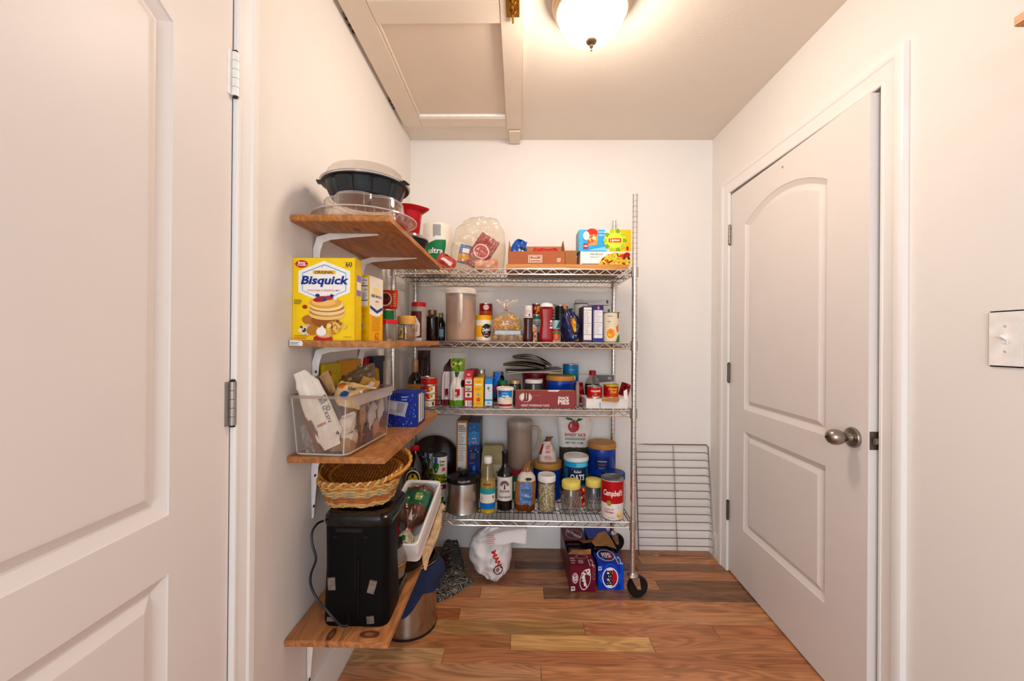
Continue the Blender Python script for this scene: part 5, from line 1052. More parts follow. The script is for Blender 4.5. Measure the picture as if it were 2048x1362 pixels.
b = B(); b.loft([[(wc*.40, 0, hc*.9), (wc*.5, 0, hc*.9), (wc*.5, .02, hc*1.9), (wc*.42, .02, hc*1.7)], [(wc*.40, .001, hc*.9), (wc*.5, .001, hc*.9), (wc*.5, .021, hc*1.9), (wc*.42, .021, hc*1.7)]], WC, c0=True, c1=True); b.build('open_flap', t, smooth=0)
zk = zt+hc-.003
def art_soup(d): d.rect(-1, .42, 1, .95, '#b01020'); d.text("Campbell's", 0, .62, '#f6ece6', ww=.66, hh=.24, bold=.02, shear=.25); d.ell(0, .34, .14, .08, '#b8903c'); d.text('Tomato', 0, .15, '#f0d8cc', ww=.5, shear=.2)
can('soup_can', 'red soup can with white script on the white carton, left of the chili can', (1174, 1204, 772), zk, 2.06, '#a81420', art_soup)
def art_chili(d): d.rect(-1, .86, 1, 1, '#c8b030'); d.text('Hormel', .05, .68, '#f0b830', ww=.6, hh=.2, bold=.03); d.text('Chili', .1, .44, '#f0b830', ww=.45, hh=.2, bold=.03); d.lines(-.3, .15, .6, .28, 2, '#d86a3c')
can('chili_can', 'red chili can with gold lettering and gold rim on the white carton', (1207.5, 1237, 768), zk, 2.085, '#a81420', art_chili, lidc=M('#c8b030', .35, .6))
pk('crinkled red foil bag at the right end of the third wire shelf', 1246, 792, 2.18, .056, .07, .04, '#8a0f1c', (-8, 18, 0), seed=41, wr=.009, cr=.012, coat=.5, rough=.25, nm='foil_bag')
t = pk('red foil bag with torn flared top beside the cola bottle', 1162, 806, 2.195, .046, .11, .03, '#9a1420', (-6, -6, 0), lambda d: d.lines(-.5, .3, .6, .45, 2, '#e0a8a0'), seed=42, wr=.008, cr=.006, coat=.5, rough=.25, nm='foil_bag', prof=POUCH)
carton('box_of_wrap', 'long grey and white carton lying behind the cola bottle', 'carton', (1156, 1228, 750), zt, 2.33, .045, '#d8d4d0', art=lambda d: (d.poly([(-.2, 1), (1, 1), (1, .75), (-.2, .66)], '#6a6468'), d.ell(.05, .82, .07, .05, '#c8c8cc', ring=.6), d.text('75', .75, .86, '#d8d8d8', ww=.1)))
# ================================================================ bottom wire shelf
zb = ZR[3]
def fy(v): return WZ(1046, v, zb).y
x, w, h = S(811, 848, 892, zb, 2.10); r = w/2
t = T('soy_sauce_jug', 'dark soy sauce jug with red cap and round yellow label on the bottom wire shelf', 'bottle', (x, 2.10, zb))
turned(t, [('jug', [(0, 0), (r*1.2, 0), (r*1.3, .01), (r*1.3, h*.55), (r*1.2, h*.68), (r*.95, h*.80), (r*.5, h*.92), (r*.36, h*.94), (0, h*.94)], M('#170c0a', .15, coat=.5)), ('cap', [(r*.46, h*.935), (r*.48, h*.94), (r*.48, h*.99), (r*.42, h), (0, h)], REDC)], 30)
b = B(); b.tube([(r*.75, -r*.25, h*.84), (r*1.35, -r*.4, h*.80), (r*1.5, -r*.4, h*.68), (r*1.2, -r*.35, h*.58)], .009, M('#1c100c', .15, coat=.5), 8); b.build('handle', t, smooth=50)
d = D(cyl(r*1.3), w*1.3, h, .01); d.ell(.1, .5, .62, .17, '#d8d0c8', 28); d.ell(.1, .5, .56, .15, '#1a1616', 28); d.ell(.1, .49, .4, .12, '#c8b420', 24); d.ell(.1, .575, .1, .03, '#1a1616'); d.scrawl('SHOYU', .1, .51, '#1a1616', ww=.3, bold=.03); d.text('Soy Sauce', .1, .45, '#1a1616', ww=.3); d.lines(-.3, .68, .3, .72, 2, '#9a9a96'); d.build(t)
p = W(868, 950, 2.36)
t = T('wok_lid', 'dark round wok lid leaning against the back wall behind the green bean cans', 'lid', (p.x, 2.358, zb+.160), rot=(math.radians(80), 0, 0))
turned(t, [('lid', [(.148, 0), (.150, .003), (.142, .007), (.09, .026), (.03, .036), (0, .037), ], M('#241313', .25, coat=.4)), ('rim', [(.146, -.002), (.152, -.002), (.152, .004), (.146, .004)], M('#5a2420', .3))], 48)
zh = W(876, 959, 2.155).z
def art_han(d): d.rect(-1, .78, 1, 1.0, '#e8e0d8'); d.rect(-1, .72, 1, .92, '#8a1420'); d.text('HANOVER', .1, .82, '#f0e4dc', ww=.56, hh=.12, bold=.03); d.rect(-1, 0, 1, .72, '#dcd8d4'); d.blobs(.3, .2, .7, .25, ['#2a6a2a', '#3a8a34', '#1a4a1c', '#5aa040'], 30, 4, .25); d.lines(.2, .5, .6, .55, 1, '#6a6a70')
can('food_can', 'large white can with maroon band under the stacked green bean can', (855, 897, 959), zb, 2.155, '#dcd8d4', art_han)
def art_gb(d):
    d.rect(-1, 0, 1, .34, '#7a8a1c'); d.rect(-1, .3, 1, .95, '#e8e4dc'); d.blobs(-.35, .55, .45, .26, ['#1f7a2a', '#2a8a34', '#176022'], 20, 8, .35); d.rect(-.55, .72, -.1, .95, '#2a6ab0'); d.text('Green', .5, .80, '#1f5a2a', ww=.36, hh=.1, bold=.03, shear=.2); d.text('Giant', .5, .67, '#1f5a2a', ww=.34, hh=.1, bold=.03, shear=.2); d.rect(.45, .42, .95, .56, '#c86a6a')
    for k in range(12): d.ell(-.8+.15*k, .16+.05*math.sin(k*2), .05, .15, ('#c8c83a', '#5a8a1c', '#3a5a14')[k % 3], 10, -30+k*11)
can('green_bean_can', 'green bean can standing on the large white can', (865, 894.5, 908.5), zh+.0012, 2.145, '#e0dcd0', art_gb, lidc=M('#4a4a4c', .35, .8))
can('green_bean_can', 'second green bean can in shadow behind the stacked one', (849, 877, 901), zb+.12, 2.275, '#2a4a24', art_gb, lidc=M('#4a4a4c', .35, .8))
can('food_can', 'dark can on the shelf carrying the rear green bean can', (848, 878, 963), zb, 2.275, '#3a3030', h=.1188)
def art_cer(d):
    d.rect(-.92, 0, .95, 1, '#a8703c'); d.rect(-.72, .0, .75, .97, '#ded8d2'); d.lines(-.66, .88, .68, .95, 3, '#4a4440', 2, .5)
    for y in (.86, .70): d.rect(-.68, y, .7, y+.008, '#2a2626')
    d.lines(-.66, .72, .68, .85, 8, '#8a8480', 3, .4, .5); d.lines(-.66, .50, .68, .69, 9, '#9a948e', 4, .4, .6); d.rect(-.7, .30, -.1, .42, '#2a62a8'); d.text('N', .4, .36, '#c8961c', hh=.1, bold=.06); d.ell(-.35, .22, .2, .035, '#5a6a7a', ring=.6); d.ell(.25, .22, .2, .035, '#5a6a7a', ring=.6); d.lines(-.6, .03, .6, .15, 4, '#b0aaa4')
t = carton('cereal_box', 'tall brown edged cereal box with nutrition panel on the bottom shelf', 'cereal box', (913, 935.5, 841), zb, 2.19, .19, '#9a6838', '#8a5a2c', '#4a3420', art=art_cer, rz=-2)
def art_cer2(d):
    d.rect(-1, .72, 1, 1, '#3a78b0'); d.rect(-1, .88, 1, 1, '#2a5a8a'); d.text('Sweet', .05, .80, '#e8f0f8', ww=.4, bold=.02); d.text('Flakes', .15, .75, '#d86a3c', ww=.5, bold=.04); d.rect(-.75, .52, .75, .64, '#0f1634'); d.lines(-.6, .54, .6, .62, 4, '#6a7aa8', 3, .4, .6); d.lines(-.8, .48, .3, .50, 1, '#b0504a'); d.ell(.1, .42, .25, .04, '#3a7ad0')
    R2 = random.Random(9)
    for i in range(14): d.ell(R2.uniform(-.9, .9), R2.uniform(.6, .97), .06, .012, '#8ac0e8', 8)
    d.blobs(.1, .24, .8, .12, ['#e8c890', '#c89a58', '#f0dcb8', '#a87a3c', '#f4ece0', '#8a2a2a'], 40, 5, .2)
carton('cereal_box', 'tall blue cereal box right of the brown edged cereal box', 'cereal box', (936.5, 959, 845), zb, 2.185, .19, '#1c2c6a', '#2a3a50', '#16203c', art=art_cer2)
x, w, h = S(893.5, 959, 940, zb, 2.085); r = w/2*1.0
t = T('flour_canister', 'brushed steel canister with black lid lettered flour on the bottom shelf', 'canister', (x, 2.085, zb))
turned(t, [('canister', [(0, 0), (r*.98, 0), (r*1.03, .004), (r*1.0, .012), (r*.97, h*.4), (r*.93, h*.72), (r*.92, h*.74), (0, h*.74)], M('#b8b0a8', .28, 1, .06, 6, stretch=(1, 1, 40))), ('lid', [(r*.94, h*.74), (r*1.0, h*.75), (r*1.01, h*.80), (r*.93, h*.86), (r*.5, h*.90), (r*.33, h*.905), (0, h*.905)], M('#111112', .3)), ('knob', [(r*.2, h*.90), (r*.2, h*.93), (r*.36, h*.95), (r*.36, h*.985), (r*.28, h), (0, h)], M('#111112', .3))], 44)
q0, q1 = (r*1.01, h*.80), (r*.93, h*.86)
d = D(lambda u, v, l: ((q0[0]+(q1[0]-q0[0])*v/.025+l)*math.sin(u/r), -(q0[0]+(q1[0]-q0[0])*v/.025+l)*math.cos(u/r), q0[1]+(q1[1]-q0[1])*v/.025+l), .1, .025, .006); d.text('FLOUR', .35, .5, '#b8b4ae', ww=.62, hh=.55, bold=.01); d.build(t, 'lettering')
x, w, h = S(962, 1010, 894, zb, 2.24)
t = T('paper_bag', 'tan boxy paper bag with folded top behind the oil bottle', 'paper bag', (x, 2.24, zb))
b = B(); PB = M('#a89a74', .65, var=.12, scale=25, bump=.001); b.loft([rrect(w, .11, .006, 2, 0, y=.055), rrect(w*1.02, .115, .008, 2, h*.55, y=.055), rrect(w*.95, .10, .008, 2, h*.85, y=.055), rrect(w*.85, .07, .008, 2, h*.97, y=.06), rrect(w*.8, .05, .006, 2, h, y=.06)], PB, c0=True, c1=True); b.build('bag', t, smooth=35)
d = D(lambda u, v, l: (u, -.005-l, v), w, h); d.rect(-.1, .35, .85, .66, '#c8c0b0'); d.blobs(.35, .35, .4, .2, ['#8a8ab8', '#5a5a70', '#d0c8b8'], 12, 3, .3); d.build(t)
d = D(lambda u, v, l: (u, .005+.03*v/h, h*(.86+.1*v/h)+l), w*.7, h); d.rect(-.1, .3, .8, .9, '#d8d8dc'); d.build(t, 'tape_piece')
x, w, h = S(960, 992, 913, zb, fy(1030)+.038); r = w/2; Yo = fy(1030)+.038
t = T('oil_bottle', 'cooking oil bottle with white cap and teal, white and blue label', 'bottle', (x, Yo, zb))
turned(t, [('oil', [(0, 0.0005), (r*.8, .0005), (r*.9, .008), (r*.82, h*.07), (r*.9, h*.12), (r*.93, h*.5), (r*.9, h*.58), (0, h*.582)], M('#c8a83c', .12, var=.1, coat=.5)), ('bottle', [(r*.96, h*.1), (r*.97, h*.5), (r*.94, h*.62), (r*.72, h*.7), (r*.70, h*.8), (r*.55, h*.86), (r*.42, h*.9), (0, h*.9)], clear('#efe4c4', .3, .06)), ('cap', [(r*.5, h*.885), (r*.52, h*.89), (r*.52, h*.985), (r*.45, h), (0, h)], M('#eeeae4', .4))], 30)
d = D(cyl(r*.985), w, h, .006); d.rect(-1.2, .09, 1.2, .2, '#2272b8'); d.rect(-1.2, .2, 1.2, .36, '#e6ded2'); d.rect(-1.2, .36, 1.2, .46, '#3a9aa0'); d.text('V', .82, .3, '#2a2a30', hh=.06, bold=.05); d.lines(-.9, .24, -.5, .32, 3, '#a8a49c'); d.scrawl('vegetable', 0, .535, '#4a4a20', ww=.5); d.build(t)
Yw = fy(1022)+.035; x, w, h = S(994.5, 1026, 900, zb, Yw); r = w/2
t = T('wine_bottle', 'dark wine bottle with cream label and red tree emblem on the bottom shelf', 'bottle', (x, Yw, zb))
turned(t, [('bottle', [(0, 0), (r*.93, 0), (r, .006), (r, h*.56), (r*.9, h*.63), (r*.5, h*.70), (r*.38, h*.76), (r*.35, h*.82), (0, h*.82)], M('#120e10', .1, coat=.6)), ('foil', [(r*.37, h*.78), (r*.38, h*.79), (r*.37, h*.93), (r*.42, h*.94), (r*.42, h*.97), (r*.36, h*.99), (0, h)], M('#1c1618', .3))], 32)
d = D(cyl(r), w, h, .005); d.rect(-1.25, .17, 1.25, .57, '#dcd6ce')
for k in range(9):
    a = math.radians(20+k*17.5); d.ell(.3*math.cos(a)*1.2, .41+.055*math.sin(a)*1.3, .10, .012, '#5a2a2c', 10, math.degrees(a)+60); d.ell(.55*math.cos(a), .41+.095*math.sin(a), .10, .011, '#4a2428', 10, math.degrees(a)+40)
d.poly([(-.12, .37), (.12, .37), (.05, .46), (-.05, .46)], '#6a2a2c'); d.scrawl('MERLOT', 0, .335, '#4a4442', ww=.6); d.rect(-.7, .295, .7, .298, '#a8a09a'); d.scrawl('red table wine', 0, .235, '#7a7470', ww=.8); d.build(t)
zp = W(1046, 934, 2.25).z
carton('green_carton', 'green and red carton under the second white pitcher', 'carton', (1018, 1058, 940), zb, 2.21, .10, '#1c6a30', '#164f24', '#7a1c24', h=zp-zb-.001, art=lambda d: (d.rect(-1, .8, 1, 1, '#9a1c2c'), d.rect(-.5, .3, .2, .6, '#d8dcd0')))
pitcher('second white pitcher of brown powder standing on the green carton', (1013, 1066, 838), zp, 2.26, M('#8a7460', .8, var=.06, scale=25), clear('#f0e8e0', .6, .3), -8)
Yp = fy(1028)+.03; x, w, h = S(1029, 1073, 925, zb, Yp)
t = T('pecan_bag', 'blue and brown bag with gathered top between the wine bottle and the bean jar', 'bag', (x, Yp+.02, zb+.003), rot=(0, .03, .1))
f = bag(t, w, h, .075, [(0, -.9, .85, .8), (.06, -1, .9, 1), (.5, -.98, .95, 1), (.68, -.8, .85, .75), (.8, -.45, .45, .4), (.88, -.28, .3, .25), (.95, -.2, .35, .15), (1, .0, .45, .05)], M('#9a6a42', .35, coat=.2, bump=.002), .006, 51, nu=24, nv=28, cr=.005, cf=35, bands=[(0, .14, M('#6a3a1c', .35)), (.62, .8, M('#cfc6bc', .4))]); d = f()
d.rect(-.62, .16, .5, .58, '#6a86b8'); d.poly([(-.62, .5), (0, .62), (.5, .5)], '#6a86b8'); d.blobs(0, .36, .45, .18, ['#8aa0cc', '#4a689c', '#a8b8d8', '#5a78ac'], 16, 3, .35); d.rect(-.5, .44, .4, .46, '#3a4a70'); d.ell(.15, .66, .3, .03, '#3a2420'); d.build(t)
Yj = fy(1024)+.036; x, w, h = S(1075.5, 1111.5, 948, zb, Yj); r = w/2
t = T('bean_jar', 'clear jar of black-eyed beans with white lid on the bottom shelf', 'jar', (x, Yj, zb))
turned(t, [('jar', [(0, 0), (r*.93, 0), (r*.99, .006), (r, h*.72), (r*.93, h*.80), (r*.9, h*.84), (r*.88, h*.84), (r*.97, h*.7), (r*.96, .007), (0, .004)], GLASS), ('lid', [(r*.9, h*.82), (r*1.0, h*.83), (r*1.01, h*.96), (r*.95, h), (r*.85, h-.003), (0, h-.003)], M('#e2deda', .4))], 32)
b = B(); R = random.Random(8); CRM = M('#f2e2c0', .5, var=.06); DK = M('#3a2c22', .5)
b.lathe([(0, .004), (r*.86, .006), (r*.87, h*.78), (0, h*.79)], M('#b89c74', .8), 24)
for i in range(430):
    a = R.uniform(0, 2*PI); z = R.uniform(.01, h*.77); q = r*.885; c = Vector((q*math.cos(a), q*math.sin(a), z)); n = Vector((math.cos(a), math.sin(a), 0)); s = Vector((-math.sin(a), math.cos(a), 0)); tw = R.uniform(0, PI); e1 = s*math.cos(tw)+Vector((0, 0, math.sin(tw))); e2 = n.cross(e1)
    ring = [c+e1*.0052*math.cos(k*PI/3)+e2*.0034*math.sin(k*PI/3) for k in range(6)]; top = c+n*.0026; n0 = len(b.v); b.v += [tuple(v) for v in ring]+[tuple(top)]
    for k in range(6): b.face((n0+k, n0+(k+1) % 6, n0+6), CRM)
    if i % 3 == 0:
        cc = c+n*.0027; b.poly([cc+e1*.0016*math.cos(k*PI/2)+e2*.0012*math.sin(k*PI/2) for k in range(4)], DK)
o = b.build('beans', t, smooth=60, recalc=False); o['kind'] = 'stuff'
ct = coffee('blue coffee tub carrying a small paper bag behind the bean jar', (1066, 1124, 921), zb, fy(1001)+.06, art=False)
xa_, wa_, ha_ = S(1066, 1124, 921, zb, fy(1001)+.06)
zz = zb+ha_-.0015; xw, ww_, hw = S(1077, 1115, 873, zz, fy(1001)+.06)
t = T('paper_bag', 'small white and red paper bag with folded top on the tan coffee tub lid', 'paper bag', (xw, fy(1001)+.06, zz))
f = bag(t, ww_, hw*1.0, .06, [(0, -.95, .95, .8), (.3, -.95, .9, 1), (.55, -.75, .55, .8), (.78, -.5, .25, .5), (.9, -.25, .35, .4), (1, -.2, .6, .1)], M('#e4d6cc', .6, bump=.001), .004, 61, nu=24, nv=28, cr=.004, cf=35, bands=[(.82, 1, M('#7a4a34', .5))]); d = f()
d.poly([(-.35, .35), (-.1, .75), (.15, .75), (.3, .35)], '#e8c8c0'); d.lines(-.25, .4, .25, .7, 4, '#c84a4a'); d.lines(-.4, .08, .4, .3, 5, '#d8908a'); d.poly([(-.95, .3), (-.6, .7), (-.45, .7), (-.7, .3)], '#8a3a2a'); d.build(t)
Yr = 2.335; x, w, h = S(1117, 1186, 836, zb, Yr)
t = T('rice_bag', 'tall white sweet rice bag with red apple picture behind the oats can', 'bag', (x, Yr+.032, zb))
f = bag(t, w, h, .055, [(0, -.9, .9, .8), (.1, -.92, .92, 1), (.5, -.9, .85, .9), (.7, -.9, .85, .7), (.9, -1, 1.02, .35), (1, -1, .8, .06)], M('#e2dad2', .4, coat=.1), .004, 62, nv=30, bands=[(0, .6, M('#3a3220', .6, var=.5, scale=120))]); d = f()
d.ell(-.12, .87, .30, .075, '#a81424', 24); d.ell(.08, .88, .16, .065, '#a81424', 20); d.ell(-.24, .885, .06, .03, '#e89a9a'); d.poly([(-.02, .94), (-.5, .97), (-.55, .995), (-.2, .985)], '#1f6a3c'); d.poly([(.0, .94), (.2, .985), (.5, .975), (.3, .95)], '#1f6a3c'); d.rect(-.05, .935, .0, .97, '#4a2a1a')
d.text('SWEET RICE', 0, .765, '#b8242c', ww=.62, hh=.04, bold=.03); d.lines(-.6, .70, .6, .735, 2, '#4a8a5a', 2, .5, .9); d.text('NET WT. 5 LBS', -.05, .66, '#3a3a40', ww=.5, bold=.02); d.build(t)
Yo2 = fy(1012)+.05; x, w, h = S(1127, 1177, 910, zb, Yo2); r = w/2
t = T('oats_canister', 'blue and teal oats canister with white lid in the middle of the bottom shelf', 'canister', (x, Yo2, zb))
turned(t, [('canister', [(0, 0), (r*.95, 0), (r*.95, h*.93), (0, h*.93)], M('#1c6a9a', .4)), ('lid', [(r*.96, h*.92), (r, h*.92), (r, h*.985), (r*.96, h), (r*.9, h-.004), (0, h-.004)], M('#d8d4d2', .4))], 36)
d = D(cyl(r*.955), w*.955, h, .008); d.rect(-1.4, .80, 1.4, .92, '#2f9ac8'); d.rect(-.1, .82, .9, .9, '#6ac0d8'); d.rect(-1.4, .78, 1.4, .805, '#0f1f48'); d.rect(-.85, .46, .8, .78, '#0e1c40'); d.text('Rolled', .0, .725, '#f0ece4', ww=.28, bold=.02); d.text('OATS', 0, .61, '#f4f0e8', ww=.60, hh=.12, bold=.02); d.lines(-.5, .76, .5, .768, 1, '#8a9ab8'); d.rect(-1.4, 0, 1.4, .42, '#b86a4a'); d.blobs(.4, .22, .9, .18, ['#d8402a', '#e8906a', '#c8241c', '#f0c8a0', '#8a2a1c'], 34, 3, .25); d.build(t)
zt2 = zb+.125
t = coffee('lower squat blue tub under the blue coffee tub at the right of the bottom shelf', (1176, 1231, 0), zb, 2.28, art=False, h=.1245)
coffee('upper blue coffee tub with tan lid at the right of the bottom shelf', (1176, 1232, 883), zt2+.0008, 2.28, rz=35)
def yellow_jar(label, px, v):
    Y = fy(v)+.04; x, w, h = S(px[0], px[1], px[2], zb, Y); r = w/2
    t = T('glass_jar', label, 'jar', (x, Y, zb), grp='empty glass jars with yellow lids')
    turned(t, [('jar', [(0, 0), (r*.8, 0), (r*.95, .008), (r, h*.3), (r, h*.55), (r*.9, h*.68), (r*.82, h*.73), (r*.8, h*.8), (r*.78, h*.8), (r*.8, h*.73), (r*.97, h*.55), (r*.97, h*.3), (r*.9, .012), (0, .007)], clear('#eef0ee', .14, .04)), ('lid', [(r*.80, h*.775), (r*.90, h*.78), (r*.92, h*.79), (r*.92, h*.96), (r*.88, h*.985), (r*.7, h), (0, h-.002)], M('#e2d27a', .45))], 36)
    b = B()
    for i in range(20):
        a = 2*PI*i/20; b.tube([((r*(1.0 if .3 < q < .55 else .97)+.0003)*math.cos(a+q*1.4), (r*(1.0 if .3 < q < .55 else .97)+.0003)*math.sin(a+q*1.4), h*q) for q in (.1, .2, .31, .45, .54)], .0007, clear('#f4f4f2', .5, .04), 4)
    o = b.build('swirl_ribs', t, smooth=50); o['kind'] = 'stuff'
yellow_jar('left of two empty glass jars with yellow lids, marks on its lid', (1122, 1162.5, 960), 1030)
yellow_jar('right of two empty glass jars with yellow lids, next to the big soup can', (1170, 1204.5, 957), 1025)
Yc = fy(1039)+.0505; x, w, h = S(1202.5, 1246.5, 954, zb, Yc)
def art_cc(d): d.rect(-1.5, .42, 1.5, .96, '#b01222'); d.text("Campbell's", -.12, .66, '#f6ece6', ww=.94, hh=.19, bold=.025, shear=.25); d.ell(-.5, .43, .22, .065, '#8a7a3c'); d.ell(-.5, .43, .17, .05, '#a8954c'); d.text('Cream of', -.52, .28, '#b02a34', ww=.42, bold=.02); d.text('Chicken', -.52, .21, '#b02a34', ww=.42, bold=.03); d.ell(.5, .14, .32, .07, '#e0a850', rot=15); d.ell(.55, .18, .25, .05, '#f0d090', rot=15); d.ell(.35, .32, .1, .06, '#d8d0c8', rot=40); d.lines(-.6, .07, .2, .1, 1, '#b8a8a0')
can('soup_can', 'large red and white cream soup can at the right front of the bottom shelf', (1202.5, 1246.5, 953.5), zb, Yc, '#e6ded6', art_cc, lidc=M('#8a8e90', .35, .9))
Yb_ = 2.152; x, w, h = S(1204, 1250, 943, zb, Yb_); r = w/2
t = T('glass_jar', 'clear quilted jar with dark blue lid behind the large soup can', 'jar', (x, Yb_, zb))
turned(t, [('jar', [(0, 0), (r*.9, 0), (r*1.0, .008), (r*1.05, h*.35), (r*1.0, h*.75), (r*.95, h*.82), (0, h*.82)], M('#b8b4a8', .2, var=.4, scale=90, coat=.5)), ('lid', [(r*.96, h*.82), (r*1.0, h*.83), (r*1.0, h*.97), (r*.95, h), (0, h)], M('#1c3a7a', .35))], 36)
# ================================================================ lowest board: coffee maker, baskets, tray
Yc = 1.200; x, w, h = S(646, 776, 1030, Z4, Yc)
cmx = x
t = T('coffee_maker', 'black coffee maker seen from behind on the lowest board', 'coffee maker', (x, Yc, Z4))
BLK = M('#060607', .5, var=.03); BLG = M('#0a0a0c', .22, coat=.2, scale=31)
BLK.node_tree.nodes['Principled BSDF'].inputs['Specular IOR Level'].default_value = .12
BLG.node_tree.nodes['Principled BSDF'].inputs['Specular IOR Level'].default_value = .3
b = B(); b.loft([rrect(w*.99, .13, .028, 5, .0, y=.065), rrect(w*1.03, .135, .030, 5, .012, y=.066), rrect(w*1.03, .135, .030, 5, .06, y=.066), rrect(w*.985, .13, .030, 5, h*.5, y=.065), rrect(w*1.0, .13, .028, 5, h*.90, y=.065)], BLK, c0=True, c1=True); b.build('tower', t, smooth=40)
b = B(); b.loft([rrect(w*1.03, .21, .03, 5, h*.895, y=.105), rrect(w*1.05, .215, .032, 5, h*.91, y=.106), rrect(w*1.04, .215, .032, 5, h*.975, y=.106), rrect(w*.98, .20, .035, 5, h, y=.105)], BLG, c0=True, c1=True); b.build('lid', t, smooth=40)
b = B(); b.loft([rrect(w*.96, .245, .03, 5, .0, y=.128), rrect(w*.98, .245, .03, 5, .03, y=.128), rrect(w*.94, .24, .03, 5, .036, y=.128)], BLG, c0=True, c1=True); b.build('base_plate', t, smooth=40)
b = B(); b.box(-w*.30, -.004, h*.845, w*.12, .004, h*.885, BLG); b.build('rear_grip', t, bevel=.002)
b = B()
for k in (-.31, .16): b.lathe([(0, -.0006), (.006, -.0004), (.006, .001), (0, .001)], M('#050505', .6), 12, tf=lambda px, py, pz: (w*k+px, pz-.0002, h*.80+py*.6))
o = b.build('screw_holes', t, smooth=40); o['kind'] = 'stuff'
b = B(); b.box(-.0012, -.0008, .02, .0012, .001, h*.80, M('#040404', .5)); b.build('seam', t, smooth=0)
TP = M('#8a8078', .22, .5, .3, 60)
for (k, z0, z1, tw) in ((-.35, .33, .44, .08), (.27, .305, .42, -.25), (.25, .035, .10, .1), (-.36, .05, .085, 0)):
    b = B(); a = Vector((w*k, 0, h*(z0+z1)/2)); u = Vector((math.cos(tw), 0, math.sin(tw)))*w*.055; v = Vector((-math.sin(tw), 0, math.cos(tw)))*h*(z1-z0)/2
    rg = [a-u-v, a+u-v, a+u*1.05+v, a-u+v]; b.loft([[(p.x, -.0050, p.z) for p in rg], [(p.x, .0005, p.z) for p in rg]], TP, c0=True, c1=True); b.build('tape_strip', t, smooth=0)
b = B(); pts = [W(646, 1042, 1.235), W(634, 1048, 1.20), W(624, 1066, 1.18), W(625, 1090, 1.17), W(632, 1118, 1.165), W(622, 1148, 1.16), W(622, 1172, 1.155), W(636, 1200, 1.15), W(660, 1228, 1.14), W(681, 1250, 1.142), W(694, 1251, 1.15), W(698, 1240, 1.17), W(697, 1226, 1.19)]
sp = []
for i in range(len(pts)-1):
    p0, p1, p2, p3 = pts[max(i-1, 0)], pts[i], pts[i+1], pts[min(i+2, len(pts)-1)]
    for k in range(5):
        q = k/5; sp.append(.5*((2*p1)+(p2-p0)*q+(2*p0-5*p1+4*p2-p3)*q*q+(3*p1-p0-3*p2+p3)*q**3))
sp.append(pts[-1]); b.tube([p-Vector((x, Yc, Z4)) for p in sp], .0034, M('#101214', .35), 8); b.build('power_cord', t)
p = W(700, 1226, 1.1985); b = B(); b.tube([(.012, -.003, .02+k*.02) for k in range(10)], .0022, M('#08080a', .4), 6); b.build('cord_run', t)
ca = T('glass_carafe', 'clear glass carafe with bronze band behind the black coffee maker', 'carafe', (cmx+.038, 1.3975, Z4+.0368))
turned(ca, [('body', [(0, 0), (.046, 0), (.054, .006), (.058, .03), (.057, .06), (.048, .095), (.042, .105), (.0405, .105), (.046, .094), (.055, .06), (.056, .03), (.052, .008), (0, .003)], clear('#efe9e2', .35, .04)), ('band', [(.0582, .042), (.0600, .044), (.0600, .052), (.0578, .054)], M('#a87a3c', .3, .8)), ('lid', [(.046, .1055), (.048, .108), (.046, .118), (0, .120)], BLG)], 36)
# light wicker basket
zb_ = Z4+h
WIC = [M('#d8b078', .6, var=.18, scale=60), M('#b88048', .6, var=.2, scale=60), M('#c8a878', .6, var=.15), M('#b06a48', .6, var=.2), M('#a8a88c', .6, var=.15)]
Yb1 = 1.315; xb0 = W(630, 990, 1.30).x; xb1 = W(800, 990, 1.30).x
bx_ = (max(xb0, XL+.024)+xb1)/2; ax = (xb1-max(xb0, XL+.024))/2-.006; ay = .098
t = T('wicker_basket', 'pale striped wicker basket on top of the coffee maker', 'basket', (bx_, Yb1, zb_+.005), rot=(0, math.radians(-2), 0))
def oval(a, q): return math.copysign(abs(math.cos(a))**.75, math.cos(a))*q[0], math.copysign(abs(math.sin(a))**.75, math.sin(a))*q[1]
NS = 34; rowsn = 15; cols = [0, 0, 0, 3, 1, 3, 3, 4, 0, 4, 0, 0, 1, 0, 0]
for ci in sorted(set(cols)):
    b = B()
    for rI in range(rowsn):
        if cols[rI] != ci: continue
        z = .004+rI*.0046; f = .80+.20*rI/rowsn; pts = []
        for k in range(NS*6):
            a = 2*PI*k/(NS*6); wv = math.sin(a*NS/2+PI*(rI % 2)); ex, ey = oval(a, (ax*f, ay*f)); pts.append((ex*(1+.030*wv), ey*(1+.035*wv), z+.0022*math.sin(a*NS/2*.5)))
        b.tube(pts, .0029, WIC[ci], 5, True)
    o = b.build('woven_strands', t, smooth=60); o['kind'] = 'stuff'
for k in range(NS):
    pass
b = B()
for k in range(NS):
    a = 2*PI*(k+.5)/NS; e0 = oval(a, (ax*.79, ay*.79)); e1 = oval(a, (ax, ay)); b.tube([(e0[0], e0[1], 0), (e1[0], e1[1], .074)], .0022, WIC[1], 5)
o = b.build('stakes', t, smooth=60); o['kind'] = 'stuff'
b = B()
for ph in (0, PI): b.tube([(oval(2*PI*k/240, (ax*1.02, ay*1.02))[0]*(1+.022*math.cos(26*2*PI*k/240+ph)), oval(2*PI*k/240, (ax*1.02, ay*1.02))[1]*(1+.022*math.cos(26*2*PI*k/240+ph)), .078+.012*max(0, math.cos(2*PI*k/240))**3+.005*math.sin(26*2*PI*k/240+ph)) for k in range(240)], .0042, WIC[1 if ph else 0], 6, True)
b.build('braided_rim', t, smooth=60)
b = B(); q = []
for k in range(40):
    a = 2*PI*k/40; q.append((*oval(a, (ax*.8, ay*.8)), .001))
b.poly(q, WIC[1]); b.build('bottom', t, smooth=0)
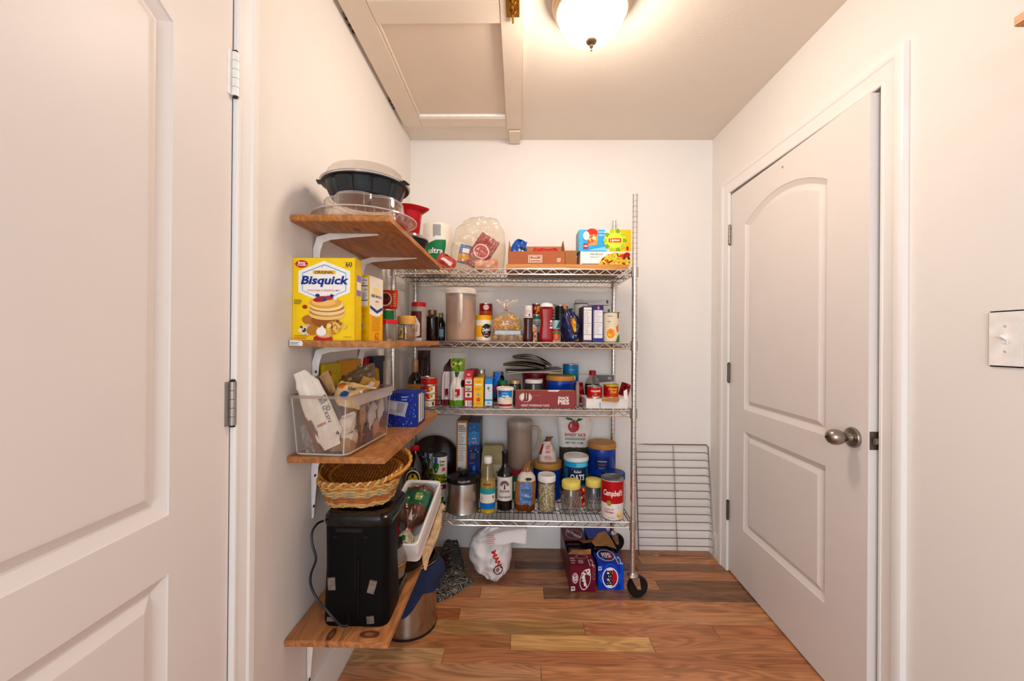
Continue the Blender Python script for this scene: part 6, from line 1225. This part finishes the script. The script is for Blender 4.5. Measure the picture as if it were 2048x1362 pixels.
# brown cane basket nested in it, tipped towards the room
br = [M('#a5662f', .5, var=.25, scale=70), M('#7a4420', .5, var=.25, scale=70), M('#c08a4a', .5, var=.2, scale=60)]
pc = W(734, 953, 1.335)+Vector((0, 0, .016))
t = T('cane_basket', 'shallow dark brown cane basket with open lattice bottom nested in the pale basket', 'basket', pc, rot=(math.radians(21), math.radians(-3), 0))
b = B(); A_, B_ = .116, .070; s_ = .0100
for k in range(-12, 13):
    u = k*s_
    if abs(u) < A_: L = B_*math.sqrt(1-(u/A_)**2); b.tube([(u, -L, .0012), (u, L, .0012)], .0026, br[0], 5)
    if abs(u) < B_: L = A_*math.sqrt(1-(u/B_)**2); b.tube([(-L, u, -.0012), (L, u, -.0012)], .0026, br[1], 5)
o = b.build('lattice_bottom', t, smooth=60); o['kind'] = 'stuff'
b = B()
for k in range(4): b.tube([((A_+k*.004)*math.cos(2*PI*i/60), (B_+k*.004)*math.sin(2*PI*i/60), .001*k) for i in range(60)], .0026, br[(0, 2, 0, 1)[k]], 5, True)
b.build('bottom_border', t, smooth=60)
b = B(); NS2 = 48
for rI in range(7):
    f = rI/6; pts = []
    for k in range(NS2*4):
        a = 2*PI*k/(NS2*4); wv = 1+.012*math.sin(a*NS2/2+PI*(rI % 2)); pts.append(((A_+.012+.018*f)*wv*math.cos(a), (B_+.012+.016*f)*wv*math.sin(a), .003+.020*f))
    b.tube(pts, .0026, br[rI % 2], 5, True)
o = b.build('woven_side', t, smooth=60); o['kind'] = 'stuff'
b = B(); b.tube([((A_+.032)*(1+.01*math.sin(60*PI*i/120))*math.cos(2*PI*i/120), (B_+.030)*(1+.01*math.sin(60*PI*i/120))*math.sin(2*PI*i/120), .024+.012*max(0, math.sin(2*PI*i/120))+.008*max(0, math.cos(2*PI*i/120))) for i in range(120)], .0058, br[2], 7, True); b.build('rim', t, smooth=60)
# skillet, foam tray with bread
sk = WZ(812, 1141, Z4+.035)
t = T('skillet', 'black shallow skillet under the white foam tray', 'skillet', (-.455, sk.y+.122, Z4))
turned(t, [('pan', [(0, 0), (.09, 0), (.097, .004), (.112, .034), (.1145, .036), (.110, .037), (.094, .007), (0, .004)], M('#17191a', .35, .3))], 44)
TR = math.radians(24); f0 = W(840, 1127, 1.45)
trw, trl, trh = .152, .315, .088
t = T('foam_tray', 'white foam tray tilted up on the lowest board, holding bagged bread', 'tray', (f0.x-trw/2+.004, 1.45, f0.z+.004), rot=(TR, 0, math.radians(-6)))
ftray = t; FOAM = M('#ece6e1', .75, var=.03, scale=120, bump=.0006)
b = B(); yo = trl/2
b.loft([rrect(trw*.92, trl-.012, .018, 4, 0, y=yo), rrect(trw*.96, trl-.005, .02, 4, trh*.44, y=yo), rrect(trw*.975, trl-.003, .02, 4, trh*.46, y=yo), rrect(trw, trl, .02, 4, trh, y=yo), rrect(trw-.008, trl-.008, .018, 4, trh+.002, y=yo), rrect(trw-.022, trl-.024, .02, 4, trh-.004, y=yo), rrect(trw-.034, trl-.036, .022, 4, trh*.42, y=yo), rrect(trw-.037, trl-.040, .022, 4, .012, y=yo)], FOAM, c0=True, c1=True); b.build('tray', t, smooth=35)
def intray(lx, ly, lz):
    m = Matrix.Rotation(math.radians(-6), 3, 'Z')@Matrix.Rotation(TR, 3, 'X'); return Vector((f0.x-trw/2+.004, 1.45, f0.z+.004))+m@Vector((lx, ly, lz))
t = T('bread_bag', 'bagged brown bread loaf with green print and red tie in the foam tray', 'bread bag', intray(.010, .030, .050), rot=(math.radians(-58), 0, math.radians(-4)))
BRD = M('#5a3222', .3, coat=.5, var=.35, scale=40, bump=.001); GRN = M('#175a3a', .3, coat=.5, var=.2, scale=40)
f = bag(t, .118, .245, .085, [(0, -.62, .66, .35), (.10, -.5, .55, .5), (.24, -.16, .16, .3), (.30, -.3, .3, .5), (.45, -.85, .88, .95), (.6, -1, 1, 1), (.9, -.98, .98, 1), (1, -.8, .8, .5)], BRD, .006, 71, nu=24, nv=40, cr=.005, cf=32, bands=[(0, .22, M('#b8ac98', .25, coat=.5, var=.4, scale=60)), (.58, .84, GRN)]); d = f()
d.rect(.05, .64, .45, .78, '#8a9a5a'); d.scrawl('RYE', .25, .71, '#d8d4a8', ww=.16, bold=.03); d.rect(-.5, .03, .1, .09, '#1f6a44'); d.poly([(-.05, .34), (.05, .52), (.2, .34)], '#d8cfc4'); d.lines(-.6, .9, .3, .95, 2, '#d8d0c8'); d.build(t); clamp_in(t, ftray, -trw/2+.021, trw/2-.021, .022, trl-.024, .014)
b = B(); b.tube([(.012*math.cos(k), .013*math.sin(k), .235*.245+.001*math.sin(2*k)) for k in [i*.5 for i in range(13)]], .0028, M('#c01c28', .35), 6); b.build('tie', t)
p0, p1 = intray(-.052, .12, .045), intray(-.045, .20, .108); dr = (p1-p0)
t = T('wooden_spoon', 'brown wooden spoon standing at the left side of the foam tray', 'spoon', p0)
b = B(); b.tube([dr*q for q in (0, .25, .5, .75, .9, 1, 1.03)], [.006, .007, .009, .012, .013, .010, .004], M('#a5622c', .5, var=.15, stretch=(8, 1, 1)), 10); b.build('spoon', t, smooth=60)
t = T('red_bottle', 'small dark red bottle lying low in the left of the foam tray', 'bottle', intray(-.036, .034, .034), rot=(math.radians(-40), 0, 0))
turned(t, [('bottle', [(0, 0), (.016, 0), (.018, .004), (.018, .05), (.010, .065), (0, .066)], M('#a0141c', .2, coat=.5)), ('cap', [(.011, .062), (.0115, .08), (0, .081)], M('#6a0f14', .4))], 18)
# split pale slat beside the tray
t = T('wood_scrap', 'pale split wood scrap with a pointed end along the right side of the foam tray', 'wood scrap', f0)
L_ = [(880, 1004, 1), (887, 1012, 1), (880, 1022, .95), (878, 1052, .78), (870, 1075, .6), (863, 1092, .45), (852, 1118, .2), (847, 1139, 0), (845, 1139, 0), (841, 1120, .1), (840, 1104, .2), (856, 1070, .5), (868, 1035, .8), (874, 1018, .95)]
fr = [W(u, v, 1.452+.25*q)+Vector((.007, 0, -.003))-f0 for u, v, q in L_]
b = B(); b.loft([fr, [p+Vector((.002, .010, -.004)) for p in fr]], timber('#c9a67c', 1, 1.0, .6), c0=True, c1=True); b.build('splinter', t, smooth=0, bevel=.0008)
# ================================================================ floor: stock pot with towel, paisley cloth
c0 = WZ(815, 1284, 0); PR = .116; pot = Vector((-.466, c0.y+PR*.98, 0)); ph = .285
t = T('stock_pot', 'large steel stock pot on the floor under the lowest board', 'pot', pot)
turned(t, [('pot', [(0, .001), (PR*.93, .001), (PR, .006), (PR, .012), (PR*.995, .02), (PR*.99, ph-.004), (PR*1.03, ph), (PR*1.045, ph+.004), (PR*1.03, ph+.006), (PR*.97, ph-.002), (PR*.97, .01), (0, .008)], M('#b5aca3', .2, 1, .05, 5, stretch=(1, 1, 30)))], 64)
b = B(); b.lathe([(PR*.955, 0), (PR*1.01, 0), (PR*1.01, .010), (PR*.99, .012)], M('#1a1614', .4), 64); b.build('base_ring', t)
b = B()
for s in (-1,): b.tube([(PR*1.0*math.cos(a), PR*1.0*math.sin(a), ph-.05) if i in (0, 4) else (PR*1.28*math.cos(a), PR*1.28*math.sin(a), ph-.045) for i, a in enumerate((2.2, 2.25, 2.45, 2.65, 2.7))], .006, NICKEL, 8)
b.build('handle', t)
ins = T('steamer_insert', 'dark steel steamer insert sitting in the mouth of the stock pot', 'steamer', pot+Vector((0, 0, ph-.07)))
turned(ins, [('insert', [(0, 0), (PR*.80, 0), (PR*.86, .01), (PR*.90, .072), (PR*.96, .0775), (PR*1.0, .0785), (PR*.95, .083), (PR*.88, .079), (PR*.82, .012), (0, .006)], M('#6a5c50', .25, 1, .1, 20))], 48)
t = T('blue_towel', 'dark blue towel draped over the rim of the stock pot', 'towel', pot)
b = B(); na, nv = 40, 16; front = []; TW = M('#222e4e', .9, var=.18, scale=220, bump=.0008, bscale=300)
def tw(i, j, off):
    a = math.radians(-112+124*i/na); u = i/na
    low = .098+.082*sm((u-.17)/.36)+.12*sm((.15-u)/.15)-.035*sm((u-.6)/.4)+.003*math.sin(u*17)
    v = j/nv; top = ph+.001
    if u < .45: top -= .03*(1-u/.45)**2
    z = top*(1-v)+low*v; rr = PR*1.055+.004-off+.005*math.sin(u*21)*v+.024*sm((u-.5)/.5)*math.sin(PI*min(1, v*1.3))
    return (rr*math.cos(a), rr*math.sin(a), z)
R0 = [[tw(i, j, 0) for i in range(na+1)] for j in range(nv+1)]; R1 = [[tw(i, j, .0035) for i in range(na+1)] for j in range(nv+1)]
b.loft([r+s[::-1] for r, s in zip(R0, R1)], TW, c0=True, c1=True); b.build('cloth', t, smooth=60)
# paisley cloth
def paisley():
    m, nt, p = newmat('paisley'); L = nt.links.new; tc = nd(nt, 'ShaderNodeTexCoord')
    n1 = nd(nt, 'ShaderNodeTexNoise', i_Scale=18, i_Detail=2); L(tc.outputs['Object'], n1.inputs['Vector'])
    ad = nd(nt, 'ShaderNodeMix', data_type='RGBA', blend_type='ADD'); ad.inputs[0].default_value = .09; L(tc.outputs['Object'], ad.inputs[6]); L(n1.outputs[1], ad.inputs[7])
    wv = nd(nt, 'ShaderNodeTexWave', wave_type='RINGS', i_Scale=22, i_Distortion=14, i_Detail=2); L(ad.outputs[2], wv.inputs['Vector'])
    cr = nd(nt, 'ShaderNodeValToRGB'); e = cr.color_ramp.elements; e[0].position = 0; e[0].color = (*lin('#1e2022'), 1); e[1].position = 1; e[1].color = (*lin('#a89a84'), 1)
    for q, c in ((.45, '#26282c'), (.6, '#3c4448'), (.72, '#23262a'), (.85, '#7a6a5c')): k = e.new(q); k.color = (*lin(c), 1)
    L(wv.outputs[1], cr.inputs[0]); n2 = nd(nt, 'ShaderNodeTexNoise', i_Scale=9, i_Detail=1); L(tc.outputs['Object'], n2.inputs['Vector'])
    c2 = nd(nt, 'ShaderNodeValToRGB'); e = c2.color_ramp.elements; e[0].position = .60; e[0].color = (0, 0, 0, 1); e[1].position = .68; e[1].color = (1, 1, 1, 1); L(n2.outputs[0], c2.inputs[0])
    mx = nd(nt, 'ShaderNodeMix', data_type='RGBA', blend_type='MULTIPLY'); L(c2.outputs[0], mx.inputs[0]); L(cr.outputs[0], mx.inputs[6]); mx.inputs[7].default_value = (*lin('#d86a78'), 1)
    L(mx.outputs[2], p.inputs['Base Color']); p.inputs['Roughness'].default_value = .85; return m
t = T('paisley_cloth', 'crumpled dark paisley cloth on the floor behind the stock pot', 'cloth', (0, 0, 0))
b = B(); P = [WZ(u, v, .0) for u, v in ((868, 1203), (915, 1188), (948, 1158), (930, 1138), (930, 1112), (917, 1100))]
xs0, xs1, ys0, ys1 = pot.x+PR*.30, P[2].x+.01, P[0].y-.01, YB-.022
n = 34; g = []; R = random.Random(3)
def edge_x(s): # right edge of the cloth by depth share
    pts = [(0, P[0].x+.02), (.14, P[1].x), (.32, P[2].x+.005), (.46, P[3].x+.006), (.72, P[4].x-.004), (1, P[5].x)]
    for (a, xa1), (c, xc1) in zip(pts, pts[1:]):
        if s <= c: return xa1+(xc1-xa1)*(s-a)/(c-a)
    return pts[-1][1]
for j in range(n+1):
    s = j/n; y = ys0+(ys1-ys0)*s; row = []
    for i in range(n+1):
        u = i/n; x = xs0+(edge_x(s)-xs0)*u; dd = math.hypot(x-pot.x, y-pot.y)
        if dd < PR*1.12: k = PR*1.12/dd; x = pot.x+(x-pot.x)*k; yy = pot.y+(y-pot.y)*k
        else: yy = y
        z = .006+.030*min(1, (1-u)*8)*min(1, u*8+.2)*(.5+.15*s)*(1+.3*math.sin(9*u+6*s)+.25*math.sin(17*s-5*u))+.018*s*(1-u**12)
        row.append((x, yy, max(.004, z)))
    g.append(row)
PM = paisley(); b.loft([r+[(p[0], p[1], .001) for p in r[::-1]] for r in g], PM, c0=True, c1=True); b.build('cloth', t, smooth=70)
# ================================================================ floor: flour bag and soda cartons
Yf = WZ(992, 1169, 0).y; Yf -= .02; x, w, h = S(938, 1024, 1052, 0, Yf+.09)
t = T('flour_bag', 'crumpled white paper flour bag with red letters on the floor under the rack', 'bag', (x, Yf+.085, 0.001), rot=(math.radians(-3), 0, 0))
PW = M('#e2dddc', .5, var=.03, bump=.004, scale=14, bscale=18)
f = bag(t, w, h, .17, [(0, .05, .42, .5), (.08, -.30, .62, .8), (.22, -.75, .92, 1), (.42, -1.0, 1.0, 1), (.62, -.98, 1.02, .9), (.76, -.86, .98, .72), (.88, -.62, .9, .55), (1, -.25, .8, .35)], PW, .012, 81, nu=40, nv=48, cr=.015, cf=13); d = f()
d.text('MAN', .33, .50, '#c02a24', hh=.095, ww=.36, rot=-66, bold=.04); d.lines(.02, .42, .16, .52, 3, '#8ab0cc'); d.ell(.40, .29, .22, .085, '#3a3634', 22); d.ell(.40, .29, .17, .066, '#d8d0cc', 20); d.ell(.40, .295, .09, .035, '#8a5a58', 14)
d.poly([(.36, .06), (.56, .15), (.68, .28), (.64, .16), (.52, .08)], '#b8401c'); d.build(t)
o = B(); fp = [W(970, 1078, Yf+.0), W(1010, 1068, Yf-.01), W(1053, 1062, Yf+.02), W(1052, 1094, Yf+.01), W(1026, 1090, Yf-.01), W(1004, 1096, Yf-.012), W(972, 1094, Yf-.0)]
O_ = Vector((x, Yf+.085, .001)); o.loft([[p-O_ for p in fp], [p-O_+Vector((.002, .09, .004)) for p in fp]], PW, c0=True, c1=True); fl = o.build('folded_top', t, bevel=.006, smooth=60)
c_ = (fp[1]+fp[5])/2; d = D(lambda u, v, l: tuple((W(978+u*1000, 1095-v*1000, Yf-.0145-l)-O_)), .05, .03, lift=.002); d.lines(-.2, .1, .75, .75, 5, '#c87a78', 4, .35, .6); d.build(fl, 'fold_print')
def soda(label, u0, u1, vt, vb, length, front, art, topart, canlb, cancol, grp, flaps, rz=0):
    Y = WZ((u0+u1)/2, vb, 0).y; x, w, h = S(u0, u1, vt, 0, Y)
    t = T('soda_carton', label, 'soda carton', (x, Y, 0), rz); m = M(front, .38, var=.05)
    b = B(); th = .0012
    b.box(-w/2, 0, 0, w/2, th, h, m, back=CARDIN); b.box(-w/2, length-th, 0, w/2, length, h, m); b.box(-w/2, th, 0, w/2, length-th, th, CARDIN)
    for s in (-1, 1): b.box(min(s*w/2, s*(w/2-th)), th, th, max(s*w/2, s*(w/2-th)), length-th, h, m)
    b.box(-w/2, 0, h, w/2, length*.26, h+th, m); b.box(-w/2, length*.62, h, w/2, length, h+th, m)
    b.build('carton', t, bevel=.0008)
    d = D(lambda u, v, l: (u, -l, v), w, h); art(d); d.build(t)
    d = D(lambda u, v, l: (u, length*v/h, h+th+l), w, h); topart(d); d.build(t, 'top_print')
    for i, (pts, bend) in enumerate(flaps):
        b = B(); ring = [Vector((px*w/2, py*length, h+th+pz)) for px, py, pz in pts]; b.loft([ring, [p+Vector((0, .001, .0015)) for p in ring]], [CARD], c0=True, c1=True); b.build('torn_flap', t, smooth=0)
    for i in range(2):
        q = T('soda_can', canlb[i], 'can', Vector((x, Y, 0))+Matrix.Rotation(math.radians(rz), 3, 'Z')@Vector((-w*.46, length*(.36+.175*i), h-.0345)), rot=(0, PI/2, math.radians(rz)))
        turned(q, [('body', [(0, .001), (.024, .001), (.027, .006), (.0325, .014), (.0325, w*.92-.014), (.027, w*.92-.004), (.024, w*.92-.002), (0, w*.92-.002)], M(cancol, .25, .5, coat=.3)), ('can_end', [(.0245, -.0005), (.027, .003), (.025, .005), (.0245, .0015)], TIN)], 28)
def art_dp(d):
    d.ell(.18, .47, .42, .40, '#e8dcd8', 28, rot=-12, ring=.90); d.text('Dr', .42, .74, '#f4ece8', hh=.17, rot=-78, bold=.05); d.text('Pepper', .10, .45, '#f4ece8', hh=.19, ww=.62, rot=-78, bold=.05, shear=.2)
    d.ell(-.62, .52, .24, .20, '#e8dcd8', 22, ring=.84); d.ell(-.62, .52, .17, .14, '#e8dcd8', 20, ring=.86); d.text('23', -.62, .52, '#f0e4e0', hh=.14, rot=-78, bold=.05); d.text('12', -.78, .12, '#f0e8e4', hh=.16, rot=-85, bold=.06)
    d.poly([(.78, .48), (.96, .48), (.96, .96), (.78, .96)], '#c88a90'); d.poly([(.80, .50), (.94, .50), (.94, .94), (.80, .94)], '#6a1830')
def top_dp(d): d.text('Dr Pepper', .05, .80, '#e8d8d8', ww=.62, hh=.14, rot=-20, bold=.04); d.ell(.05, .8, .75, .14, '#d8c0c4', 24, ring=.93); d.text('12', .7, .06, '#e8d8d8', ww=.18); d.lines(-.9, .04, -.5, .2, 3, '#c8a8b0'); d.rect(-.3, .04, .1, .12, '#b08890'); d.ell(.1, .2, .5, .05, '#d8c0c4', 20, ring=.9)
soda('maroon soda twelve-pack carton torn open on the floor under the rack', 1141, 1191.5, 1131, 1184, .40, '#6a1830', art_dp, top_dp, ('front can showing in the torn maroon soda carton', 'rear can showing in the torn maroon soda carton'), '#241014', 0,
     [([(-.95, .26, 0), (.95, .26, 0), (1.0, .30, .018), (.4, .33, .006), (-.5, .32, .010)], 0), ([(.35, .62, 0), (1, .60, 0), (1.5, .50, .030), (1.05, .40, .034), (.5, .45, .020)], 0)], rz=1)
def art_pp(d):
    d.rect(.74, 0, 1, 1, '#1f5ad0'); d.ell(-.02, .5, .62, .52, '#2a62d8', 28, ring=.9); d.ell(-.05, .47, .62, .40, '#f0eef0', 30); d.ell(-.05, .47, .54, .35, '#1c2a78', 30)
    d.poly([(-.02, .80), (.2, .76), (.42, .62), (.49, .47), (.42, .32), (.2, .18), (-.02, .14)], '#c02038'); d.poly([(-.30, .83), (.12, .82), (.10, .12), (-.28, .11)], '#f0eef0'); d.text('PEPSI', -.09, .47, '#141418', hh=.22, ww=.55, rot=-88, bold=.06)
    d.text('12', -.84, .82, '#d8e0f4', hh=.14, rot=-88, bold=.05)
    for k in range(-4, 5): d.rect(.6, .47+k*.05-.008, .9-abs(k)*.05, .47+k*.05+.008, '#4a86e8'); d.rect(-.95+abs(k)*.05, .47+k*.05-.008, -.68, .47+k*.05+.008, '#4a86e8')
def top_pp(d): d.text('12', .72, .08, '#e0e8f8', ww=.2, bold=.03); d.ell(-.1, .2, .6, .12, '#1c2a78'); d.ell(-.1, .2, .7, .14, '#d8dce8', 24, ring=.88); d.poly([(-.1, .1), (.4, .16), (.4, .24), (-.1, .3)], '#c02038'); d.text('PEPSI', -.1, .2, '#f0f0f4', ww=.35, bold=.04)
soda('blue soda twelve-pack carton torn open beside the maroon carton', 1196, 1248, 1128, 1180, .40, '#123fae', art_pp, top_pp, ('front can showing in the torn blue soda carton', 'rear can showing in the torn blue soda carton'), '#141a2a', 0,
     [([(-1, .62, 0), (.6, .62, 0), (.4, .56, .020), (-.3, .50, .030), (-1.1, .54, .022)], 0), ([(1.0, .36, 0), (1.0, .60, 0), (.45, .64, .040), (-.30, .52, .052), (-1.05, .36, .036), (-.85, .30, .026), (.2, .34, .02)], 0)], rz=1)
